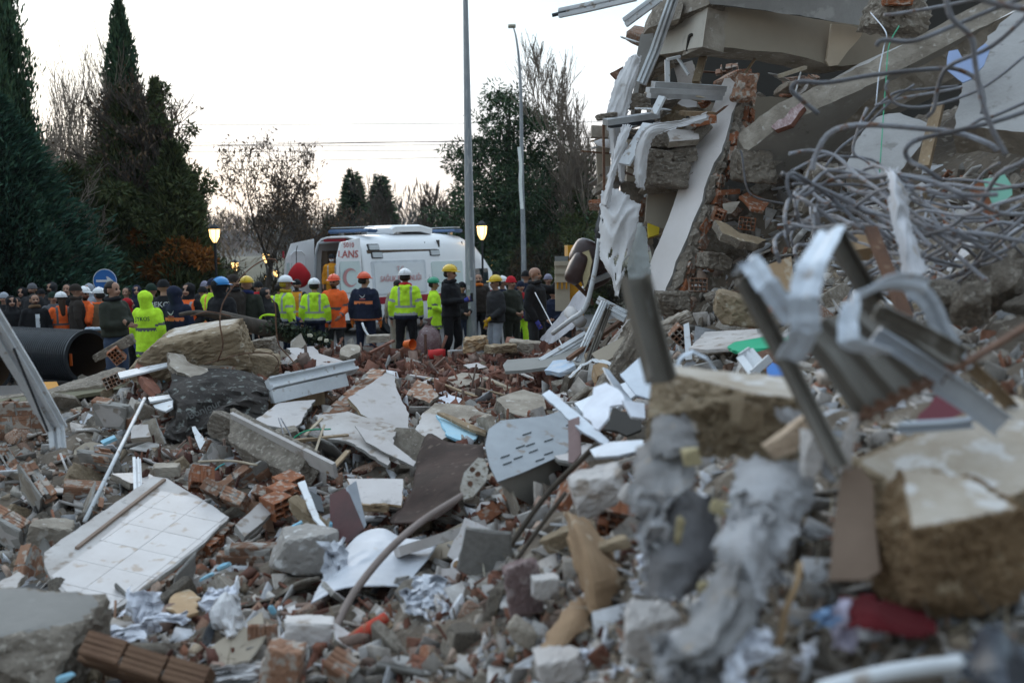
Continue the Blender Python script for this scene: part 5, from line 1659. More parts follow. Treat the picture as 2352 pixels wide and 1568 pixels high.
# --- dark patterned cloth
ct=[[(405,862,10.7),(470,848,10.9),(540,850,10.9),(590,862,10.9),(622,880,10.7)],
  [(400,900,10.3),(455,885,10.35),(520,880,10.5),(580,890,10.4),(625,900,10.4)],
  [(402,945,10.0),(440,930,9.9),(500,925,10.1),(560,925,10),(620,935,10.1)],
  [(392,990,9.8),(430,985,9.7),(480,960,9.8),(540,955,9.8),(605,960,9.9)],
  [(385,1010,9.7),(425,1025,9.6),(455,1010,9.7),(500,990,9.6),(575,968,9.7)]]
mb=MB();cloth(mb,ct,5,5,.16,3.5,seed=3,crumple=1.4)
o=single('bed_cover',mb,M_CLOTHD,'dark bed cover with pale leaf and letter pattern heaped beside the white sill','cloth');solidify(o,.012)
HERO.append(([(400,850),(622,870),(600,970),(390,1015)],10.0));land(510,930,10,'the dark patterned cover')
text_part('Bonjour',.10,frame_M(P(470,940,9.55),P(560,900,9.7)-P(470,940,9.55),V(0,.3,1)),flat('pale_print',(.12,.12,.115)),None,name='cover_print').parent=o
pr=[c for c in bpy.data.objects if c.name.startswith('cover_print')][0];pr.data.transform(Matrix.Translation(-o.location))
# --- white window sill with steps
t=thing('window_sill','long white double stepped sill lying across the middle of the heap','window sill',P(715,880,10.2))
a_,b_=P(616,893,10.3),P(812,850,11.0)
mb=MB();mb.sweep([a_,b_],[(-.02,-.09),(.12,-.09),(.12,-.075),(.07,-.07),(.07,-.01),(.12,0),(.12,.03),(-.02,.04)],(0,-1,.35));part('upper_step',mb,M_PVC,t)
a2,b2=P(619,912,10.15),P(790,872,10.8)
mb=MB();mb.sweep([a2+V(0,.05,-.03),b2+V(0,.05,-.03)],[(-.02,-.07),(.06,-.09),(.065,.05),(-.02,.04)],(0,-1,.1));part('lower_step',mb,M_PVC,t)
mb=MB();mb.bar(P(622,935,10.4),P(740,912,10.8),.12,.13);part('timber',mb,M_WOOD,t)
HERO.append(([(610,885),(812,840),(812,880),(620,945)],10.4));land(710,890,10.2,'the white stepped sill')
board('plaster_slab','flat white slab under the stepped sill, broken along its lower left','plaster slab',[(581,968),(640,925),(724,917),(700,950),(688,975),(660,985),(620,978)],[(581,968,9.5),(724,917,10.3),(660,985,9.3)],.03,M_PLASTC,M_MORTAR,seed=6,jag=.012)
# --- brick wall panel with plaster, sloping to the right
pl_out=[(730,960),(790,905),(835,862),(855,845),(905,860),(860,905),(830,960),(800,990),(760,985)]
t=thing('brick_wall_panel','tilted sheet of bare pinkish bricks right below the sill','wall fragment',P(800,930,10))
pl_a=[(730,960,9.7),(850,850,10.9),(860,905,10.2)]
mb=MB();panel(mb,pl_a,pl_out,.09,.012,.08,.01,8);part('mortar_bed',mb,[M_MORTAR,M_MORTAR,M_MORTAR],t)
pl=plane_of(pl_a);o0=on_plane(730,962,pl);ux=(on_plane(853,848,pl)-o0);Lx=ux.length;ux.normalize();n_=pl[1];uy=(on_plane(800,990,pl)-o0);uy=(uy-ux*uy.dot(ux)).normalized()
def inpoly(x,y,poly):
 c=False;j=len(poly)-1
 for i in range(len(poly)):
  if (poly[i][1]>y)!=(poly[j][1]>y)and x<(poly[j][0]-poly[i][0])*(y-poly[i][1])/(poly[j][1]-poly[i][1])+poly[i][0]:
   c=not c
  j=i
 return c
Rw=Matrix((uy,ux,n_)).transposed();rnd=random.Random(4)
for i in range(-1,9):
 for j in range(-1,5):
  c=o0+ux*(i*.145+.07)+uy*(j*.2+.1+(i%2)*.05)
  q=proj(c)
  if q and inpoly(q[0],q[1],pl_out):
   mb=MB();mb.box(c+n_*(rnd.uniform(.0,.006)),(.094,.066,.014),Rw)
   for g_ in range(-3,4):
    mb.box(c+n_*.016+ux*g_*.018,(.094,.004,.0035),Rw)
   part('brick',mb,M_BRICKD,t)
board('plaster_slab','big angular pinkish white plaster slab leaning over the bare brick sheet','plaster slab',[(800,913),(886,857),(905,863),(912,898),(940,950),(938,985),(925,1003),(860,968),(830,950)],[(800,913,9.8),(890,860,10.5),(925,1000,9.2)],.05,M_PLASTC,M_CONCT,seed=7,jag=.008,rough=.012)
land(870,930,9.8,'the big angular plaster slab')
board('plaster_slab','cracked plaster sheet spread below the big angular slab, torn at the right','plaster slab',[(726,953),(800,945),(830,955),(905,975),(915,985),(905,1000),(893,1068),(812,1020),(795,1012),(745,1005)],[(726,953,9.4),(905,975,9.2),(880,1060,8.3)],.035,M_PLAST,M_MORTAR,seed=8)
board('plaster_slab','long thin white splinter of plaster pointing down right past the brown sheet','plaster slab',[(815,977),(870,995),(955,1060),(948,1070),(900,1045),(840,1015)],[(815,977,8.9),(955,1060,8.2),(840,1015,8.6)],.02,M_PLASTC,M_MORTAR,seed=9,jag=.006)
board('plaster_slab','pale slab with pinkish crust left of the light blue patch','plaster slab',[(948,1000),(972,948),(1003,953),(1030,1000),(1010,1015),(960,1010)],[(948,1000,9.2),(972,948,9.8),(1030,1000,9.2)],.05,M_PLAST,M_CONC,seed=10)
board('foam_board','light blue foam board sheet with ragged edge above the brown crumpled sheet','foam board',[(1002,952),(1050,965),(1090,985),(1096,1000),(1082,1016),(1050,1008),(1028,1000)],[(1002,952,9.7),(1090,985,9.5),(1050,1008,9.1)],.03,mat('pale_blue_foam',(.36,.60,.72),(.46,.64,.72),scale=6,bump=.2,rand=0),M_CYAN,seed=11)
board('plank','dark thin plank lying over the light blue foam board','plank',[(1004,946),(1020,947),(1117,988),(1116,996),(1080,985)],[(1004,946,9.6),(1117,988,9.3),(1080,985,9.3)],.03,M_WOOD,seed=12,jag=.004,rough=.0)
# --- long broken beam slab, centre left
t=thing('concrete_beam','long broken concrete beam with a plaster edge slanting down to the right','concrete beam',P(640,1040,8.2))
R=None
b0,b1=P(515,985,9.1),P(765,1105,7.9)
d=(b1-b0);Lb=d.length;Rb=arrow_R(d,V(0,-.75,.66))
vs,fs,mi=rock2(33,5,(.19,Lb/2,.10),5,.022,(5,),.93)
mb=MB();mb.add([(b0+b1)/2+Rb @v for v in vs],fs,mi);part('beam_core',mb,[M_CONCD,M_CONCD],t)
e0,e1=P(520,972,9.0),P(770,1083,7.85)
mb=MB();mb.bar(e0+V(.06,0,.04),e1+V(0,0,.01),.035,.13,(0,-.4,1));part('plaster_edge',mb,M_PLAST,t)
HERO.append(([(490,970),(560,950),(775,1080),(750,1120),(640,1110),(490,1040)],8.3));land(640,1040,8.3,'the long broken concrete beam')
stone('concrete_chunk','brown grey lump behind the upper end of the long broken beam','concrete chunk',530,985,9.5,(.22,.2,.13),(0,20,10),M_CONC,M_CONCD,34,flat_=(),rough=.05)
# --- bricks and wall lumps, left
masonry('wall lump of three ribbed brick courses behind the leaning white frame',60,968,10.2,(0,2,176),3,3,seed=41,plaster=None)
masonry('wall lump with thick mortar around one pink brick, below the pipe mouth',265,950,9.9,(-20,-8,170),2,2,seed=42,brick=M_BRICKD)
masonry('wall lump of torn reddish bricks in the middle of the left slope',230,1060,8.8,(-35,-5,165),2,2,seed=43,plaster=None,broken=.5)
masonry('leaning wall lump with brick cells torn open at the far left',90,1125,8.0,(-25,-40,150),2,3,seed=44,plaster=M_CONC,broken=.6,miss=.05)
masonry('wall lump with small square cells at the left edge',25,1215,7.3,(-20,-20,160),2,2,seed=45,plaster=M_PLAST,broken=.2)
masonry('pink brick block with two faces right of the cube shaped hollow brick',530,1145,7.6,(-50,-18,160),2,2,seed=46,plaster=None,miss=0)
masonry('stack of striped red bricks in mortar right of the tiled slab',570,1280,6.6,(-5,-3,185),1,3,seed=47,plaster=None,L=.34,miss=0,H=.06)
hbrick('cube shaped orange hollow brick with six large cells above the tiled slab',463,1100,7.8,(35,15,25),3,2,5,m=M_BRICK,cell=.055)
hbrick('solid looking brown brick left of the white pole foot',190,1128,8.2,(10,-15,110),3,3,6,m=M_BRICKD,L=.3)
t=thing('wall_fragment','flat grey wall strip ending in a mesh of open brick cells','wall fragment',P(620,1150,7.2))
mb=MB();panel(mb,[(545,1210,6.8),(680,1085,7.6),(560,1240,6.7)],[(540,1205),(600,1150),(660,1095),(690,1083),(694,1100),(640,1165),(560,1232)],.05,.006,.06,.006,3);part('plaster_layer',mb,[M_PLAST,M_MORTAR,M_MORTAR],t)
a_,b_=P(650,1178,7.0),P(690,1105,7.5);d=b_-a_
for k in range(3):
 mb=MB();c=a_+d*((k+.5)/3)
 Rc=arrow_R(V(.75,-.62,-.15),d);Rc=Matrix((Rc.col[0],Rc.col[1],Rc.col[2])).transposed()
 hollow_brick(mb,c+V(-.08,.06,0),Rc,3,2,(.045,d.length/3/2-.004),.19,.008,k,.15);part('brick',mb,M_BRICK,t)
HERO.append(([(540,1205),(690,1080),(700,1110),(650,1190),(560,1235)],7.2))
bar_thing('pole','long thin white plastic pole leaning across the left slope','pole',[(195,1196,7.2),(332,915,9.6)],.017,M_PVC,8);land(265,1060,8.4,'the thin white pole')
t=thing('broken_window','short upright white frame stub standing right of the thin white pole','window frame',P(318,1140,7.8))
mb=MB();mb.sweep(PP([(314,1052,8.3),(318,1145,7.6)]),[(x*.7,y*.8)for x,y in sec],(1,0,0));part('profile',mb,M_PVC,t)
board('plate','small square pale slab beside the thin white pole','slab',[(298,977),(340,975),(344,1003),(300,1007)],[(298,977,9.4),(340,975,9.4),(300,1007,9.2)],.06,M_PLAST,M_CONC,seed=13)
board('foam_strip','small light blue foam strip left of the thin white pole','foam strip',[(230,1012),(262,998),(266,1004),(236,1018)],[(230,1012,9.1),(262,998,9.1),(236,1018,9)],.03,M_CYAN,jag=0,rough=0)
for k,(o_,a_,lab)in enumerate([([(340,912),(400,904),(402,912),(345,922)],[(340,912,10.2),(400,904,10.2),(345,922,10)],'narrow white stepped strip left of the dark patterned cover, upper of two'),
       ([(352,930),(398,918),(396,935),(380,944),(355,936)],[(352,930,10),(398,918,10),(380,944,9.8)],'small white folded strip left of the dark patterned cover, lower of two'),
       ([(440,980),(448,978),(492,1040),(486,1052),(465,1045),(452,1015)],[(440,980,9.4),(492,1040,8.9),(465,1045,8.9)],'pale metal angle strip lying below the dark patterned cover'),
       ([(270,855),(300,848),(384,832),(386,840),(330,855),(275,868)],[(270,855,11),(384,832,11.1),(330,855,10.8)],'thin white board edge lying on the ridge above the pointed shard')]):
 board('strip',lab,'strip',o_,a_,.02,M_PVC,jag=.003,rough=0,seed=k)
board('brick_slab','long reddish brown clay plank standing steeply beside the pointed shard','clay plank',[(312,830),(328,836),(372,900),(360,905),(330,880)],[(312,830,11.2),(372,900,10.6),(330,880,10.6)],.07,M_ROOFT,seed=14)
bar_thing('dry_stick','pale bare stick lying left of the long broken beam','stick',[(455,1060,8.2),(530,1058,8.3),(590,1068,8.2)],.011,M_WOODP,6)
for k,(pts,m_,lab)in enumerate([([(640,960,9.2),(650,1000,8.9),(630,1030,8.6),(655,1050,8.5),(670,1010,8.7),(645,960,8.9)],M_REBAR,'looped thin wire under the white slab'),
         ([(650,1025,8.5),(700,990,8.6),(760,985,8.7)],M_GREEN,'thin green cable curving over splintered wood'),
         ([(480,1090,7.9),(505,1070,8),(515,1065,8.1)],flat('teal_cable',(.05,.3,.3)),'short teal cable beside the cube shaped brick')]):
 bar_thing('cable',lab,'cable',pts,.007,m_,5)
for k,(a_,b_,w,lab)in enumerate([((650,1015,8.7),(800,1000,8.9),.07,'broad broken board under the green cable'),((755,1085,7.9),(800,1035,8.3),.045,'short square timber leaning right of the green cable'),
          ((700,1000,8.6),(740,960,8.8),.03,'upright splintered lath by the green cable'),((720,1050,8.3),(745,975,8.6),.02,'thin yellowish splinter beside the upright lath')]):
 mb=MB();mb.bar(P(*a_),P(*b_),w,w*.4);single('timber',mb,M_WOOD if k<2 else M_WOODP,lab,'timber')
# --- tiled slab
tA,tB,tC,tD=(382,1098,7.8),(527,1187,7.25),(232,1424,5.8),(104,1292,6.35)
t=thing('tiled_wall_slab','large fallen wall slab faced with square white tiles','wall slab',P(300,1300,6.5))
pl_a=[tA,tB,tC];pl=plane_of(pl_a)
outl=[(352,1094),(382,1098),(455,1140),(527,1187),(470,1245),(400,1300),(330,1350),(300,1378),(262,1398),(232,1424),(205,1385),(150,1368),(112,1322),(100,1290),(100,1268),(160,1225),(220,1185)]
mb=MB();panel(mb,pl_a,outl,.035,.006,.06,.008,5);part('plaster_bed',mb,[M_PLAST,M_MORTAR,M_MORTAR],t)
A0,B0,C0,D0=[on_plane(q[0],q[1],pl)for q in (tA,tB,tC,tD)]
n_=pl[1]
uu=(C0-B0).normalized();vv_=(A0-B0);vv_=(vv_-uu*vv_.dot(uu)).normalized()
poly3=[on_plane(x,y,pl)for x,y in [(392,1110),(455,1142),(522,1188),(468,1242),(398,1297),(328,1347),(298,1374),(262,1393),(236,1418),(207,1382),(160,1368),(118,1322),(200,1265),(300,1182)]]
poly2=[((p-B0).dot(uu),(p-B0).dot(vv_))for p in poly3]
def clip(subj,cl):
 ar=sum(cl[i][0]*cl[(i+1)%len(cl)][1]-cl[(i+1)%len(cl)][0]*cl[i][1]for i in range(len(cl)))
 if ar<0:cl=cl[::-1]
 out=subj
 for i in range(len(cl)):
  a,b=cl[i],cl[(i+1)%len(cl)]
  inp,out=out,[]
  if not inp:return []
  side_=lambda p:(b[0]-a[0])*(p[1]-a[1])-(b[1]-a[1])*(p[0]-a[0])
  for k in range(len(inp)):
   p,q=inp[k-1],inp[k]
   sp,sq=side_(p),side_(q)
   if (sp>=0)!=(sq>=0):
    t_=sp/(sp-sq);out.append((p[0]+(q[0]-p[0])*t_,p[1]+(q[1]-p[1])*t_))
   if sq>=0:out.append(q)
 return out
TS=.285;kk=0
for i in range(-1,8):
 for j in range(-1,5):
  sq=[(i*TS+.11+.0018,j*TS+.02+.0018),((i+1)*TS+.11-.0018,j*TS+.02+.0018),((i+1)*TS+.11-.0018,(j+1)*TS+.02-.0018),(i*TS+.11+.0018,(j+1)*TS+.02-.0018)]
  # the slab outline is clipped against each tile, so tiles stay whole squares where they can
  cp_=clip(poly2,sq)
  if len(cp_)<3:continue
  ar=abs(sum(cp_[q][0]*cp_[(q+1)%len(cp_)][1]-cp_[(q+1)%len(cp_)][0]*cp_[q][1]for q in range(len(cp_))))/2
  if ar<.002:continue
  N_=len(cp_);lift=rnd.uniform(.0035,.0045)
  vs=[B0+uu*a+vv_*b+n_*lift for a,b in cp_]+[B0+uu*a+vv_*b+n_*.0005 for a,b in cp_]
  mb=MB();mb.add(vs,[tuple(range(N_))]+[(q,q+N_,(q+1)%N_+N_,(q+1)%N_)for q in range(N_)])
  part('tile',mb,M_TILE,t);kk+=1
# raised band along the upper left side, and brick cells along the lower right side
mb=MB();q0,q1=on_plane(378,1104,pl),on_plane(176,1262,pl)
mb.bar(q0+n_*.012,q1+n_*.012,.025,.02,n_);part('mortar_ridge',mb,mat('brown_mortar',(.30,.22,.17),rand=0),t)
dn=-vv_
for k in range(7):
 s_=.10+k*.20
 c=B0+uu*s_-n_*.085+dn*(.055+.02*math.sin(k*2.1))+vv_*.09
 mb=MB();Rr=Matrix((uu,dn,uu.cross(dn))).transposed()
 hollow_brick(mb,c,Rr,4,2,(.045,.046),.19,.008,k,.12,grooves=False);part('brick',mb,M_BRICK if k%2 else M_BRICKD,t)
HERO.append((outl+[(330,1420),(540,1260)],6.6));land(320,1260,6.5,'the white tiled slab')
stone('concrete_chunk','grey rounded cement lump left of the tiled slab with a brick core','concrete chunk',118,1230,7.3,(.16,.13,.12),(10,15,20),M_CONC,M_CONC,51,flat_=(),rough=.02)
stone('concrete_chunk','pale rounded stone above the white tiled slab top','concrete chunk',382,1080,8.3,(.12,.1,.05),(0,0,10),M_CONC,M_CONC,52,flat_=(),rough=.02)
board('plaster_slab','small beige slab leaning at the left below the tiled slab corner','plaster slab',[(-10,1340),(45,1312),(60,1320),(20,1365),(-10,1368)],[(-10,1340,6.0),(50,1315,6.2),(20,1365,5.8)],.05,M_PLAST,M_CONC,seed=15)
# --- bottom left
stone('concrete_slab','massive grey concrete slab with rough pale broken edge in the bottom left corner','concrete slab',25,1500,4.55,(.40,.30,.20),(12,6,-6),M_CONCF,M_CONCD,55,sub=5,rough=.035,cuts=3,boxy=.92)
land(100,1480,4.6,'the bottom left concrete slab')
masonry('large block of brown plain bricks at the bottom, right of the corner slab',345,1540,4.4,(-50,-14,172),3,3,seed=56,plaster=None,miss=0,L=.2,H=.13,brick=mat('brown_brick',(.20,.12,.075),(.15,.085,.055),scale=4,bump=.3,rand=.12),broken=0)
# small white torn papers near the tiled slab foot
def scrap(name,label,cat,px,py,Y,w,h,m,seed,tilt=0.4,fold=.03,rz=0,fs=9):
 Y=min(Y,YG(px,py)-.03);c=P(px,py,Y);R=rotm(tilt,0,math.radians(rz))
 ctl=[[c+R @V(w*(i/3-.5)*(1+.2*math.sin(j*2+seed)),.02*math.sin(i*2+j*3+seed),h*(.5-j/3)*(1+.15*math.sin(i+seed)))for i in range(4)]for j in range(4)]
 mb=MB();cloth(mb,ctl,3,3,fold*1.5,fs,seed,ragged=min(w,h)*.06,crumple=1.6)
 o=single(name,mb,m,label,cat,smooth=False);solidify(o,.003)
 return o
scrap('paper','folded white torn carton standing at the foot of the tiled slab','carton',340,1405,5.3,.16,.22,M_PAPER,1,-.5,.05,20)
scrap('paper','white carton flap left of the folded carton','carton',305,1385,5.4,.12,.14,M_PAPER,2,-.3,.03,-40)
scrap('paper','long white paper strip left below the folded carton','paper',275,1455,5.0,.26,.12,M_PAPER,3,-1.0,.04,25)
scrap('paper','white pointed paper right of the folded carton','paper',390,1416,5.2,.22,.06,M_PAPER,4,-.9,.03,-5)
scrap('paper','round white carton lid beside the black strip','carton',505,1378,5.7,.20,.16,M_PAPER,5,-.7,.03,-10)
scrap('cloth','white tattered cloth standing upright right of the carton lid','cloth',525,1430,5.3,.14,.28,M_CLOTHW,6,-.3,.05,10)
scrap('cloth','grey striped white cloth lower right of the tattered cloth','cloth',560,1470,5.0,.12,.26,M_CLOTHW,7,-.6,.05,40)
scrap('cloth','white crumpled cloth at the bottom edge right of the brown bricks','cloth',545,1545,4.4,.26,.10,M_CLOTHW,8,-.9,.05,20)
board('strip','black plastic strip leaning between the white cloth scraps','strip',[(508,1378),(514,1384),(484,1478),(462,1482),(475,1440)],[(508,1378,5.5),(484,1478,5.1),(475,1440,5.2)],.02,M_BLACKP,jag=.003,rough=0)
board('cardboard','beige cardboard disc piece under the white carton lid','cardboard',[(385,1395),(400,1362),(435,1352),(455,1372),(452,1405),(420,1416)],[(385,1395,5.5),(435,1352,5.9),(452,1405,5.4)],.02,M_CARD,seed=17)
hbrick('small hollow brick end with three cells left of the grey plaster block',603,1478,4.9,(80,0,0),3,1,8,m=M_BRICKD)
for k,(px,py,Y,lab)in enumerate(((514,1300,6.2,'light cyan crumpled foam on the brick cells of the tiled slab'),(478,1322,6.0,'thin cyan foam strip below the crumpled one'),(760,1215,6.6,'upright cyan foam sliver beside the maroon plate'),(145,1558,4.3,'cyan foam bit at the bottom edge near the corner slab'),(625,1400,5.4,'small bright cyan foam chip below the rounded boulder'),(680,1205,6.8,'cyan foam chip on top of the rounded boulder'))):
 vs,fs,_m=rock2(70+k,2,((.05,.018,.02),(.06,.014,.012),(.014,.02,.08),(.06,.02,.02),(.02,.01,.03),(.05,.02,.012))[k],3,.06,())
 R=rotm(0,-.4 if k !=2 else 0,.3);mb=MB();c=P(px,py,Y);mb.add([c+R @v for v in vs],fs);single('foam_piece',mb,M_CYAN,lab,'foam')
# --- middle
stone('boulder','rounded grey boulder with white patches left of the big white sheet','boulder',700,1263,6.3,(.19,.17,.17),(0,20,20),M_CONC,mat('patchy_stone',(.36,.335,.31),(.26,.24,.22),(.60,.59,.58),scale=3,bump=.5,bscale=40,rand=0,c3amt=.6),61,flat_=(),rough=.02,boxy=.3,cuts=9)
land(700,1260,6.3,'the rounded grey boulder')
board('panel_board','white board with brown torn lower edge right of the maroon plate','board',[(797,1098),(926,1099),(922,1160),(880,1155),(836,1158),(815,1140)],[(797,1098,7.4),(926,1099,7.4),(836,1158,7.0)],.02,M_PLASTC,M_CARD,seed=18,jag=.005);land(865,1130,7.2,'the white board with torn edge')
stone('plaster_lump','brown fibre lump hanging under the white board','lump',865,1165,6.95,(.13,.03,.03),(0,3,0),M_WOOD,M_WOOD,62,flat_=(),rough=.08)
t=thing('metal_plate','maroon painted metal plate folded along a grey edge, standing upright','metal plate',P(800,1200,6.8))
mb=MB();panel(mb,[(757,1135,6.9),(800,1120,6.8),(775,1230,6.6)],[(757,1135),(795,1120),(812,1160),(835,1215),(800,1245),(770,1240),(758,1200)],.012,0,.1,0,1);part('maroon_face',mb,[M_MAROON]*3,t)
mb=MB();panel(mb,[(797,1118,6.8),(818,1102,7.0),(840,1210,6.7)],[(797,1118),(818,1103),(842,1205),(834,1216)],.012,0,.1,0,1);part('grey_edge',mb,[M_ZINC]*3,t)
for k,(o_,a_,m_,lab)in enumerate([([(683,1108),(700,1102),(735,1190),(762,1222),(750,1225),(720,1190)],[(683,1108,7.2),(762,1222,6.6),(700,1160,6.9)],M_PVC,'bent bluish white strip left of the maroon plate'),
          ([(710,1125),(738,1140),(745,1175),(728,1172)],[(710,1125,7.1),(738,1140,7.1),(728,1172,6.9)],M_BLACKP,'small black plastic piece behind the bent bluish strip')]):
 board('strip',lab,'strip',o_,a_,.012,m_,jag=.004,rough=0,seed=k)
stone('brick_piece','long grey stone strip leaning from the brick mesh down to the maroon plate','stone strip',712,1190,6.9,(.20,.06,.05),(10,42,-20),M_CONC,M_CONCT,64,flat_=(),rough=.03)
# brown crumpled sheet
ct=[[(960,1050,8.2),(985,996,8.5),(1030,1015,8.3),(1110,1022,8.0)],[(955,1085,7.7),(1000,1050,7.9),(1050,1050,7.8),(1112,1050,7.7)],[(945,1130,7.2),(990,1105,7.3),(1040,1095,7.2),(1090,1080,7.3)],
  [(900,1190,6.9),(980,1165,6.9),(1030,1140,6.9),(1070,1105,7.0)],[(905,1200,6.7),(985,1195,6.6),(1045,1160,6.6),(1065,1120,6.8)]]
mb=MB();cloth(mb,ct,4,4,.08,4,seed=8,crumple=1.2)
o=single('metal_sheet',mb,M_BROWNM,'dark brown crumpled metal sheet in the middle of the heap','metal sheet',smooth=True);solidify(o,.006)
HERO.append(([(955,1050),(985,996),(1110,1020),(1065,1120),(905,1200)],7.3));land(1010,1100,7.3,'the dark brown crumpled sheet')
# long bent pole with end plate
t=thing('bent_pole','long bent greyish pole curving down left from a flat holed plate','pole',P(900,1300,5.5))
mb=MB();mb.tube(catmull(PP([(752,1490,4.9),(790,1400,5.2),(835,1330,5.4),(900,1255,5.6),(975,1192,5.9),(1062,1138,6.1)]),7),.022,9);part('tube',mb,mat('dusty_rod',(.26,.21,.19),(.20,.16,.14),rough=.7,rand=0),t,smooth=True)
mb=MB();panel(mb,[(1060,1130,6.1),(1112,1052,6.4),(1122,1080,6.3)],[(1057,1118),(1066,1085),(1098,1050),(1112,1053),(1122,1078),(1116,1105),(1086,1140),(1066,1146)],.02,0,.1,0,1);part('end_plate',mb,[mat('mottled_plate',(.40,.38,.34),(.28,.25,.21),(.15,.12,.09),scale=12,bump=.4,rand=0)]*3,t)
for q in ((1085,1078,6.2),(1098,1088,6.2),(1080,1110,6.05)):
 mb=MB();c=P(*q);mb.tube([c,c+V(0,-.02,.004)],.018,8);part('bolt',mb,M_RUST,t)
HERO.append(([(1055,1050),(1122,1050),(1120,1130),(1060,1150)],6.2));land(900,1280,5.5,'the long bent pole')
# big white sheet and bar
ct=[[(790,1265,6.2),(830,1225,6.4),(880,1213,6.5),(930,1235,6.4),(1010,1240,6.3)],[(755,1310,5.9),(810,1270,6.0),(880,1255,6.1),(930,1270,6.0),(990,1275,6.0)],
  [(735,1345,5.7),(790,1310,5.75),(860,1300,5.8),(920,1310,5.8),(960,1310,5.8)],[(715,1385,5.5),(780,1352,5.5),(850,1345,5.5),(900,1345,5.55),(930,1350,5.6)]]
mb=MB();cloth(mb,ct,12,12,.05,3.5,seed=12)
o=single('white_sheet',mb,M_BAG,'big smooth white plastic sheet bulging under the long bent pole','plastic sheet',smooth=True);solidify(o,.006)
HERO.append(([(715,1385),(735,1340),(790,1260),(880,1213),(1010,1240),(930,1350)],5.8));land(850,1300,5.8,'the big white plastic sheet')
scrap('plastic','white ragged plastic edge left of the big white sheet','plastic',775,1290,5.85,.16,.30,M_BAG,9,-.5,.05,30)
mb=MB();mb.sweep(PP([(912,1268,5.9),(1110,1205,6.2)]),[(-.05,-.03),(.05,-.03),(.05,.03),(-.05,.03)],(0,-1,.3));single('plank',mb,M_PLAST,'long whitewashed plank pointing right over the big white sheet','plank');HERO.append(([(905,1255),(1110,1190),(1110,1215),(920,1290)],6))
for k in range(6):
 px,py=[(990,1350),(1020,1365),(960,1372),(1000,1400),(1035,1395),(975,1410)][k]
 scrap('plastic_bag','crumpled '+['white bag highest in the heap right of the white sheet','white bag with a fold right of the highest one','flat white bag at the left of the crumpled heap','greyish white bag in the middle of the crumpled heap','bluish white bag at the right of the crumpled heap','small white bag lowest in the crumpled heap'][k],'bag',px,py,5.2-k*.05,.18,.15,M_BAG,20+k,-.8,.06,25*k,fs=8)
t=thing('pipe_coil','small grey roll of tube end above the crumpled white bags','roll',P(1055,1300,5.7))
mb=MB();c=P(1052,1298,5.7);mb.tube([c,c+V(.08,.1,-.10)],.055,12);part('outer_roll',mb,M_CLOTHW,t,smooth=True)
mb=MB();mb.tube([c+V(-.004,-.012,.004),c+V(0,-.002,0)],.03,10);part('roll_core',mb,M_CARD,t)
# orange shoe
t=thing('shoe','orange red shoe with brown sole lying near the bottom middle','shoe',P(840,1450,4.9))
c=P(840,1450,4.9);mb=MB();R=rotm(.3,-.55,.3)
lofv=[]
for k in range(9):
 u=k/8;w=.045*(1-.5*abs(u-.4));h=.05*(1-.55*u)
 lofv+=[c+R @V((u-.5)*.26,w*math.cos(a),h*math.sin(a))for a in [i*math.pi/5 for i in range(10)]]
mb.add(lofv,[(k*10+i,k*10+(i+1)%10,(k+1)*10+(i+1)%10,(k+1)*10+i)for k in range(8)for i in range(10)]+[tuple(range(10)),tuple(80+i for i in range(10))])
part('upper',mb,mat('shoe_red',(.46,.055,.03),(.34,.05,.03),(.25,.12,.07),scale=8,rand=0),t,smooth=True)
mb=MB();mb.box(c+R @V(0,0,-.045),(.13,.045,.014),R);part('sole',mb,M_CARD,t)
mb=MB();mb.box(c+R @V(-.15,-.01,.02),(.035,.035,.02),R);part('tongue',mb,M_ORANGE,t)
HERO.append(([(785,1405),(890,1405),(890,1490),(785,1490)],4.9));land(840,1450,4.9,'the orange shoe')
stone('plaster_block','grey plaster block with straight top edge left of the bent pole foot','plaster block',712,1470,4.9,(.13,.1,.11),(0,0,8),M_PLAST,M_PLAST,66,flat_=(2,5),rough=.02,boxy=.95);land(712,1470,4.9,'the grey plaster block')
masonry('small block of two terracotta bricks at the foot of the bent pole',790,1550,4.35,(-30,-25,160),1,2,seed=67,plaster=None,L=.14,H=.1,miss=0)
stone('brick_piece','worn pinkish brick stub left of the terracotta block at the bottom','brick',650,1540,4.4,(.09,.08,.13),(0,10,0),M_BRICKD,M_BRICKD,68,flat_=())
for k,(px,py,Y,rot,nz,lab)in enumerate(((1140,1190,6.5,(28,-32,15),4,'hollow brick with rows of open cells below the grey metal box'),(1190,1140,6.6,(25,-30,10),4,'hollow brick just up right of the open celled one'),(1090,1245,6.1,(30,-38,20),3,'broken hollow brick low left under the whitewashed plank end'),(1420,1195,4.7,(20,10,-12),4,'orange hollow brick with smeared cells under the white plaster block'))):
 hbrick(lab,px,py,Y,rot,4,nz,80+k,.1,m=M_BRICK,L=.13)
land(1160,1165,6.5,'the open celled brick row')
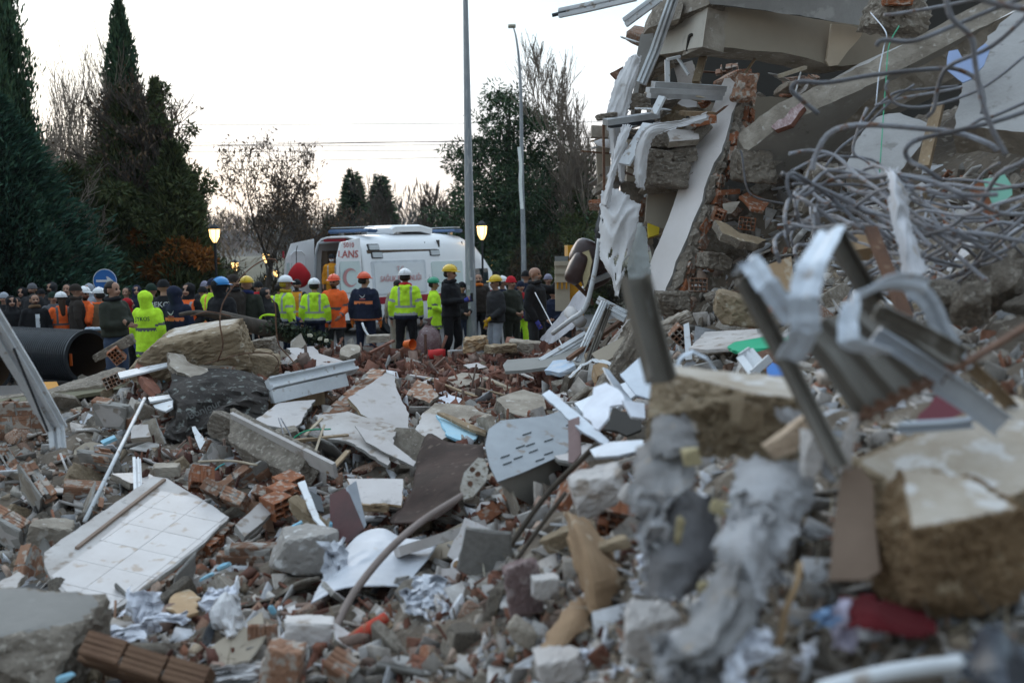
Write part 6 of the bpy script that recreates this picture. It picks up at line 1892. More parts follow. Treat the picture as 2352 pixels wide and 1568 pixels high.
# far middle: slabs on the plateau
for k,(o_,a_,th,f_,lab)in enumerate([
 ([(1055,895),(1100,905),(1170,890),(1185,900),(1140,925),(1090,935),(1050,920)],[(1055,895,12.6),(1170,890,12.9),(1090,935,12.2)],.12,M_CONC,'flat grey slab lying on the roof tiles in the middle distance'),
 ([(1020,870),(1060,855),(1110,858),(1118,872),(1060,888),(1020,884)],[(1020,870,13.6),(1110,858,14),(1060,888,13.2)],.1,M_CONC,'smaller grey slab behind the flat one on the roof tiles'),
 ([(1065,838),(1095,832),(1117,842),(1085,850)],[(1065,838,15),(1095,832,15.2),(1085,850,14.7)],.03,M_PLASTC,'bright white shard among the red roof tiles'),
 ([(660,800),(720,795),(735,812),(790,830),(745,850),(690,830)],[(660,800,12.6),(735,812,12.7),(745,850,12)],.05,M_PLASTC,'white flat slab behind the white sill'),
 ([(780,800),(800,790),(825,792),(828,808),(800,820),(782,815)],[(780,800,14),(825,792,14.2),(800,820,13.7)],.1,M_CONC,'round edged grey slab among the roof tiles left of the orange helmet worker'),
 ([(665,785),(690,765),(700,790),(690,805),(668,802)],[(665,785,12.9),(690,765,13),(690,805,12.7)],.06,M_CONC,'pointed light grey stone at the fallen trunk end'),
 ([(960,960),(1000,925),(1080,930),(1140,965),(1080,975),(1000,985)],[(960,960,10.6),(1080,930,11),(1080,975,10.4)],.12,M_CONC,'dusty long slab right of the big angular plaster slab'),
 ([(1000,915),(1030,905),(1060,915),(1055,925),(1010,930)],[(1000,915,11.8),(1060,915,11.8),(1010,930,11.5)],.03,M_PAPER,'white crumpled sheet on the long dusty slab'),
 ([(1140,915),(1200,893),(1245,905),(1262,935),(1215,960),(1165,945)],[(1140,915,10.4),(1245,905,10.6),(1215,960,9.9)],.14,M_CONC,'coarse grey slab standing behind the grey metal box'),
 ([(935,905),(960,870),(990,885),(1008,910),(985,925)],[(935,905,11.6),(960,870,12),(985,925,11.4)],.05,M_BRICKD,'pink clay slab right of the big angular plaster slab')]):
 board('concrete_slab',lab,'slab',o_,a_,th,f_,M_CONCD,seed=30+k,jag=.015,rough=.02)
for k,(a_,b_,w,m_,lab)in enumerate([((980,868,13),(1130,925,11.8),.05,M_WOOD,'dark thin plank crossing the plateau left of the pale lath'),((1112,868,13.2),(1198,902,12.2),.06,M_WOODP,'pale yellow lath lying in the middle of the roof tiles'),((1180,850,14),(1290,898,11.8),.05,M_PLAST,'thin white edged board pointing at the grey metal box'),
           ((940,862,13.4),(1012,873,13.2),.07,M_PLASTC,'short white strip on the roof tiles'),((1030,806,17),(1120,800,17.3),.06,M_PVC,'white bar lying at the feet of the phone user'),((850,810,15.4),(905,782,15.6),.09,M_ROOFT,'long red brown tile sticking up near the orange bucket'),
           ((700,812,13),(745,850,12.2),.05,M_RUST,'rusty flat bar by the white flat slab'),((1100,890,12.2),(1230,928,10.7),.035,M_WOOD,'second dark plank below the pale lath')]):
 mb=MB();mb.bar(P(*a_),P(*b_),w,w*.35,(0,0,1));single('plank',mb,m_,lab,'plank')
t=thing('bucket','orange plastic bucket lying on its side beside the central rescuer','bucket',P(930,790,16.6));c=P(930,790,16.6)
mb=MB();mb.tube([c,c+V(.13,-.08,0),c+V(.135,-.085,0)],[.06,.085,.092],16,cap=False);part('wall',mb,M_ORANGE,t,smooth=True);mb=MB();mb.tube([c,c+V(.01,0,0)],.06,14);part('base',mb,M_ORANGE,t)
t=bar_thing('tube_end','short white bent tube sticking up before the navy worker','tube',[(832,742,17),(838,758,16.9),(850,775,16.8),(860,785,16.7)],.02,M_PVC,7)
stone('concrete_chunk','pinkish grey lump below the short white bent tube','concrete chunk',868,778,16.6,(.22,.15,.07),(0,0,0),M_CONC,M_CONC,91,flat_=())
stone('sack_heap','tan folded paper sack lying at the foot of the steel pole','sack',1090,790,17.2,(.28,.18,.12),(0,-5,20),M_CARD,M_CARD,92,flat_=(),rough=.08)
stone('concrete_chunk','wide low concrete lump at the feet of the bald man','concrete chunk',1210,795,16.4,(.32,.2,.10),(0,0,0),M_CONC,M_CONC,93,flat_=(),rough=.05)
stone('concrete_chunk','tan lump left of the wide low one by the pole','concrete chunk',1150,800,16.2,(.26,.2,.08),(0,0,20),M_CONCT,M_CONCT,94,flat_=(),rough=.05)
land(1090,860,13.5,'the flat grey slab on the tiles');land(900,810,15.5,'the orange bucket');land(1230,930,10.3,'the coarse grey slab')
# ================================================================ wrecked building at the right
def quadbox(mb,f,b,mi=0):
 """eight corners: four front (tl,tr,br,bl) and four back in the same order"""
 vs=[Vector(q)for q in f+b]
 mb.add(vs,[(0,3,2,1),(4,5,6,7),(0,1,5,4),(1,2,6,5),(2,3,7,6),(3,0,4,7)],mi)
def hb(label,px,py,Y,rot,nx=4,nz=3,seed=0,broken=0,m=M_BRICK,**k):
 return hbrick(label,px,py,Y,rot,nx,nz,seed,broken,m,**k)
# main standing ruin: slabs and beams that belong together
bt=thing('collapsed_building','collapsed concrete building with tilted beams and slabs, towering at the right','ruin',P(1700,700,14))
M_DARKIN=flat('void_shade_and_cloth',(0.030,0.026,0.021))  # near-black colour stands in for deep shade in the open void and hole
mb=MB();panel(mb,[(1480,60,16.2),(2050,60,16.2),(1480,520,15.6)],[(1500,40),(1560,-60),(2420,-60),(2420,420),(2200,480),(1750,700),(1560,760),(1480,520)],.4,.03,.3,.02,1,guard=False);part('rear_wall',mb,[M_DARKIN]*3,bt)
# floor slab over the beam
mb=MB();panel(mb,[(1633,8,12.15),(2070,70,12.5),(1700,-60,12.0)],[(1600,-40),(1633,9),(1760,24),(1900,47),(2075,72),(2110,40),(2160,-60)],.35,.01,.12,.01,2);part('upper_slab',mb,[mat('blue_grey_concrete',(.34,.335,.325),(.27,.265,.255),(.42,.41,.40),scale=1.6,bump=.3,bscale=20,rand=0,crack=6),M_CONC,M_CONC],bt)
# the beam: left end and long face
mb=MB();panel(mb,[(1628,11,12.3),(1614,109,12.25),(2000,150,13.1)],[(1628,11),(1760,26),(1911,50),(2075,72),(2110,95),(2030,140),(1936,152),(1903,149),(1850,132),(1795,120),(1740,118),(1680,110),(1614,108)],.5,.004,.12,.012,3);part('beam_face',mb,[M_PLASTB,M_CONC,M_CONC],bt)
mb=MB();panel(mb,[(1504,62,13.5),(1627,11,12.28),(1613,108,12.24)],[(1504,62),(1560,38),(1627,11),(1620,60),(1613,108),(1590,112),(1545,122),(1509,127)],.3,.004,.12,.01,4);part('beam_end',mb,[mat('pale_beam_plaster',(.52,.475,.41),(.45,.41,.35),(.36,.33,.28),scale=2.5,stretch=(1,1,.4),bump=.1,rand=0,c3amt=.62),M_CONC,M_CONC],bt)
mb=MB();panel(mb,[(1911,57,12.75),(1984,65,12.85),(1903,148,12.8)],[(1911,55),(1950,58),(1984,67),(1978,85),(1950,115),(1925,150),(1905,153),(1898,140),(1905,100)],.04,.006,.07,.004,5);part('cream_patch',mb,[mat('cream_plaster',(.60,.50,.38),(.54,.44,.33),scale=3,bump=.05,rand=0)]*3,bt)
mb=MB();mb.tube(catmull([P(1578,118,12.6),P(1583,85,12.55),P(1590,80,12.5)],4),.02,6);part('broken_hole',mb,M_DARKIN,bt)
# side stack of pale slabs left over the beam
for k,(o_,a_)in enumerate([([(1487,66),(1500,8),(1545,-10),(1640,-20),(1628,10),(1560,38),(1504,64)],[(1487,66,13.2),(1500,8,13.2),(1628,10,12.2)]),([(1478,80),(1490,66),(1560,42),(1555,55),(1500,76)],[(1478,80,13.1),(1560,42,12.5),(1500,76,13)]),
           ([(1462,130),(1474,78),(1500,70),(1507,128),(1470,190),(1458,262),(1448,262)],[(1462,130,13.4),(1500,70,13.4),(1458,262,13.2)])]):
 mb=MB();panel(mb,a_,o_,.25,.012,.1,.02,10+k);part('slab_edge',mb,[M_CONC if k !=2 else M_CONCF,M_CONCD,M_CONCD],bt)
for k,(o_,a_,m_)in enumerate([([(1475,138),(1530,148),(1540,160),(1535,215),(1478,205)],[(1475,138,13.9),(1535,150,13.9),(1478,205,13.8)],M_PLASTB),([(1716,225),(1770,222),(1850,232),(1810,300),(1760,345),(1690,345),(1700,280)],[(1716,225,13.0),(1850,232,13.2),(1700,345,12.8)],M_PLASTB),
         ([(1370,312),(1402,315),(1402,470),(1374,465)],[(1370,312,13.2),(1402,315,13.2),(1374,465,13.1)],M_PLASTB),([(1490,437),(1545,440),(1568,448),(1540,500),(1532,528),(1510,520),(1482,508)],[(1490,437,12.6),(1568,448,12.6),(1482,508,12.4)],M_PLASTB),
         ([(1545,150),(1590,140),(1610,190),(1560,205)],[(1545,150,13.6),(1590,140,13.5),(1560,205,13.4)],M_PLAST),([(1530,225),(1600,222),(1600,246),(1540,248)],[(1530,225,13.2),(1600,222,13.2),(1540,248,13)],M_PLASTC),
         ([(1585,236),(1650,236),(1650,330),(1590,300)],[(1585,236,13.8),(1650,236,13.8),(1590,300,13.7)],M_CONC),([(1440,300),(1500,290),(1500,560),(1440,560)],[(1440,300,13.6),(1500,290,13.6),(1440,560,13.4)],M_PLASTB)]):
 mb=MB();panel(mb,a_,o_,.12,.008,.1,.01,20+k);part('wall_piece',mb,[m_,M_CONC,M_CONC],bt)
mb=MB();mb.bar(P(1358,303,12.6),P(1404,305,12.6),.2,.14);part('lintel_end',mb,M_CONC,bt)
# diagonal fallen beam
t=thing('fallen_beam','massive fallen beam slanting up to the top right corner','concrete beam',P(1800,400,11.5))
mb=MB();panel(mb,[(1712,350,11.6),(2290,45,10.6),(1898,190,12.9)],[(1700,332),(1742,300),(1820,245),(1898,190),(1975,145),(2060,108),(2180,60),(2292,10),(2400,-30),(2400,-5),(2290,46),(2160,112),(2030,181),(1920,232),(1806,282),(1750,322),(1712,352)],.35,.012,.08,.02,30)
part('top_face',mb,[mat('lit_beam_top',(.74,.71,.69),(.62,.59,.57),(.70,.69,.68),scale=3,bump=.3,bscale=30,rand=0,c3amt=.6),M_CONC,M_CONC],t)  # top face coloured paler than the side to carry light from above
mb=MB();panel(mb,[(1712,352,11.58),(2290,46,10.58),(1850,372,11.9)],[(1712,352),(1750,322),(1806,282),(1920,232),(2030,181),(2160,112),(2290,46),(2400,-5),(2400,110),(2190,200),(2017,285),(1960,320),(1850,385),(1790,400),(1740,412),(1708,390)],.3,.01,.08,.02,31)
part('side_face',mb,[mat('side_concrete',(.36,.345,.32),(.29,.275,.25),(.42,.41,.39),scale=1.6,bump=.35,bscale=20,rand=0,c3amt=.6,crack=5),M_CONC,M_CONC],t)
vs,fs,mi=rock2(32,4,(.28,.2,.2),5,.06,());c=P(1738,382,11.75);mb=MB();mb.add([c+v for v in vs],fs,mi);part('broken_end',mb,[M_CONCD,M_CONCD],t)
land(1850,300,11.6,'the massive diagonal beam')
stone('concrete_chunk','rough lump with orange brick bits hanging at the top over the diagonal beam','concrete chunk',2060,35,11.3,(.34,.2,.22),(0,15,0),M_CONCD,M_CONCD,35,flat_=(),rough=.07)
stone('brick_piece','orange crushed brick stuck on the hanging lump at the top','brick',2062,4,11.1,(.16,.08,.05),(0,0,0),M_BRICK,M_BRICK,36,flat_=(),rough=.06)
board('concrete_slab','light grey cracked slab at the right edge behind the rebar','slab',[(2297,54),(2352,12),(2420,0),(2420,310),(2352,300),(2192,295),(2196,250),(2218,180),(2250,110)],[(2297,54,9.2),(2192,285,8.7),(2400,290,8.3)],.3,mat('pale_grey_concrete',(.42,.41,.405),(.34,.33,.32),(.26,.25,.235),scale=2.2,bump=.4,bscale=22,rand=0,c3amt=.6,crack=4),M_CONC,seed=37,jag=.02,rough=.02)
land(2300,180,8.6,'the cracked slab at the right edge')
board('concrete_slab','smaller pale slab standing under the diagonal beam behind the rebar','slab',[(2006,272),(2040,262),(2066,259),(2130,283),(2119,324),(2085,370),(2060,402),(1941,399),(1948,365),(1975,310)],[(2006,272,10.2),(2130,283,9.9),(1941,397,9.9)],.22,MATS['pale_grey_concrete'],M_CONC,seed=38,jag=.012);land(2035,330,10,'the smaller pale slab')
board('plastic_sheet','torn blue grey plastic sheet at the upper right','plastic sheet',[(2178,118),(2200,114),(2216,140),(2262,100),(2275,108),(2260,150),(2235,180),(2212,190),(2172,160)],[(2178,118,8.9),(2260,105,8.8),(2212,190,8.6)],.01,flat('dusk_blue_plastic',(.28,.36,.56)),seed=39,jag=.006,rough=0)
mb=MB();mb.bar(P(2155,240,9.2),P(2122,385,8.9),.10,.06);single('timber',mb,M_WOOD,'brown timber standing behind the rebar right of the smaller pale slab','timber')
board('floor_tile_stack','pile of pinkish striped plaster flakes lying on the diagonal beam','plaster',[(1770,292),(1800,262),(1838,236),(1846,246),(1815,285),(1780,300)],[(1770,292,11.4),(1838,236,11.3),(1780,300,11.3)],.06,mat('striped_flake',(.45,.36,.35),(.20,.11,.11),scale=9,stretch=(5,1,.5),rand=0),M_ROOFT,seed=40)
for k,(px,py,Y,dm,rot,sk,co,lab)in enumerate([
 (1515,325,12.3,(.16,.14,.10),(0,0,5),M_CONC,M_CONCD,'grey block under the short beam of the stacked ruin'),(1512,360,12.2,(.17,.14,.09),(0,8,0),M_CONC,M_CONCD,'cracked grey block below it, left of two'),(1562,356,12.3,(.18,.14,.10),(5,-10,20),M_CONC,M_CONCD,'cracked grey block right of its cracked twin, under the flat board'),
 (1530,402,12.2,(.30,.2,.16),(0,6,0),M_CONC,M_CONCD,'largest cracked boulder left of the leaning wall slab'),(1545,275,12.6,(.16,.12,.20),(0,20,0),M_CONCT,M_CONCT,'knobbly tan concrete cluster under the aluminium rails'),(1460,235,13,(.2,.15,.1),(0,0,0),M_CONCT,M_CONCD,'tan rubble lump behind the hanging curtain top')]):
 stone('concrete_chunk',lab,'concrete chunk',px,py,Y,dm,rot,sk,co,100+k,flat_=()if k !=0 else (3,),rough=.06)
board('plaster_board','flat cracked white board resting on the grey block beside the leaning slab','board',[(1533,303),(1545,296),(1605,302),(1608,320),(1538,326)],[(1533,303,12.2),(1605,302,12.3),(1538,326,12.0)],.08,M_PLAST,M_CONC,seed=41)
for k,(a_,b_,w,h,m_,lab)in enumerate([
 ((1500,194,12.2),(1664,204,12.6),.10,.07,M_ALU,'upper aluminium rail stacked under the big beam'),((1488,207,12.1),(1660,214,12.6),.09,.06,M_ALU,'middle aluminium rail under the big beam'),((1490,219,12.1),(1655,225,12.6),.09,.06,M_ALU,'lowest of the aluminium rails under the big beam'),
 ((1390,281,11.8),(1510,264,12.2),.10,.07,M_ALU,'short aluminium rail poking out left over the rusty bar'),((1400,290,11.85),(1500,279,12.2),.06,.04,M_BLACKP,'dark rail under the short aluminium one'),
 ((1522,222,11.9),(1502,262,11.9),.12,.03,M_PVC,'short white plastic strip hanging below the aluminium rails'),((1490,285,11.9),(1433,378,11.7),.16,.03,M_PVC,'long white gutter piece slanting down left through the curtains'),
 ((1620,115,12.9),(1598,190,12.7),.09,.06,M_CONCT,'crooked post under the beam corner'),((1556,132,12.8),(1582,172,12.7),.03,.03,M_PVC,'thin white lath hanging under the beam, right leg'),((1532,138,12.7),(1533,190,12.7),.06,.03,M_PVC,'upright white frame stub under the beam'),((1532,137,12.7),(1562,130,12.75),.04,.03,M_PVC,'crooked top piece of the white stub'),
 ((1790,175,12.4),(1850,155,12.7),.05,.04,M_WOODP,'thin pale board in the dark gap under the beam'),((1700,185,12.7),(1738,130,13),.03,.02,M_WOOD,'thin dark lath in the gap beside the leaning slab top'),((1455,132,12.8),(1447,255,12.6),.012,.012,M_BLACKP,'black wire hanging at the wall edge'),
 ((1565,260,12.2),(1640,262,12.4),.09,.05,M_WOOD,'brown board under the aluminium rails'),((1590,282,12.2),(1640,272,12.3),.12,.09,M_BRICK,'reddish clay block beside the upper leaning slab')]):
 mb=MB();mb.bar(P(*a_),P(*b_),w,h,(0,-.3,1));single('rail' if m_ in (M_ALU,M_PVC,M_BLACKP)else 'timber',mb,m_,lab,'rail' if m_ in (M_ALU,M_PVC,M_BLACKP)else 'timber')
# bars that stick out against the sky
for k,(pts,w,h,lab)in enumerate([([(1283,30,11.6),(1340,18,11.5),(1460,-10,11.2)],.11,.07,'broken white profile sticking out far left against the sky'),([(1434,52,11.6),(1515,-8,11.4)],.12,.05,'shorter white profile pointing down left against the sky'),
          ([(1474,192,11.7),(1505,118,11.7),(1550,-10,11.6)],.09,.09,'long grey tube leaning across the corner of the beam')]):
 mb=MB();mb.sweep(PP(pts),[(x*w/.09,y*h/.05)for x,y in sec],(.3,-.2,1));single('profile',mb,M_PVC if k<2 else M_ALU,lab,'profile')
mb=MB();mb.tube(PP([(1268,36,11.6),(1300,28,11.58)]),.022,6);single('reinforcement_bar',mb,M_BLACKP,'black core sticking out of the broken white profile','bar')
mb=MB();mb.bar(P(1386,286,11.9),P(1388,470,11.9),.045,.03);mb.bar(P(1388,470,11.9),P(1398,482,11.85),.05,.03);single('rusty_bar',mb,M_RUST,'long upright rust brown bar before the hanging white curtains','bar')
board('tin_scrap','brown triangular scrap sticking out left above the curtain','scrap',[(1402,168),(1432,152),(1428,182),(1418,185)],[(1402,168,12.6),(1432,152,12.8),(1418,185,12.6)],.02,M_RUST,jag=.003,rough=0)
for k,(px,py,r_)in enumerate(((1390,262,.09),(1408,276,.08))):
 stone('concrete_chunk',['small debris heap lying on the left rail end','small debris clump at the left end over the rusty bar'][k],'concrete chunk',px,py+6,12,(r_*1.6,r_,r_*.45),(0,-5,0),M_CONCT,M_CONCD,120+k,flat_=(),rough=.1,sub=3)
# curtains
def curt(name,label,ctrl,seed,fold=.05,m=M_CLOTHW,fs=5,holes=None,nu=14,nv=12):
 mb=MB();cloth(mb,ctrl,nu,nv,fold*.8,fs,seed,holes=holes,ragged=.010)
 o=single(name,mb,m,label,'curtain',smooth=True);solidify(o,.004);return o
M_CURT=mat('dusty_curtain',(0.62,0.62,0.65),(0.50,0.50,0.52),(0.42,0.38,0.34),scale=3,bump=.2,bscale=10,rand=0,c3amt=.62,rough=.9)
curt('curtain','white curtain hanging from the top of the ruin against the sky',[[(1445,135,12.6),(1456,130,12.5),(1472,135,12.6)],[(1415,185,12.5),(1440,180,12.35),(1462,180,12.5)],[(1400,235,12.4),(1425,232,12.3),(1448,235,12.4)],[(1392,270,12.3),(1412,280,12.2),(1436,290,12.3)],[(1402,340,12.3),(1412,350,12.2),(1425,360,12.3)],[(1404,385,12.3),(1410,392,12.2),(1418,395,12.3)]],1,.09)
curt('curtain','narrow curtain strip draped over the rails and hanging down beside the cracked boulders',[[(1620,262,12.0),(1625,270,12.0),(1625,278,12.0)],[(1545,282,11.8),(1550,288,11.8),(1555,296,11.8)],[(1490,290,11.7),(1500,300,11.65),(1508,312,11.7)],[(1463,330,11.7),(1478,335,11.6),(1492,340,11.7)],[(1456,390,11.7),(1468,395,11.6),(1484,398,11.7)],[(1462,430,11.7),(1470,432,11.65),(1478,436,11.7)]],2,.05)
curt('curtain','long thin curtain strand falling from the rails to the rusty bar foot',[[(1430,288,11.8),(1440,288,11.8),(1452,292,11.8)],[(1412,340,11.7),(1420,345,11.65),(1428,350,11.7)],[(1398,400,11.7),(1405,405,11.6),(1412,408,11.7)],[(1382,470,11.7),(1390,475,11.6),(1398,480,11.7)]],3,.04)
curt('curtain','short pinkish curtain tail left of the long white gutter piece',[[(1425,330,12),(1434,325,12),(1444,335,12)],[(1418,370,11.9),(1426,372,11.85),(1436,375,11.9)],[(1422,412,11.9),(1427,420,11.85),(1433,415,11.9)]],4,.03)
big=curt('curtain','biggest torn white curtain, spread like a ghost under the rusty bar',[[(1380,440,11.9),(1410,436,11.8),(1440,452,11.7),(1472,470,11.8)],[(1378,500,11.8),(1405,500,11.6),(1435,505,11.55),(1466,500,11.7)],[(1378,560,11.7),(1402,560,11.55),(1430,560,11.5),(1456,550,11.6)],[(1380,600,11.7),(1400,612,11.5),(1424,615,11.45),(1440,598,11.55)],[(1404,640,11.6),(1410,650,11.5),(1420,655,11.4),(1432,630,11.5)],[(1412,680,11.6),(1416,680,11.5),(1419,680,11.4),(1424,655,11.5)]],5,.08,
   holes=lambda u,v:(noise.noise(Vector((u*7+3,v*7,1)))>.42 and v>.2)or (u>.72 and abs(v-.62)<.06))
curt('curtain','greenish translucent curtain hanging right of the biggest one',[[(1462,510,12.0),(1476,515,11.9),(1484,535,12)],[(1448,570,11.8),(1466,575,11.7),(1490,590,11.8)],[(1440,620,11.7),(1462,630,11.6),(1492,640,11.7)],[(1445,665,11.6),(1460,672,11.5),(1478,668,11.6)]],6,.05,m=mat('grey_green_curtain',(.44,.47,.46),(.36,.38,.37),scale=3,bump=.2,rand=0,rough=.8))
board('yellow_panel','small yellow panel peeping out behind the leaning wall slab','panel',[(1488,512),(1515,522),(1514,538),(1490,545)],[(1488,512,12.3),(1515,522,12.3),(1490,545,12.2)],.03,M_YELLOWP,jag=.003,rough=0)
land(1430,520,11.6,'the biggest torn curtain')
# leaning slab
t=thing('leaning_wall_slab','long white plastered wall slab leaning diagonally on the ruin, bricks along its right edge','wall slab',P(1500,690,11.5))
pa=[(1479,643,11.75),(1520,697,11.35),(1697,197,12.65)]
fo=[(1663,181),(1676,178),(1697,197),(1692,238),(1680,262),(1672,300),(1656,350),(1640,375),(1617,432),(1612,462),(1590,510),(1579,545),(1552,600),(1545,630),(1530,660),(1520,697),(1500,690),(1476,668),(1479,643),(1505,575),(1540,490),(1570,400),(1610,310),(1640,240)]
mb=MB();panel(mb,pa,fo,.06,.006,.1,.008,1);part('plaster_face',mb,[mat('leaning_plaster',(.76,.71,.69),(.70,.65,.62),(.46,.41,.37),scale=2.5,bump=.05,rand=0,c3amt=.70),M_MORTAR,M_MORTAR],t)
pl=plane_of(pa);n_=pl[1];E0=on_plane(1700,200,pl);E1=on_plane(1522,700,pl);ed=(E1-E0);EL=ed.length;ed.normalize();sd=ed.cross(n_);sd=sd if sd.x>0 else-sd
rnd=random.Random(9)
mb=MB()
for k in range(16):
 u=(k+.5)/16;vs,fs,mi=rock2(200+k,3,(.13,.20,.11),4,.07,())
 Rk=Matrix((sd,ed,n_)).transposed()
 mb.add([E0+ed*(u*EL)-n_*(.14+rnd.uniform(-.02,.02))+sd*rnd.uniform(-.06,.0)+Rk @v for v in vs],fs)
part('mortar_core',mb,M_CONCD,t)
for k in range(15):
 u=(k+.5)/15;wob=.02*math.sin(k*1.9)
 c=E0+ed*(u*EL)-n_*(.13+.05*(k%3))+sd*(.075+wob+rnd.uniform(0,.04))
 Rk=Matrix((sd,ed,n_)).transposed()@rotm(rnd.uniform(-.2,.2),rnd.uniform(-.2,.2),rnd.uniform(-.15,.15))
 mb=MB();hollow_brick(mb,c,Rk,2,3,(.05,.042),.20,.009,k,rnd.choice((0,.5))if k%3 else .7);part('brick',mb,M_BRICK if k%2 else M_BRICKD,t)
HERO.append((fo+[(1600,660),(1740,250)],11.8));land(1590,450,11.8,'the leaning white wall slab')
stone('brick_piece','red brick and mortar knob at the top end of the leaning wall slab','brick',1712,200,12.3,(.13,.12,.20),(0,15,0),M_BRICKD,M_BRICKD,230,flat_=(),rough=.07)
# bricks and pieces right of the leaning slab
hb('hollow brick with twelve cells sticking out of the mound under the diagonal beam',1716,514,11.3,(0,8,-15),4,3,1)
board('plaster_slab','curved dusty plaster shell carrying the twelve celled brick','plaster slab',[(1640,505),(1668,512),(1700,535),(1745,545),(1760,552),(1740,560),(1700,552),(1660,535)],[(1640,505,11.2),(1745,545,11.1),(1700,552,10.9)],.1,M_CONCT,M_CONCD,seed=50)
hb('hollow brick with nine cells beside the foot of the leaning wall slab',1603,655,10.4,(-6,2,-8),4,3,2,m=M_BRICKD)
hb('tilted hollow brick with diamond cells low beside the upright steel profile',1562,770,9.4,(10,42,5),4,3,3,m=M_BRICKD)
hb('small ringed brick end at the left of the curved plaster shell',1655,492,11.3,(10,25,-30),2,2,4,m=M_BRICK,L=.1)
board('roof_tile_piece','reddish ribbed clay tile shards on the mound under the diagonal beam end','clay tile',[(1700,450),(1722,440),(1768,462),(1755,485),(1725,478)],[(1700,450,11.7),(1768,462,11.7),(1725,478,11.5)],.04,M_BRICK,seed=51)
board('slate','dark grey triangular plate beside the reddish tile shards','plate',[(1662,468),(1700,462),(1680,490),(1668,492)],[(1662,468,11.6),(1700,462,11.6),(1668,492,11.5)],.02,M_CONC,seed=52)
mb=MB();mb.bar(P(1652,443,11.8),P(1695,440,11.9),.09,.06);single('roof_tile_piece',mb,M_BRICK,'orange clay strip just right of the leaning wall slab','clay strip')
board('plaster_slab','broad pale slab lying right of the diamond celled brick','plaster slab',[(1585,798),(1620,762),(1740,755),(1768,775),(1700,800),(1610,802)],[(1585,798,8.6),(1740,755,9.2),(1610,802,8.4)],.03,M_PLAST,M_PLAST,seed=53);land(1680,780,8.8,'the broad pale slab')
board('frame_piece','short white upright frame left of the broad pale slab','frame piece',[(1570,745),(1582,740),(1590,825),(1575,826)],[(1570,745,9.0),(1582,740,9.0),(1575,826,8.8)],.05,M_PVC,jag=0,rough=0)
stone('rock','white crusted lump left of the broad pale slab','lump',1545,745,9.6,(.26,.14,.07),(0,-30,0),M_PLAST,M_CONC,240,flat_=(),rough=.08)
stone('bundle','grey padded bundle under the cardboard box','bundle',1700,715,8.2,(.22,.16,.13),(0,10,0),M_CONCT,M_CONCT,241,flat_=(),rough=.05,boxy=.2,cuts=9)
board('net','bright green net lying right of the broad pale slab','net',[(1668,795),(1690,785),(1740,775),(1780,770),(1800,778),(1812,768),(1815,782),(1780,798),(1720,800),(1695,808)],[(1668,795,7.6),(1812,768,7.6),(1720,800,7.3)],.03,M_GREEN,seed=54,jag=.02,rough=.02)
t=thing('plastic_chair','white slatted plastic chair back lying under the green net','chair',P(1730,830,6.6))
for a_,b_ in (((1700,820,6.6),(1728,858,6.4)),((1728,858,6.4),(1768,822,6.5)),((1700,820,6.6),(1722,805,6.7)),((1712,812,6.66),(1742,845,6.5)),((1722,805,6.7),(1752,840,6.5))):
 mb=MB();mb.bar(P(*a_),P(*b_),.05,.02,(0,-1,0));part('slat',mb,M_PVC,t)
board('blue_cloth','small bright blue cloth between the green net and the dark steel bar','cloth',[(1762,845),(1775,832),(1805,850),(1800,866),(1768,864)],[(1762,845,5.8),(1805,850,5.8),(1768,864,5.7)],.03,M_BLUE,seed=55)
board('board','brown board behind the white chair back','board',[(1735,810),(1770,800),(1800,830),(1765,850)],[(1735,810,6.9),(1770,800,7),(1765,850,6.7)],.03,M_RUST,seed=56)
for k,(o_,a_,lab)in enumerate([([(1758,610),(1817,588),(1828,668),(1800,672),(1770,650)],[(1758,610,7.6),(1817,588,7.7),(1770,650,7.5)],'beige cardboard box side behind the white bent strips, left one'),([(1952,540),(2003,528),(2008,568),(1960,575)],[(1952,540,6.9),(2003,528,6.9),(1960,575,6.8)],'smaller beige box side behind the brown plank')]):
 board('cardboard_box',lab,'box',o_,a_,.12,M_CARD,seed=60+k,jag=.002,rough=0)
board('paint_chip','mint green painted plate at the right edge among the rebar','plate',[(2259,412),(2308,402),(2326,425),(2328,448),(2310,462),(2280,470)],[(2259,412,6.6),(2308,402,6.6),(2280,470,6.5)],.03,M_MINT,M_BRICK,seed=57)
board('clay_plank','dark red clay board left of the mint plate','clay board',[(2233,427),(2256,418),(2300,505),(2271,515)],[(2233,427,6.6),(2256,418,6.6),(2271,515,6.4)],.05,M_BRICK,seed=58)
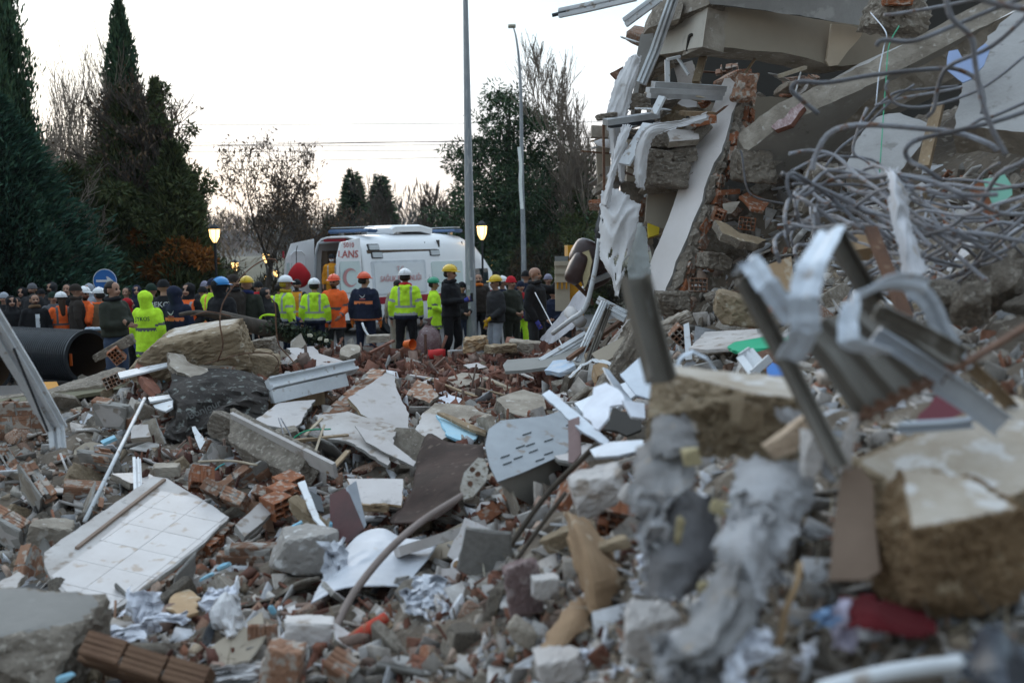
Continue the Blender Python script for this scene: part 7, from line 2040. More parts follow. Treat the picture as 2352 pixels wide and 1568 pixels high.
# --- rebar
RB=[([(1880,262,5.5),(1835,225,5.5),(1818,205,5.5),(1835,188,5.5),(1900,190,5.6),(2010,172,5.8),(2150,158,5.9),(2200,160,5.9),(2245,185,5.8),(2260,230,5.7),(2255,262,5.7)],.013,'thick rebar with a hooked left end crossing before the diagonal beam'),
  ([(2012,105,5.0),(2030,92,5.0),(2095,95,5.1),(2170,68,5.2),(2280,22,5.3),(2352,-5,5.3)],.012,'upper thick rebar with drooping left end'),
  ([(2030,35,6),(2060,32,6),(2160,15,6),(2260,-5,6)],.010,'thin rebar near the top edge, right of the orange brick bits'),
  ([(2170,-20,4.0),(2185,40,4.0),(2230,85,4.05),(2240,150,4.1),(2255,230,4.1),(2280,300,4.1),(2310,355,4.1)],.011,'thickest steep rebar running down the upper right'),
  ([(2220,-15,3.6),(2290,8,3.6),(2400,30,3.6)],.013,'blurred close rebar in the top right corner'),
  ([(2375,20,5.0),(2280,105,5.0),(2180,152,5.2),(2155,200,5.3),(2145,250,5.3),(2130,268,5.3)],.011,'rebar curving left before the cracked slab'),
  ([(1866,390,4.9),(1872,360,4.9),(1900,310,4.9),(1950,290,5),(2020,288,5),(2110,295,5.1),(2200,305,5.1),(2270,330,5),(2290,345,5)],.014,'big bluish rebar arch over the centre of the tangle'),
  ([(2400,240,5),(2300,275,4.9),(2200,300,4.9),(2110,320,4.9),(2080,345,4.9),(2090,370,4.9),(2120,385,4.8),(2160,412,4.8)],.012,'rebar sweeping left into a tight hook'),
  ([(2400,215,5.6),(2280,268,5.6),(2250,275,5.6),(2200,310,5.6)],.010,'rebar parallel above the hooked sweep'),
  ([(1992,248,6.2),(1970,300,6.2),(1960,350,6.2),(1990,370,6.2),(2015,395,6.1),(2030,425,6.0)],.009,'thin crooked rebar before the smaller pale slab'),
  ([(2010,242,7),(2060,228,7),(2150,212,7),(2210,200,7)],.010,'rebar rising right over the smaller pale slab'),
  ([(1985,280,7),(2020,240,7),(2060,212,7),(2120,205,7),(2200,198,7)],.009,'twin rebar just above the rising one'),
  ([(1895,385,7),(1930,340,7),(1980,300,7),(2050,230,7),(2100,195,7)],.009,'straight rebar slanting up between beam and pale slab'),
  ([(2352,130,6),(2290,180,6),(2230,215,6),(2130,245,6),(2060,240,6),(2035,205,6),(2040,185,6)],.009,'loose rebar loop below the hooked one'),
  ([(2020,400,7.5),(2035,180,8.2),(2042,105,8.5),(2065,60,8.8)],.004,'thin green cable hanging before the beam'),
  ([(2000,30,9.5),(2035,75,9),(2030,110,9),(2020,160,8.8),(2012,240,8.6)],.005,'thin bluish cable loop by the hanging lump'),
  ([(1700,345,9),(1705,360,9),(1715,430,9),(1740,455,9),(1800,468,9)],.010,'old brown rebar curling from the beam end')]
r_=random.Random(12)
words_a=['in the left part','in the middle','near the hooked sweep','under the big arch','low','at the right edge','behind the white rag','before the mint plate']
for k in range(54):
 # bars of the tangle sag in long bows from left to right
 x0,y0=r_.uniform(1790,1900),r_.uniform(370,560)
 x1,y1=r_.uniform(2080,2380),r_.uniform(400,640)
 if k%3==0:x0,y0=r_.uniform(1950,2150),r_.uniform(380,700);x1,y1=r_.uniform(2250,2400),r_.uniform(350,620)
 if k%5==4:x0,y0,x1,y1=r_.uniform(1960,2150),r_.uniform(640,700),r_.uniform(2300,2400),r_.uniform(440,560)
 Y0=r_.uniform(5.0,6.6);n=7;pts=[]
 amp=r_.uniform(-80,60);ph=r_.uniform(0,3)
 for i in range(n):
  u=i/(n-1)
  pts.append((x0+(x1-x0)*u+r_.gauss(0,5),y0+(y1-y0)*u+amp*math.sin(u*math.pi+ph*.3)+r_.gauss(0,8),Y0+.5*math.sin(u*3+ph)))
 if r_.random()<.5:
  pts=[(x0-6,y0+60,Y0),(x0-16,y0+28,Y0)]+pts
 if k%4==2:pts=pts[:4]+[(pts[4][0]+10,pts[4][1]+r_.uniform(30,70),Y0)]
 lab=['bowed rebar','hooked rebar','grey bent rebar','rusty bent rebar'][k%4]+' of the tangle '+words_a[(k//4)%8]+[', upper one',', lower one',', front one',', rear one'][(k*7+k//8)%4]if k<34 else ['short bar','thin bar','kinked bar','dark bar'][k%4]+' '+words_a[(k//3)%8]+' of the rebar tangle'
 RB.append((pts,r_.uniform(.007,.0125),lab))
seen={}
for pts,r,lab in RB:
 if lab in seen:lab=lab.replace('bent','curved').replace('bowed','long bowed').replace('hooked rebar','long hooked rebar')
 seen[lab]=1
 o=bar_thing('rebar',lab,'rebar',pts,r,M_GREEN if 'green cable' in lab else M_ZINC if 'bluish cable' in lab else M_REBAR,7,group='bent rebar in the tangle' if 'tangle' in lab else None,smoothn=3 if 'tangle' in lab else 5,smooth='tangle' not in lab)
land(2080,480,5.6,'the rebar tangle')
curt('rag','long dirty white rag hanging down through the rebar tangle',[[(2030,400,5.2),(2048,392,5.1),(2062,405,5.2)],[(2040,440,5.0),(2055,440,4.9),(2080,450,5.0)],[(2046,500,4.9),(2062,500,4.8),(2082,505,4.9)],[(2055,560,4.8),(2080,565,4.7),(2105,575,4.8)],[(2070,640,4.7),(2095,645,4.6),(2130,620,4.7)]],9,.05,m=M_CURT)
mb=MB();mb.bar(P(2000,525,4.7),P(2082,730,4.3),.055,.03,(0,-1,0));single('plank',mb,M_RUST,'rust brown plank standing behind the white bent strips','plank')
# --- torn steel channels close to the camera
def chan(name,label,pts,w,h,m,t=.006,side=(1,0,0),cat='steel channel',sn=5,sidef=None,lip=True):
 s=[(-w/2,0),(w/2,0),(w/2,h),(w/2-t,h),(w/2-t,t),(-w/2+t,t),(-w/2+t,h),(-w/2,h)]
 mb=MB();mb.sweep(catmull(PP(pts),sn)if len(pts)>2 else PP(pts),s,side,sidef=sidef)
 return single(name,mb,m,label,cat)
chan('steel_channel','upright dusty steel channel standing near the middle, its top torn',[(1452,640,3.15),(1475,740,3.1),(1512,880,3.0)],.085,.05,M_DSTEEL,side=(1,.3,0))
chan('steel_channel','long dark steel channel crossing down behind the tan block',[(1700,640,2.75),(1800,830,2.75),(1925,1075,2.6)],.045,.03,M_DSTEEL,side=(1,.2,.3))
def kink(pts,n=4):
 out=[]
 for a,b in zip(pts,pts[1:]):
  out+=[a.lerp(b,.04+.92*i/n)+V(noise.noise(a*9+V(i,0,0)),noise.noise(a*7+V(0,i,3)),noise.noise(b*8+V(i,5,0)))*.009 for i in range(n+1)]
 return out
def strip(label,pts,w,m,side=(1,0,0),t=.003,name='metal_strip',sidef=None):
 mb=MB();mb.sweep(kink(PP(pts)),[(-w/2,0),(-w*.1,-.006),(w*.2,.004),(w/2,0),(w/2,t),(w*.2,.004+t),(-w*.1,t-.006),(-w/2,t)],side,sidef=sidef)
 return single(name,mb,m,label,'metal strip',smooth=False)
M_WSTEEL=mat('white_coated_steel',(0.66,0.72,0.80),(0.52,0.56,0.62),(0.40,0.36,0.34),scale=4,rough=.4,bump=.2,bscale=10,rand=0,c3amt=.64,spec=.5)
strip('white bent strip rising left from the dark channel top',[(1703,625,2.8),(1718,596,2.75),(1762,655,2.7),(1825,738,2.75)],.060,M_WSTEEL,side=(.75,-.1,.5))
strip('white coated strip curling over at its top, tallest of the torn strips',[(1915,522,2.85),(1868,600,2.55),(1845,680,2.5),(1848,760,2.52),(1812,830,2.6)],.075,M_WSTEEL,side=(1,-.3,.25),sidef=lambda u:(1,-.3+.3*u,.25-.3*u))
chan('steel_channel','dark channel hanging down right from the tallest white strip',[(1905,525,2.85),(1945,600,2.85),(2010,700,2.9)],.055,.03,M_DSTEEL,side=(1,.2,.4))
strip('white coated strip folded like a clip in the middle of the torn sheets',[(2130,655,2.85),(2050,645,2.7),(1952,690,2.55),(1948,785,2.5),(2040,815,2.55)],.055,M_WSTEEL,side=(.1,-.5,1),sidef=lambda u:(.1+u,-.5,1-.8*u))
# ribbed sheet
t=thing('ribbed_sheet','dark ribbed steel sheet with holes along its lower right edge','steel sheet',P(2000,850,2.8))
a0,b0=P(1822,770,2.75),P(1975,968,2.75);a1,b1=P(2010,700,3.1),P(2232,832,3.1)
nr,nl=24,10;vs,fs=[],[]
for i in range(nl+1):
 for j in range(nr+1):
  u,v=i/nl,j/nr
  p=(a0.lerp(b0,u)).lerp(a1.lerp(b1,u),v)
  ph=(v*4)%1;rib=.022 if .25<ph<.6 else 0
  vs.append(p+V(0,-rib,rib*.6)+V(0,0,.01*math.sin(u*4+v*2)))
for i in range(nl):
 for j in range(nr):
  fs.append((i*(nr+1)+j,i*(nr+1)+j+1,(i+1)*(nr+1)+j+1,(i+1)*(nr+1)+j))
mb=MB();mb.add(vs,fs);o=part('ribbed_face',mb,M_DSTEEL,t);solidify(o,.003)
mb=MB();e0,e1=P(1975,960,2.7),P(2215,835,2.95);e2=P(2380,735,3.1)
mb.bar(e0,e1,.012,.035,(0,-1,0));mb.bar(e1,e2,.012,.035,(0,-1,0))
for k in range(9):
 c=e0.lerp(e1,(k+.5)/9);mb.box(c+V(0,0,.018),(.010,.004,.007));mb.box(c+V(.012,-.004,0),(.004,.004,.02))
part('holed_edge',mb,M_RUST,t)
for k,(pts,w,m_,lab)in enumerate([([(2010,712,2.75),(2110,760,2.8),(2210,815,2.85)],.05,M_DSTEEL,'grey channel lying over the ribbed sheet'),([(2010,765,2.7),(2090,815,2.7),(2165,865,2.75)],.045,M_ZINC,'bluish channel in the middle of the ribbed sheet'),
          ([(2150,870,2.9),(2220,915,2.95),(2300,975,3.0)],.075,M_ZINC,'bluish profile beyond the holed edge'),([(2205,820,3.1),(2280,890,3.15),(2345,960,3.2)],.04,M_WOOD,'brown rod right of the bluish profile'),([(2062,978,2.9),(2160,972,2.95),(2230,966,3)],.03,M_ZINC,'pale bar lying just above the right tan block')]):
 chan('steel_channel',lab,pts,w,.02,m_,side=(.3,-.3,1))
strip('thin twisted grey plate sloping between the ribbed sheet and tangle',[(2080,640,3.1),(2140,700,3.1),(2180,790,3.1),(2215,850,3.1)],.06,M_ZINC,side=(.3,-.2,1))
for k,(o_,a_,m_,lab)in enumerate([([(2110,950),(2160,900),(2200,915),(2250,962),(2100,975)],[(2110,950,3.4),(2200,915,3.5),(2100,975,3.3)],M_DKRED,'dark wine red cloth glimpsed behind the bluish profile'),([(1868,850),(1905,848),(1925,862),(1885,866)],[(1868,850,3.3),(1905,848,3.3),(1885,866,3.2)],M_PLASTC,'small pink white chip right of the left tan block')]):
 board('cloth_piece' if k==0 else 'chip',lab,'cloth' if k==0 else 'chip',o_,a_,.03,m_,seed=70+k)
strip('white plastic arch standing behind the left tan block',[(1548,870,4.0),(1562,825,4.0),(1590,808,4.0),(1622,822,4.0),(1650,862,4.0)],.05,M_WSTEEL,side=(0,1,.1),name='plastic_arch')
# --- the tan blocks
stone('tan_block','tan stone block with flat pale top right of centre, near the camera','stone block',1655,940,3.35,(.255,.19,.11),(8,3,-8),M_TOPST,M_CONCT,301,sub=6,rough=.05,cuts=5,boxy=.85);land(1650,940,3.3,'the left tan block')
stone('tan_block','largest blurred tan stone block at the right edge','stone block',2165,1235,2.6,(.185,.16,.15),(14,-9,8),M_TOPST,mat('brown_stone',(.23,.15,.082),(.15,.095,.05),(.31,.235,.15),scale=4,bump=.7,bscale=30,rand=0,c3amt=.6,crack=8),302,sub=6,rough=.05,cuts=6,boxy=.8)
stone('tan_block','flat topped tan slab reaching behind the largest blurred block','stone block',2265,1095,3.0,(.34,.25,.10),(14,-17,14),M_TOPST,M_CONCT,303,sub=6,rough=.03,cuts=3,boxy=.92);land(2190,1180,2.6,'the largest tan block')
# cardboard, fabrics
def drape(label,ctrl,seed,m,fold=.03,name='fabric',cat='fabric',nu=5,fs=3):
 mb=MB();cloth(mb,ctrl,nu,nu,fold*.75,fs,seed,ragged=.008,pleat=(1.3,2.0),crumple=.55)
 o=single(name,mb,m,label,cat,smooth=False);solidify(o,.004);HERO.append(([q[:2]for q in ctrl[0]]+[q[:2]for q in ctrl[-1][::-1]],ctrl[0][0][2]));return o
drape('blue grey crumpled fabric left of the tan block bottom',[[(1465,1030,3.2),(1500,1010,3.1),(1545,1015,3.1),(1580,1030,3.2)],[(1450,1090,3.0),(1500,1070,2.95),(1550,1080,2.95),(1600,1090,3)],[(1448,1150,2.9),(1490,1140,2.85),(1540,1120,2.85),(1590,1110,2.9)],[(1452,1185,2.85),(1480,1180,2.8),(1520,1160,2.8),(1570,1130,2.85)]],1,M_CLOTHG,.05)
drape('dark grey wet looking fabric hanging under the blue grey one',[[(1480,1150,2.95),(1540,1140,2.85),(1600,1130,2.85),(1640,1150,2.9)],[(1475,1220,2.9),(1530,1210,2.8),(1590,1200,2.8),(1640,1220,2.85)],[(1478,1300,2.8),(1530,1290,2.7),(1590,1290,2.7),(1630,1300,2.75)],[(1482,1370,2.75),(1520,1375,2.65),(1560,1370,2.65),(1600,1340,2.7)]],2,mat('dark_grey_fabric',(.17,.165,.17),(.10,.095,.095),scale=6,bump=.5,bscale=12,rand=0),.05)
drape('pale blue grey fabric bulging below the left tan block',[[(1690,1060,2.95),(1740,1052,2.9),(1800,1058,2.9),(1862,1075,2.95)],[(1680,1110,2.85),(1740,1100,2.78),(1810,1100,2.78),(1868,1110,2.85)],[(1672,1170,2.8),(1740,1160,2.7),(1800,1165,2.7),(1850,1170,2.78)],[(1660,1220,2.8),(1720,1215,2.7),(1790,1220,2.7),(1820,1215,2.75)]],3,mat('pale_fabric',(.42,.42,.435),(.29,.28,.28),scale=5,bump=.4,bscale=10,rand=0),.05)
drape('long pale fabric tail falling from the bulging fabric',[[(1665,1195,2.72),(1720,1190,2.66),(1810,1195,2.70)],[(1640,1260,2.62),(1715,1250,2.55),(1790,1270,2.62)],[(1690,1330,2.56),(1725,1335,2.48),(1775,1320,2.54)],[(1720,1370,2.5),(1735,1380,2.45),(1755,1365,2.5)]],4,MATS['pale_fabric'],.06)
drape('brownish grey fabric strip running down towards the bottom edge',[[(1640,1300,2.58),(1690,1290,2.50),(1740,1330,2.55)],[(1610,1370,2.48),(1670,1375,2.40),(1740,1390,2.46)],[(1560,1440,2.40),(1640,1450,2.32),(1710,1440,2.38)],[(1530,1520,2.32),(1600,1530,2.25),(1670,1500,2.3)]],5,M_CLOTHG,.06)
drape('small grey fabric tuft right above the bulging fabric',[[(1500,960,3.15),(1540,950,3.1),(1590,970,3.15)],[(1490,1010,3.05),(1540,1005,3.0),(1600,1010,3.05)],[(1500,1050,3.0),(1540,1045,2.95),(1600,1040,3)]],6,M_CLOTHG,.04)
drape('blue grey fabric fold hanging beside the dark steel channel',[[(1780,930,3.0),(1830,945,2.95),(1870,990,2.95)],[(1810,980,2.95),(1850,1010,2.9),(1900,1060,2.9)],[(1850,1020,2.9),(1880,1060,2.85),(1915,1110,2.85)]],7,MATS['pale_fabric'],.03)
for k,(px,py,Y,dm,rot,m_,lab)in enumerate([
 (1720,955,3.0,(.05,.04,.045),(0,10,20),M_CONCT,'tan stone knob sitting on the fabric before the left block'),(1820,1000,2.85,(.085,.04,.03),(0,-35,0),mat('peach_wood',(.58,.44,.32),(.48,.36,.26),rand=0),'peach coloured broken wood piece on the fabrics'),(1560,1215,2.72,(.012,.010,.045),(0,15,0),mat('yellow_foam',(.50,.42,.25),(.40,.33,.19),rand=0,bump=.5),'yellow foam sliver on the dark fabric'),
 (1655,1165,2.75,(.030,.012,.024),(0,20,0),MATS['yellow_foam'],'yellowish foam lump between the fabrics'),(1590,1050,2.9,(.030,.016,.028),(0,0,0),MATS['yellow_foam'],'pale yellow lump under the left tan block'),(1865,1045,2.75,(.03,.03,.075),(0,12,0),M_PLASTC,'white crumpled lump hanging below the peach wood'),
 (1620,1350,2.6,(.022,.012,.018),(0,0,0),MATS['yellow_foam'],'yellow foam crumb at the foot of the dark fabric'),(1200,1350,4.3,(.085,.08,.125),(0,-5,10),mat('purple_stone',(.20,.135,.13),(.15,.105,.10),(.30,.24,.23),rand=0,bump=.5),'purplish brown oval stone left of the curved carton'),(1250,1345,4.2,(.06,.05,.06),(0,5,0),M_PLASTC,'pale pinkish stone beside the purplish oval stone'),
 (1500,1455,3.0,(.095,.06,.085),(10,-4,0),M_PLAST,'square pinkish slab piece at the foot of the fabrics'),(1370,1125,4.4,(.13,.10,.085),(15,-12,10),M_PLASTC,'white plaster block near the middle right, above an orange brick'),(1447,1132,4.2,(.04,.02,.05),(0,25,0),M_PLASTC,'white tile fragment right of the white plaster block'),
 (1650,1480,2.5,(.05,.04,.035),(0,0,0),M_PLAST,'small pale stone under the fabric strip'),(1390,1255,3.9,(.10,.06,.02),(0,-12,0),M_CONCT,'tan ledge stone under the orange brick'),(1200,1450,4.0,(.07,.05,.05),(0,30,0),M_CONC,'whitish shell shaped stone below the purplish oval'),
 (1290,1530,3.4,(.09,.07,.05),(0,0,0),M_PLAST,'pinkish lump at the bottom edge right of centre'),(1330,1250,4.4,(.03,.04,.09),(0,-8,0),M_CONC,'narrow grey stone at the root of the curved carton'),(1290,1240,4.8,(.1,.06,.05),(0,-30,0),M_CONCT,'grooved tan concrete piece left of the curved carton')]):
 stone('stone',lab,'stone',px,py,Y,dm,rot,m_,m_ if m_ is not M_PLASTC else M_PLAST,310+k,flat_=(),sub=4,rough=.045,boxy=.3,cuts=8)
land(1500,1450,3,'the square pinkish slab piece');land(1370,1120,4.4,'the white plaster block');land(1205,1345,4.3,'the purplish oval stone')
drape('curved brown carton piece standing like a sail near the bottom centre',[[(1298,1180,4.2),(1310,1175,4.1),(1345,1190,4.15)],[(1312,1260,4.0),(1340,1240,3.85),(1400,1260,4.0)],[(1330,1330,3.9),(1360,1320,3.7),(1430,1310,3.85)],[(1345,1390,3.8),(1370,1405,3.65),(1440,1365,3.8)]],8,mat('brown_carton',(.33,.22,.13),(.24,.155,.09),(.42,.34,.25),scale=4,rand=0,bump=.4,c3amt=.6),.02,name='carton',cat='carton',fs=4)
drape('brown carton tail running left from the foot of the curved carton',[[(1290,1400,3.9),(1330,1370,3.85),(1360,1390,3.8)],[(1260,1450,3.7),(1310,1430,3.65),(1350,1440,3.65)],[(1235,1500,3.6),(1260,1495,3.55),(1290,1480,3.55)]],9,MATS['brown_carton'],.02,name='carton',cat='carton',fs=4)
board('cardboard','tall brown cardboard sheet standing left of the largest tan block','cardboard',[(1936,1078),(1975,1070),(2005,1110),(2020,1310),(1990,1330),(1903,1330),(1915,1200)],[(1936,1078,2.75),(2005,1100,2.7),(1903,1330,2.55)],.01,mat('dull_cardboard',(.22,.155,.115),(.18,.125,.09),rand=0,bump=.1),seed=80,jag=.002,rough=0)
bar_thing('pipe','pinkish rod standing up behind the tall cardboard sheet','rod',[(1942,1075,2.7),(1950,1000,2.7),(1965,955,2.72)],.016,M_PLAST,8)
drape('dark red cloth lying under the largest tan block',[[(1925,1365,2.55),(2000,1370,2.5),(2060,1390,2.5),(2120,1400,2.5)],[(1940,1400,2.4),(2000,1400,2.35),(2060,1430,2.35),(2140,1440,2.4)],[(1960,1430,2.3),(2010,1440,2.28),(2070,1455,2.3),(2130,1460,2.35)]],10,flat('deep_red_cloth',(.085,.003,.006),rough=.95),.03,name='cloth',cat='cloth')
drape('black plastic bag in the bottom right corner',[[(2240,1450,2.1),(2290,1440,2.05),(2360,1490,2.1)],[(2205,1510,1.98),(2290,1490,1.92),(2370,1530,2.0)],[(2230,1560,1.9),(2300,1560,1.85),(2380,1590,1.92)],[(2280,1620,1.85),(2320,1640,1.8),(2390,1640,1.88)]],11,mat('black_blue_bag',(.035,.045,.065),(.02,.025,.035),rough=.35,spec=.5,rand=0,bump=.3,bscale=8),.04,name='bag',cat='bag')
bar_thing('tube','thick white tube lying along the bottom edge at right','tube',[(1880,1585,2.15),(2040,1545,2.15),(2225,1522,2.15)],.020,M_PVC,10)
bar_thing('stick','crooked tan stick standing right of the fabrics','stick',[(1790,1480,2.5),(1805,1400,2.5),(1830,1340,2.5),(1838,1290,2.52)],.010,M_CARD,7,r1=.008)
scrap('paper','white pointed paper right of the fabric strip bottom','paper',1725,1475,2.4,.12,.09,M_PAPER,40,-.7,.02,20)
scrap('paper','white upright paper scrap at the bottom edge under the pointed paper','paper',1685,1545,2.3,.05,.10,M_PAPER,41,-.3,.01,0)
scrap('shard','lilac white shard standing under the tall cardboard sheet','shard',1932,1435,2.4,.06,.12,mat('lilac_plastic',(.50,.46,.56),(.42,.38,.46),rand=0),42,-.2,.01,10)
scrap('plastic','small blue plastic piece left of the lilac shard','plastic',1895,1415,2.4,.06,.04,flat('soft_blue',(.22,.34,.52)),43,-.5,.01,20)
for k in range(9):
 px,py=[(1480,1285),(1500,1340),(1460,1345),(1310,1560),(1350,1500),(1420,1540),(1250,1480),(1850,1500),(1985,1420)][k]
 scrap('paper',['white scrap at the lower rim of the dark fabric','lilac white scrap at the foot of the dark fabric','small grey paper right of the curved carton foot','white paper on the pinkish lump at the bottom','whitish scrap between the carton tail and bottom edge','tiny white scrap at the bottom right of the pinkish lump','small scrap left of the carton tail','greyish scrap right of the white pointed paper','pink grey scrap under the red cloth'][k],'paper',px,py,YG(px,py)*.95,.05,.05,M_PAPER,44+k,-.6,.01,40*k)
# --- grey metal cabinet
t=thing('metal_cabinet','grey sheet metal cabinet lying on its side with slots in its upper face','cabinet',P(1220,1080,6.6))
ca=[(1115,1022,6.5),(1145,1105,6.1),(1345,985,6.6)]
M_CAB=mat('cabinet_grey',(.34,.36,.38),(.28,.295,.31),(.24,.20,.17),scale=3,rough=.45,metal=.2,bump=.08,rand=0,c3amt=.62)
top_o=[(1114,1022),(1122,985),(1150,965),(1250,955),(1345,925),(1352,975),(1300,1040),(1200,1085),(1143,1106),(1125,1070)]
mb=MB();panel(mb,[(1114,1022,6.6),(1143,1106,6.2),(1345,925,7.4)],top_o,.01,0,.1,0,1);part('upper_face',mb,[M_CAB]*3,t)
mb=MB();panel(mb,[(1143,1106,6.2),(1345,985,6.9),(1170,1150,6.3)],[(1143,1107),(1200,1086),(1345,1015),(1345,1075),(1290,1100),(1220,1160),(1185,1140)],.01,0,.1,0,2);part('front_face',mb,[mat('cabinet_beige',(.25,.235,.205),(.22,.205,.18),rough=.5,rand=0,bump=.05)]*3,t)
pl=plane_of([(1114,1022,6.6),(1143,1106,6.2),(1345,925,7.4)]);n_=pl[1]
for px,py in ((1150,1052),(1155,1068),(1180,1055),(1185,1030),(1208,1025),(1215,1040),(1300,978),(1305,990),(1230,1060),(1250,1045),(1200,1000),(1250,1015)):
 a_,b_=on_plane(px,py,pl),on_plane(px+20,py-7,pl);mb=MB();mb.bar(a_+n_*.002,b_+n_*.002,.004,.013,n_);part('slot',mb,MATS['dark_glass'],t)
pl=plane_of([(1143,1106,6.2),(1345,985,6.9),(1170,1150,6.3)]);n_=pl[1]
for k in range(4):
 mb=MB();mb.tube([on_plane(1282+k*13+10*math.sin(u*3),1062+u*28-k*4,pl)+n_*.003 for u in (0,.3,.6,1)],.005,5);part('vent',mb,MATS['dark_glass'],t)
HERO.append((top_o+[(1345,1075),(1220,1160)],6.3));land(1220,1050,6.3,'the grey metal cabinet')
# loose sheet metal around it
for k,(o_,a_,m_,lab)in enumerate([([(1245,905),(1262,895),(1340,960),(1400,1010),(1392,1022),(1330,985)],[(1245,905,6.4),(1400,1010,5.6),(1330,985,5.8)],M_ZINC,'long grey metal flange crossing over the cabinet'),([(1305,965),(1330,955),(1335,1040),(1316,1062),(1305,1060)],[(1305,965,5.9),(1330,955,5.9),(1305,1060,5.7)],mat('pinkish_metal',(.30,.21,.20),(.24,.17,.16),rand=0),'short pinkish box profile standing before the cabinet'),
         ([(1320,925),(1400,890),(1460,870),(1470,900),(1420,935),(1350,960)],[(1320,925,7.2),(1460,870,7.5),(1350,960,6.8)],M_ZINC,'bluish grey sheet right of the cabinet with a round hole'),([(1425,860),(1490,800),(1510,850),(1530,905),(1500,918),(1460,905)],[(1425,860,6.6),(1490,800,6.9),(1500,918,6.2)],M_ZINC,'dented bluish metal panel behind the upright steel channel'),
         ([(1385,842),(1400,850),(1460,930),(1450,940),(1420,905)],[(1385,842,7.0),(1460,930,6.2),(1420,905,6.3)],M_ZINC,'narrow folded grey strip above the white paper sheet'),([(1335,960),(1362,890),(1392,875),(1440,925),(1400,935),(1380,985)],[(1335,960,5.4),(1392,875,5.6),(1380,985,5.2)],M_PAPER,'large creased white paper standing right of the cabinet'),
         ([(1430,918),(1480,925),(1482,960),(1450,955)],[(1430,918,5.2),(1480,925,5.2),(1450,955,5.1)],M_PAPER,'white torn piece touching the left tan block'),([(1355,1032),(1400,1015),(1475,1010),(1480,1030),(1420,1045),(1365,1050)],[(1355,1032,4.9),(1475,1010,4.8),(1365,1050,4.8)],M_ZINC,'oval light metal tray below the white papers'),
         ([(1290,1100),(1335,1050),(1350,1070),(1320,1110),(1290,1160),(1272,1160)],[(1290,1100,5.3),(1350,1060,5.2),(1272,1160,5.1)],M_BRICK,'orange clay strip leaning between cabinet and white block'),([(1385,985),(1410,930),(1460,955),(1478,985),(1440,1000)],[(1385,985,5.7),(1420,935,5.9),(1440,1000,5.6)],M_DARKIN,'dark rotten cloth behind the white papers')]):
 board('sheet_piece',lab,'sheet',o_,a_,.014 if k !=8 else .05,m_,seed=90+k,jag=.004 if k not in (5,9)else .02,rough=0)
bar_thing('branch','dark thin branch lying from the holed plate down past the cabinet','branch',[(1120,1340,5.2),(1180,1240,5.3),(1260,1130,5.3),(1330,1060,5.2),(1370,1020,5.1)],.016,M_BARK,7)
bar_thing('branch','second dark branch below the long one','branch',[(1150,1390,4.8),(1165,1320,4.9),(1240,1210,4.9),(1300,1130,4.9)],.012,M_BARK,7)
# --- between the crowd and the ruin
t=thing('truck','yellow orange construction truck seen behind the bald man','truck',P(1310,700,15.8))
x0,x1=P(1276,650,15.8),P(1305,650,15.8)
M_TRK=flat('truck_yellow',(.62,.30,.02),rough=.5);M_TRK2=flat('truck_pale_panel',(.50,.44,.34),rough=.5)
mb=MB();mb.box((P(1318,650,16.4)),(.12,.5,.62));part('cab_side',mb,M_TRK,t)
mb=MB();mb.box(V(x0.x+.11,15.85,P(1290,662,15.8).z),(.115,.05,.36));part('lower_door',mb,M_TRK2,t)
for k in range(3):
 z=P(1290,605+k*19,15.8).z;mb=MB();mb.box(V(x0.x+.11,15.83,z),(.12,.06,.035));part('slat',mb,M_TRK2,t)
mb=MB();mb.box(V(x0.x+.11,15.92,P(1290,625,15.8).z),(.11,.02,.25));part('grille',mb,flat('grille_grey',(.20,.21,.21)),t)
for k in range(3):
 mb=MB();mb.box(V(x0.x+.03+k*.07,15.78,P(1290,656,15.8).z),(.012,.03,.05));part('hinge',mb,M_TRK,t)
mb=MB();mb.box(V(x0.x+.13,16.0,.5),(.12,.2,.5));part('chassis',mb,M_BLACKP,t)
t=thing('armchair','overturned brown leather armchair hanging at the edge of the ruin','armchair',P(1350,690,13.2))
def blob(c,d,R,seed,sub=3):
 vv,ff=ico(sub);mb=MB();out=[]
 for v in vv:
  p=Vector(v);q=Vector([math.copysign(abs(x)**.6,x)for x in p])
  out.append(c+R @Vector((q.x*d[0],q.y*d[1],q.z*d[2]))*(1+.05*noise.noise(p*2+V(seed,0,0))))
 mb.add(out,ff);return mb
part('back_cushion',blob(P(1352,588,13.1),(.24,.25,.20),rotm(0,.5,0),1),M_LEATH,t,smooth=True)
part('seat_cushion',blob(P(1325,615,13.0),(.12,.22,.22),rotm(0,.4,0),2),M_LEATH,t,smooth=True)
part('arm_cushion',blob(P(1365,630,13.2),(.2,.2,.18),rotm(0,-.4,0),3),M_LEATH,t,smooth=True)
mb=MB();panel(mb,[(1340,585,12.85),(1355,600,12.8),(1345,650,12.8)],[(1338,580),(1352,575),(1360,600),(1352,640),(1340,665),(1338,620)],.03,.01,.05,.01,1);part('torn_lining',mb,[MATS['yellow_foam'],M_CONCT,M_CONCT],t)
mb=MB();mb.bar(P(1320,650,12.95),P(1350,680,13.0),.05,.04);mb.bar(P(1345,660,13),P(1362,700,13),.05,.04);part('wooden_frame',mb,M_RUST,t)
mb=MB();mb.bar(P(1352,650,12.8),P(1400,630,12.9),.08,.06);part('leg',mb,M_ALU,t)
drape('dark curtain bundle over the armchair against the thicket',[[(1378,480,12.9),(1388,478,12.85),(1400,482,12.9)],[(1366,530,12.9),(1380,530,12.8),(1398,530,12.9)],[(1368,560,12.9),(1382,562,12.85),(1396,560,12.9)]],21,M_BLACKP,.04,name='cloth',cat='cloth')
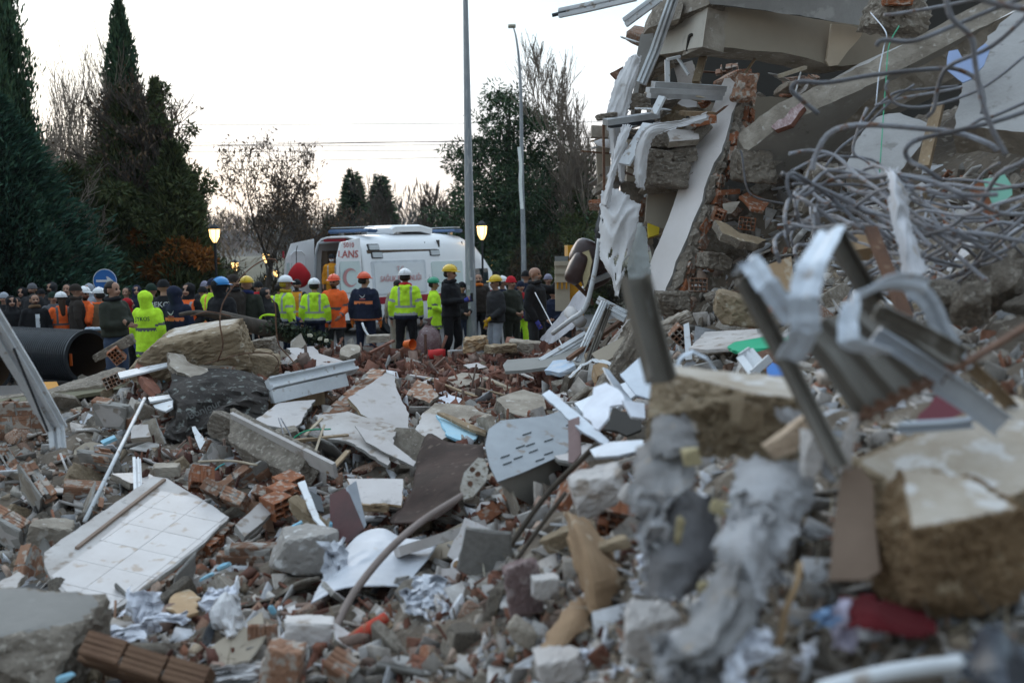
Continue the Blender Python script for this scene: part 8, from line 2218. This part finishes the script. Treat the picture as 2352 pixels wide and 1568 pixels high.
bar_thing('white_pipe','white plastic pipe curving down from the armchair to the ground','pipe',[(1377,548,12.6),(1370,600,12.6),(1358,660,12.5),(1342,710,12.5),(1310,735,12.7),(1270,765,13.2)],.032,M_PVC,9)
M_SHEET=mat('pale_tarp',(.52,.52,.56),(.42,.42,.45),(.36,.33,.31),scale=3,bump=.3,bscale=9,rand=0,c3amt=.62)
drape('pale tarp sloping down left from the armchair to the crowd',[[(1335,655,13.8),(1348,668,13.5),(1345,690,13.3)],[(1305,700,14.2),(1325,715,13.8),(1330,735,13.5)],[(1270,745,14.8),(1290,755,14.3),(1300,765,14)],[(1240,780,15.3),(1255,785,15),(1262,792,14.8)]],22,M_SHEET,.05,name='tarp',cat='tarp')
bar_thing('roll','short fat white roll lying on the tarp beside the white pipe','roll',[(1308,716,13.3),(1335,740,13.0)],.085,M_CLOTHW,12,smoothn=2)
bar_thing('rod','thin rod held up before the bald man','rod',[(1229,672,15.8),(1262,735,15.2),(1310,832,13.4)],.010,M_PVC,6)
# window frames leaning at the foot of the ruin
t=thing('broken_window','broken white window frame standing among the debris at the foot of the ruin','window frame',P(1350,830,11.8))
for a_,b_ in (((1388,692,11.6),(1325,830,11.3)),((1372,688,11.7),(1438,722,11.5)),((1378,700,11.65),(1436,732,11.45)),((1400,700,11.6),(1345,850,11.2))):
 mb=MB();mb.sweep(PP([a_,b_]),[(x*.9,y*.9)for x,y in sec],(.6,-.6,.3));part('profile',mb,M_PVC if a_[0]!=1400 else M_DSTEEL,t)
for k in range(4):
 mb=MB();a_,b_=(1240+k*9,828+k*3,12.2),(1345+k*4,765+k*6,12.6);mb.bar(P(*a_),P(*b_),.06,.03,(0,-.6,.8));single('blind_slat',mb,M_PVC,['uppermost','second','third','lowest'][k]+' white slat of the fanned shutter pieces by the tarp','slat','shutter slats')
board('curved_panel','long grey curved panel lying in front of the shutter slats','panel',[(1155,838),(1165,826),(1240,820),(1290,805),(1325,790),(1340,812),(1348,838),(1290,838),(1200,850),(1160,852)],[(1155,838,12.4),(1325,790,12.6),(1200,850,11.9)],.04,mat('grey_door_panel',(.27,.265,.25),(.235,.23,.215),rand=0,bump=.05),seed=100,jag=.004,rough=.0);land(1250,830,12.2,'the long grey curved panel')
board('board','beige board leaning right of the broken window frame','board',[(1358,812),(1480,745),(1475,775),(1380,838)],[(1358,812,11.2),(1480,745,11.3),(1380,838,10.9)],.03,M_PLASTB,seed=101,jag=.004,rough=0)
board('wall_slab','pinkish wall plate behind the brown bar','wall plate',[(1395,790),(1440,735),(1475,720),(1470,760),(1420,790)],[(1395,790,11.8),(1475,720,12),(1420,790,11.6)],.05,M_PLAST,seed=102)
mb=MB();mb.bar(P(1305,825,11.2),P(1430,735,11.8),.06,.04);single('timber',mb,M_RUST,'rust brown timber crossing the foot of the ruin','timber')
board('cardboard_box','small brown box at the foot of the leaning boards','box',[(1362,838),(1390,828),(1402,852),(1372,864)],[(1362,838,10.7),(1390,828,10.8),(1372,864,10.5)],.15,M_CARD,jag=0,rough=0)
strip('white curved chair back edge lying right of the curved panel',[(1308,868,9.4),(1335,840,9.5),(1362,826,9.5),(1400,835,9.3),(1440,868,9.0)],.05,M_PVC,side=(0,1,.3),name='chair_back')
board('bottle_crate','crushed light blue and white packaging on the roof tiles','packaging',[(1250,850),(1270,828),(1310,825),(1322,838),(1285,856)],[(1250,850,11.2),(1310,825,11.3),(1285,856,11)],.06,mat('blue_white_pack',(.40,.52,.66),(.60,.63,.68),scale=12,rand=0,bump=.2),seed=103)
stone('concrete_pillar','rough upright concrete strip left of the upright steel channel','concrete chunk',1440,830,9.2,(.14,.12,.50),(0,30,10),M_CONC,M_CONCD,330,flat_=(),rough=.04)
for k,(px,py,Y,dm,lab)in enumerate([(1545,690,11.4,(.2,.16,.12),'concrete lump at the foot of the leaning slab'),(1640,600,11.4,(.18,.15,.1),'grey rock in the shade right of the leaning slab'),(1660,690,10.6,(.2,.16,.09),'pinkish crusted rock right of the nine celled brick'),(2310,620,6,(.18,.15,.24),'rough concrete post lump at the right edge'),(2230,700,5.2,(.12,.1,.08),'tan broken box shaped stone below the rebar'),(2170,690,5.4,(.1,.1,.1),'pinkish rag covered stone below the rebar'),(1880,430,11,(.3,.2,.16),'grey rock under the diagonal beam'),(1460,770,11.3,(.22,.16,.12),'dusty grey rock behind the leaning boards')]):
 stone('rock',lab,'rock',px,py,Y,dm,(0,10*k,17*k),M_CONC if k%3 else M_PLAST,M_CONCD,340+k,flat_=(),rough=.06)
# loose debris packed into the open storeys of the ruin
def fill(poly,Y0,Y1,n,seed,landmark):
 land(sum(q[0]for q in poly)/len(poly),sum(q[1]for q in poly)/len(poly),(Y0+Y1)/2,landmark)
 FILLS.append((poly,Y0,Y1,n,seed))
FILLS=[]
fill([(1492,205),(1640,215),(1625,330),(1585,432),(1486,432)],12.35,13.4,46,1,'the aluminium rails')
fill([(1375,280),(1480,285),(1490,560),(1400,560)],12.7,13.3,26,2,'the rusty bar')
fill([(1640,150),(1900,165),(1800,255),(1700,300)],13.2,14.4,22,3,'the dark gap under the big beam')
fill([(1560,560),(1700,420),(1720,560),(1640,700)],12.0,12.6,14,4,'the shaded hollow right of the leaning slab')
fill([(1455,100),(1500,60),(1530,130),(1470,260)],13.5,13.9,8,5,'the beam corner')
# ================================================================ the mound and its loose rubble (after the built pieces)
HP=[]
for outl,Y in HERO:
 xs=[q[0]for q in outl];ys=[q[1]for q in outl]
 HP.append((min(xs),max(xs),min(ys),max(ys),outl,Y))
def hidden_by_hero(p,front=.15,back=1.2,grow=0):
 q=proj(p)
 if not q:return False
 for x0,x1,y0,y1,outl,Y in HP:
  if x0-grow<=q[0]<=x1+grow and y0-grow<=q[1]<=y1+grow and Y-back<p.y<Y+front:
   if grow or inpoly(q[0],q[1],outl):
    return True
 return False
def hero_drop(p,front=.5,back=1.6):
 q=proj(p)
 if not q:return 0
 for x0,x1,y0,y1,outl,Y in HP:
  if x0<=q[0]<=x1 and y0<=q[1]<=y1 and Y-back<p.y<Y+front and inpoly(q[0],q[1],outl):
   return 1
 return 0
nx,ny=300,250
x0,x1,y0,y1=-13.0,12.0,0.6,23.5
vs,fs=[],[]
for j in range(ny):
 y=y0+(y1-y0)*(j/(ny-1))**1.35
 for i in range(nx):
  x=x0+(x1-x0)*i/(nx-1)
  z=TZ(x,y)
  q=Vector((x,y,0))
  a=1.0 if y>4 else 0.5
  z+=a*(noise.fractal(q*2.4,1.0,2.0,4)*0.09+abs(noise.noise(q*7.0))*0.05)
  if hero_drop(Vector((x,y,z))):z -=.10 if y>4 else .05
  vs.append((x,y,z))
for j in range(ny-1):
 for i in range(nx-1):
  a=j*nx+i
  fs.append((a,a+1,a+nx+1,a+nx))
mb=MB();mb.add(vs,fs)
tag(link('rubble_mound',mb.mesh('rubble_mound',M_EARTH,smooth=True)),kind='structure')
R5=random.Random(2024)
def zone(px,py,Y):
 """what kind of rubble lies here"""
 if Y>11.5 and 660<px<1330:return 'tiles'
 if px>1150 and Y<5.5:return 'near'
 if px>1480:return 'ruin'
 return 'mix'
# variant meshes
def variants(n,fn):
 return [fn(i)for i in range(n)]
def mk(name,vsfs,mats):
 vs,fs,mi=vsfs;mb=MB();mb.add([Vector(v)for v in vs],fs,mi);return mb.mesh(name,mats)
CH=variants(10,lambda i:mk('concrete_chunk',rock2(500+i,4,((1,.8,.5),(1,.7,.35),(.9,.8,.7),(1,.55,.25),(1,.9,.3))[i%5],3,.03,(5,0)if i%2 else (),.97),[M_CONC,M_CONCD if i%3 else M_CONC]))
CHT=variants(4,lambda i:mk('stone',rock2(520+i,3,(1,.8,.6),6,.045,()),[M_CONCT,M_CONCT]))
BF=variants(8,lambda i:mk('brick_piece',rock2(540+i,3,((1,.6,.5),(1,.4,.25),(.8,.7,.5),(1,.5,.3))[i%4],2,.03,(5,0,2),1.0),[M_BRICK if i%2 else M_BRICKD,M_BRICKD if i%3 else M_BRICK]))
def hbm(i):
 mb=MB();hollow_brick(mb,(0,0,0),Matrix.Identity(3),(3,2,4)[i%3],(3,4,2)[i%3],(.043,.043),.17,.009,i,(.5,0,.8,.3)[i%4]);return mb.mesh('hollow_brick',[M_BRICK if i%2 else M_BRICKD])
HB=variants(6,hbm)
def shard(i):
 r=random.Random(600+i);n=r.randint(4,7);mb=MB()
 pts=[V(math.cos(6.283*k/n+r.uniform(-.3,.3))*r.uniform(.6,1),math.sin(6.283*k/n+r.uniform(-.3,.3))*r.uniform(.5,.9),0)for k in range(n)]
 panel(mb,None,None,r.choice((.08,.14,.22)),.05,.3,.04,i,world=[p+V(0,0,0)for p in pts],guard=False)
 c=[M_PLAST,M_PLASTC,M_PLASTB,M_CONC,M_TILE,M_PLAST][i%6]
 return mb.mesh('plaster_shard',[c,M_MORTAR if i%2 else M_CONC,M_MORTAR if i%3 else M_BRICKD])
SH=variants(12,shard)
def rtile(i):
 r=random.Random(700+i);mb=MB();L,W=.34*r.uniform(.4,1),.2*r.uniform(.5,1);n=8
 secn=[(W*(k/n-.5),.035*math.sin(k/n*math.pi*2))for k in range(n+1)];secn+=[(a,b-.014)for a,b in secn[::-1]]
 mb.sweep([V(0,-L/2,0),V(0,-L/6,0),V(.01,L/6,.003),V(0,L/2,0)],secn,(1,0,0))
 for v in mb.v:
  v+=Vector((r.gauss(0,.003),r.gauss(0,.012),0))
 return mb.mesh('roof_tile_piece',[M_ROOFT])
RT=variants(8,rtile)
def stickm(i):
 r=random.Random(800+i);mb=MB();w=r.uniform(.02,.06);L=r.uniform(.25,.7)
 mb.box((0,0,0),(L/2,w/2,w*r.uniform(.2,.5)));mb.v[1].x+=.05;mb.v[6].x -=.06
 return mb.mesh('wood_piece',[(M_WOOD,M_WOODP,M_PVC,M_RUST,M_ALU)[i%5]])
ST=variants(10,stickm)
def scrapm(i):
 r=random.Random(900+i);mb=MB();n=6
 g=[[V((a/n-.5)*1.0,(b/n-.5)*.8,0)for a in range(n+1)]for b in range(n+1)]
 vs=[]
 for row in g:
  for p in row:
   q=noise.noise(p*3.1+V(i*9,0,0));s=noise.noise(p*3.1+V(0,i*9,0))
   vs.append(p+V(s*.35,q*.3,abs(q)*.75))
 mb.add(vs,[(b*(n+1)+a,b*(n+1)+a+1,(b+1)*(n+1)+a+1,(b+1)*(n+1)+a)for a in range(n)for b in range(n)])
 return mb.mesh('scrap',[(M_PAPER,M_BAG,M_CLOTHW,M_CLOTHG,M_PAPER,M_CYAN,M_CARD)[i%7]])
SC=variants(10,scrapm)
COLW={}
def near_land(px,py,Y,skip=0):
 b=sorted(LAND,key=lambda l:((l[0]-px)**2+(l[1]-py)**2)**.5+18*abs(l[2]-Y))
 return b[skip]
SEEN={}
def loc_label(kind,px,py,Y,size):
 """say which piece this is by the larger things around it"""
 l=near_land(px,py,Y);l2=near_land(px,py,Y,1)
 dx,dy=px-l[0],py-l[1]
 if abs(dx)>abs(dy)*1.3:rel='right of' if dx>0 else 'left of'
 elif dy>0:rel='in front of'
 else:rel='behind'
 d=math.hypot(dx,dy)
 far='just ' if d<60 else '' if d<130 else 'well '
 cands=[f'{kind} {far}{rel} {l[3]}',f'{size} {kind} {far}{rel} {l[3]}']
 if len((kind+l[3]+l2[3]).split())<14:
  cands+=[f'{kind} between {l[3]} and {l2[3]}',f'{size} {kind} {rel} {l[3]}, towards {l2[3]}']
 for c in cands:
  c=c.strip()
  if 4<=len(c.split())<=16 and c not in SEEN:
   SEEN[c]=1;return c,None
 c=cands[0]if len(cands[0].split())<=16 else f'{kind} {rel} {l[3]}'
 g=f'{kind.split()[-1]}s lying {rel} {l[3]}'
 return c,g
placed=[]
def place(meshes,names,cat,n,size_fn,zones,lift=.25,flatness=0.0,scale_mesh=True,ymax=19.5,pxr=(-20,2372)):
 """names: list of phrases, one per mesh variant"""
 k=tries=0
 while k<n and tries<n*60:
  tries+=1
  px=R5.uniform(*pxr);py=R5.uniform(780,1585)if R5.random()<.75 else R5.uniform(420,1000)
  Y=YG(px,py)
  if Y>=min(ymax,19.9):continue
  z_=zone(px,py,Y)
  if R5.random()>zones.get(z_,0):continue
  p=P(px,py,Y)
  s=size_fn(Y,z_)
  if hidden_by_hero(p,.25,1.6):continue
  if any((p-q).length<(s+t_)*.62 for q,t_ in placed):continue
  placed.append((p.copy(),s))
  vi=R5.randrange(len(meshes));me=meshes[vi];wpx=s*FPX/Y
  lab,g=loc_label(names[vi%len(names)],px,py,Y,'large' if wpx>32 else 'middling' if wpx>20 else 'small')
  if g:placed.pop();continue
  o=bpy.data.objects.new(me.name.split('.')[0],me);COL.objects.link(o)
  o.location=p+V(0,s*.25,s*lift)
  if flatness and R5.random()<flatness:
   o.rotation_euler=(R5.gauss(-.15,.35),R5.gauss(0,.35),R5.uniform(0,6.28))
  else:
   o.rotation_euler=(R5.uniform(-1.4,1.4),R5.uniform(-1.4,1.4),R5.uniform(0,6.28))
  if meshes is HB:o.rotation_euler=(R5.gauss(.1,.35),R5.gauss(0,.5),R5.gauss(0,.45))
  q=s
  o.scale=(q*R5.uniform(.85,1.15),q*R5.uniform(.85,1.15),q*R5.uniform(.8,1.1))
  tag(o,lab,cat,g)
  k+=1
def sz(lo,hi,nearcap=.09):
 def f(Y,z):
  s=lo+(hi-lo)*R5.random()**2.2
  s *=.6+.05*Y
  if z=='near':s=min(s*.6,nearcap*.6)
  return s
 return f
# big broken plates and wall lumps first, so that the smaller pieces settle between them
place(SH,['big dirty plaster plate','big clean plaster plate','big beige wall plate','big grey cement plate','big white tile plate','big pale plaster plate'],'wall plate',46,lambda Y,z:R5.uniform(.16,.34),{'mix':1,'ruin':.35,'tiles':.25},flatness=.5,lift=.35,pxr=(0,1500))
protos=[o for o in bpy.data.objects if o.name.startswith('wall_fragment')and o.parent is None and 4<len(o.children)<16]
k=tries=0
while k<26 and tries<2000:
 tries+=1
 px,py=R5.uniform(0,1500),R5.uniform(830,1400);Y=YG(px,py)
 if Y>15 or Y<5.5:continue
 p=P(px,py,Y)
 if hidden_by_hero(p,.3,1.6)or any((p-q).length<.3+t_*.6 for q,t_ in placed):continue
 lab,g=loc_label(R5.choice(('lump of brick wall','broken brick wall lump','mortared brick lump')),px,py,Y,'heavy')
 if g:continue
 src=protos[k%len(protos)];r0=src.copy();COL.objects.link(r0);r0.location=p+V(0,.05,.04)
 r0.rotation_euler=(R5.uniform(-.9,.9),R5.uniform(-.9,.9),R5.uniform(-1.2,1.2));s_=R5.uniform(.6,.95);r0.scale=(s_,s_,s_)
 r0['label']=lab;r0['category']='wall fragment'
 for ch in src.children:
  c_=ch.copy();COL.objects.link(c_);c_.parent=r0
 placed.append((p.copy(),.28));k+=1
place(CH,['grey concrete chunk','flat grey concrete lump','boxy concrete chunk','thin concrete flake','broad concrete chunk'],'concrete chunk',200,sz(.045,.19),{'mix':1,'near':.8,'ruin':1,'tiles':.2})
place(SH,['dirty white plaster shard','clean white plaster shard','beige plaster shard','grey cement shard','white tile shard','pale plaster shard'],'plaster shard',290,sz(.06,.27),{'mix':1,'near':.7,'ruin':.8,'tiles':.5},flatness=.75,lift=.3)
place(BF,['red brick piece','dusty brick splinter','blocky brick piece','flat brick flake'],'brick',190,sz(.04,.15),{'mix':1,'near':.6,'ruin':.6,'tiles':.7})
place(RT,['broken red roof tile','curved roof tile piece','short roof tile piece'],'roof tile',240,lambda Y,z:R5.uniform(.8,1.35),{'tiles':1,'mix':.05},lift=.05,flatness=.65)
place(HB,['broken hollow brick','tall hollow brick','torn hollow brick'],'brick',50,lambda Y,z:R5.uniform(.75,1.05),{'mix':1,'ruin':.7,'tiles':.2},lift=.08)
place(ST,['brown wood piece','pale wood lath','white plastic strip','rusty metal strip','grey metal strip'],'strip',150,lambda Y,z:R5.uniform(.45,1.5)*(.45 if z=='near' else .5+.05*Y),{'mix':1,'near':.6,'ruin':.8,'tiles':.8},lift=.08,flatness=.7)
place(SC,['white paper scrap','white bag scrap','white cloth scrap','grey cloth scrap','crumpled paper','cyan foam scrap','cardboard scrap'],'scrap',110,lambda Y,z:R5.uniform(.05,.13)*(.7 if z=='near' else .6+.05*Y),{'mix':.7,'near':1,'ruin':.8,'tiles':.4},lift=.2)
place(CHT,['tan stone chunk','brownish stone chunk'],'stone',70,sz(.04,.15),{'mix':.6,'near':1,'ruin':.8,'tiles':.2})
place(ST,['dark wood piece','pale splintered lath','bent white strip','rust brown strip','thin grey strip'],'strip',45,lambda Y,z:R5.uniform(.4,1.1)*(.35+.06*Y),{'ruin':1,'near':.5},lift=.15,pxr=(1880,2380),ymax=8)
place(CH,['jagged grey lump','dusty grey lump'],'concrete chunk',40,sz(.07,.2),{'ruin':1,'near':.3},pxr=(1880,2380),ymax=9)
place(HB,['dusty hollow brick','cracked hollow brick'],'brick',36,lambda Y,z:R5.uniform(.8,1.1),{'mix':1,'ruin':.5},lift=.1,pxr=(0,1400),ymax=12)
for poly,Y0,Y1,n,seed in FILLS:
 xs=[q[0]for q in poly];ys=[q[1]for q in poly];k=0
 while k<n:
  px,py=R5.uniform(min(xs),max(xs)),R5.uniform(min(ys),max(ys))
  if not inpoly(px,py,poly):continue
  Y=R5.uniform(Y0,Y1)
  bank_,nm_,ct_=R5.choice(((CH,'grey concrete chunk','concrete chunk'),(CH,'rough concrete lump','concrete chunk'),(BF,'red brick piece','brick'),(SH,'plaster shard','plaster shard'),(ST,'thin strip','strip'),(ST,'bent strip','strip'),(HB,'hollow brick','brick')))
  s=R5.uniform(.10,.26)
  lab,g=loc_label(nm_,px,py,Y,'large' if s>.18 else 'small')
  if g:n -=.2;continue
  me=R5.choice(bank_);o=bpy.data.objects.new(me.name.split('.')[0],me);COL.objects.link(o)
  o.location=P(px,py,Y);s=s if bank_ in (CH,BF,SH)else s*6
  o.rotation_euler=(R5.gauss(0,.5),R5.gauss(0,.4),R5.uniform(-.6,.6));o.scale=(s*1.2,s,s*.7)
  tag(o,lab,ct_,g);k+=1
# torn fabric pieces hanging over one another below the left tan block
land(1560,1090,2.95,'the blue grey crumpled fabric');land(1770,1140,2.8,'the bulging pale fabric')
for k in range(13):
 u=k/12
 px=1770-190*u+R5.gauss(0,38);py=1190+370*u+R5.gauss(0,22);Y=2.72-.42*u+R5.gauss(0,.05)
 if k%5==4:px,py,Y=R5.uniform(1470,1640),R5.uniform(1130,1380),2.8
 m_=(MATS['pale_fabric'],M_CLOTHG,MATS['pale_fabric'],MATS['dark_grey_fabric'],M_CLOTHW)[R5.randrange(5)]
 lab,g=loc_label(['torn pale fabric piece','crumpled grey fabric piece','thin frayed fabric piece'][k%3],px,py,Y,'small' if k%2 else 'large')
 o=scrap('fabric',lab,'fabric',px,py,Y,R5.uniform(.07,.14),R5.uniform(.08,.17),m_,300+k,R5.uniform(-.9,.2),R5.uniform(.015,.03),R5.uniform(-50,50),fs=2.4)
 if g:o['group']=g
# wires and cords lying loose
for k in range(26):
 px,py=R5.uniform(60,1700),R5.uniform(880,1500);Y=YG(px,py)
 if Y>15:continue
 L=90*(8/Y)**.5;an=R5.uniform(-.6,.6);pts=[]
 for i in range(6):
  q=(px+(i-2.5)*L*.3*math.cos(an)+R5.gauss(0,6),py+(i-2.5)*L*.3*math.sin(an)+R5.gauss(0,9))
  pts.append((*q,YG(*q)-.06))
 if max(q[2]for q in pts)-min(q[2]for q in pts)>1.5:continue
 lab,g=loc_label(['thin grey wire','rusty wire','white cord','thin black cable'][k%4],px,py,Y,'long')
 o=bar_thing('wire',lab,'wire',pts,R5.uniform(.003,.006),(M_ZINC,M_RUST,M_PVC,M_BLACKP)[k%4],5)
 if g:o['group']=g
# everything too small to pick apart: joined
def joined(name,base_list,N,smin,smax,cols,mt,seed,zones=None,flat_=0.0,aspect=(1,1,1),skip_hero=.85,pxr=(-60,2412)):
 rs=np.random.RandomState(seed);r=random.Random(seed)
 Vs,Fs,Cs=[],[],[];off=0;k=tries=0
 bank=[]
 for b in base_list:
  v,f=b;bank.append((np.array([tuple(x)for x in v]),np.array(f)))
 while k<N and tries<N*4:
  tries+=1
  px=r.uniform(*pxr);py=r.uniform(775,1600)if r.random()<.72 else r.uniform(400,1000)
  Y=YGF(px,py)
  if Y is None:continue
  z_=zone(px,py,Y)
  if zones and r.random()>zones.get(z_,0):continue
  p=P(px,py,Y)
  if r.random()<skip_hero and hidden_by_hero(p,.1,.8):continue
  s=(smin+(smax-smin)*r.random()**2.5)*(.35+.09*Y)
  v,f=bank[r.randrange(len(bank))]
  a=rs.normal(size=3);
  R=np.array(rotm(r.uniform(-3,3),r.uniform(-3,3),r.uniform(0,6.28))if r.random()>flat_ else rotm(r.gauss(-.1,.3),r.gauss(0,.3),r.uniform(0,6.28)))
  w=(v*s*np.array(aspect)*rs.uniform(.6,1.2,3))@R.T+np.array(p)+np.array((0,0,s*r.uniform(-.2,.6)))
  Vs.append(w);Fs.append(f+off);off+=len(v)
  c=np.array(cols[r.randrange(len(cols))])*r.uniform(.45,1.35)
  Cs.append(np.tile(c,(len(v),1)));k+=1
 V_=np.concatenate(Vs).astype(np.float32);F_=np.concatenate(Fs).astype(np.int32);C_=np.concatenate(Cs)
 me=bpy.data.meshes.new(name);me.vertices.add(len(V_));me.vertices.foreach_set('co',V_.ravel())
 nf=F_.shape[1]
 me.loops.add(F_.size);me.loops.foreach_set('vertex_index',F_.ravel());me.polygons.add(len(F_));me.polygons.foreach_set('loop_start',np.arange(0,F_.size,nf,dtype=np.int32));me.update(calc_edges=True)
 at=me.color_attributes.new('tint','FLOAT_COLOR','POINT');cc=np.ones((len(V_),4),dtype=np.float32);cc[:,:3]=C_;at.data.foreach_set('color',cc.ravel())
 me.materials.append(mt);o=link(name,me);tag(o,kind='stuff');return o
# ground lookup on a coarse picture grid, interpolated
_g={}
def _yg(i,j):
 if (i,j)not in _g:_g[(i,j)]=YG(i*24,j*14)
 return _g[(i,j)]
def YGF(px,py):
 i,j=int(px//24),int(py//14);u,v=px/24-i,py/14-j
 q=[_yg(i,j),_yg(i+1,j),_yg(i,j+1),_yg(i+1,j+1)]
 if max(q)>=19.9 or max(q)-min(q)>2.5:return None
 return (q[0]*(1-u)+q[1]*u)*(1-v)+(q[2]*(1-u)+q[3]*u)*v
small=[]
for i in range(14):
 rr=random.Random(i+50)
 c8=[Vector((x*rr.uniform(.6,1.1),y*rr.uniform(.4,.85),z*rr.uniform(.2,.6)))for z in (-1,1)for x,y in ((-1,-1),(1,-1),(1,1),(-1,1))]
 q=rr.randrange(8);c8[q]=c8[q]*rr.uniform(.2,.6)
 small.append((c8,[(2,1,0),(3,2,0),(4,5,6),(4,6,7),(0,1,5),(0,5,4),(1,2,6),(1,6,5),(2,3,7),(2,7,6),(3,0,4),(3,4,7)]))
tiny=[]
for i in range(8):
 D,Fq=ico(1);rr=random.Random(i)
 v0=[Vector(x)for x in ((1,0,0),(-1,0,0),(0,.8,0),(0,-.8,0),(0,0,.6),(0,0,-.6))]
 tiny.append(([v*rr.uniform(.6,1.2)+V(rr.uniform(-.3,.3),rr.uniform(-.3,.3),rr.uniform(-.2,.2))for v in v0],[(0,2,4),(2,1,4),(1,3,4),(3,0,4),(2,0,5),(1,2,5),(3,1,5),(0,3,5)]))
plate=[([Vector(x)for x in ((1,.7,.08),(-1,.8,.08),(-.9,-.8,.08),(.8,-.7,.08),(1,.7,-.08),(-1,.8,-.08),(-.9,-.8,-.08),(.8,-.7,-.08))],
   [(0,1,2),(0,2,3),(4,6,5),(4,7,6),(0,4,5),(0,5,1),(1,5,6),(1,6,2),(2,6,7),(2,7,3),(3,7,4),(3,4,0)])]
G_MIX=[(.40,.37,.33),(.27,.235,.20),(.46,.42,.375),(.36,.285,.205),(.28,.13,.08),(.33,.20,.14),(.60,.575,.55),(.16,.13,.105),(.40,.30,.24)]
M_BITS=mat('rubble_bits',(1.0,1.0,1.0),(.72,.70,.68),scale=14,bump=.6,bscale=60,attr='tint',rand=0)
stick=[([Vector((x*1.6,y*.16,z*.1))for x,y,z in ((1,1,1),(-1,1,1),(-1,-1,1),(1,-1,1),(1,1,-1),(-1,1,-1),(-1,-1,-1),(1,-1,-1))],plate[0][1])]
joined('rubble_fragments',small+small+stick*4,17000,.016,.085,G_MIX,M_BITS,1,{'mix':1,'near':1,'ruin':1,'tiles':.3},aspect=(1.1,.9,.65))
joined('gravel',tiny,45000,.009,.04,G_MIX+[(.62,.62,.64),(.5,.47,.44)],M_BITS,2)
joined('roof_tile_fragments',plate+small[:2]+stick,14000,.03,.12,[(.20,.082,.052),(.14,.056,.04),(.24,.11,.075),(.30,.21,.17)],M_BITS,3,{'tiles':1,'mix':.12,'ruin':.06,'near':.05},flat_=.4,aspect=(1,.7,.7),pxr=(300,1500))
joined('plaster_fragments',plate,9000,.02,.13,[(.58,.56,.54),(.50,.46,.43),(.62,.63,.66),(.42,.38,.34)],M_BITS,4,{'mix':1,'near':1,'ruin':1,'tiles':.5},flat_=.5)
joined('paper_bits',plate,1500,.015,.05,[(.68,.70,.76),(.60,.60,.64),(.25,.50,.62),(.65,.6,.52)],M_BITS,5,{'mix':.5,'near':1,'ruin':.5,'tiles':.2},flat_=.2,aspect=(1,.6,.5))
# splinters, straw and thin wire
rs=np.random.RandomState(8);pts=[];rr=random.Random(8)
while len(pts)<9000:
 px,py=rr.uniform(-40,2400),rr.uniform(780,1590);Y=YGF(px,py)
 if Y is None:continue
 if Y>6 and rr.random()<.5:continue
 p=P(px,py,Y);
 if hidden_by_hero(p,.1,.8):continue
 pts.append(tuple(p+V(0,0,rr.uniform(0,.03))))
pts=np.array(pts);N=len(pts)
d=rs.normal(size=(N,3))*np.array([1,1,.45])
tt=np.array([(.40,.33,.23),(.22,.17,.11),(.12,.10,.08),(.5,.45,.36)])[rs.randint(0,4,N)]*rs.uniform(.7,1.2,(N,1))
me=slivers('straw',pts,d,rs.uniform(.04,.22,N),rs.uniform(.003,.009,N),tt,M_BITS,rs)
tag(link('straw',me),kind='stuff')
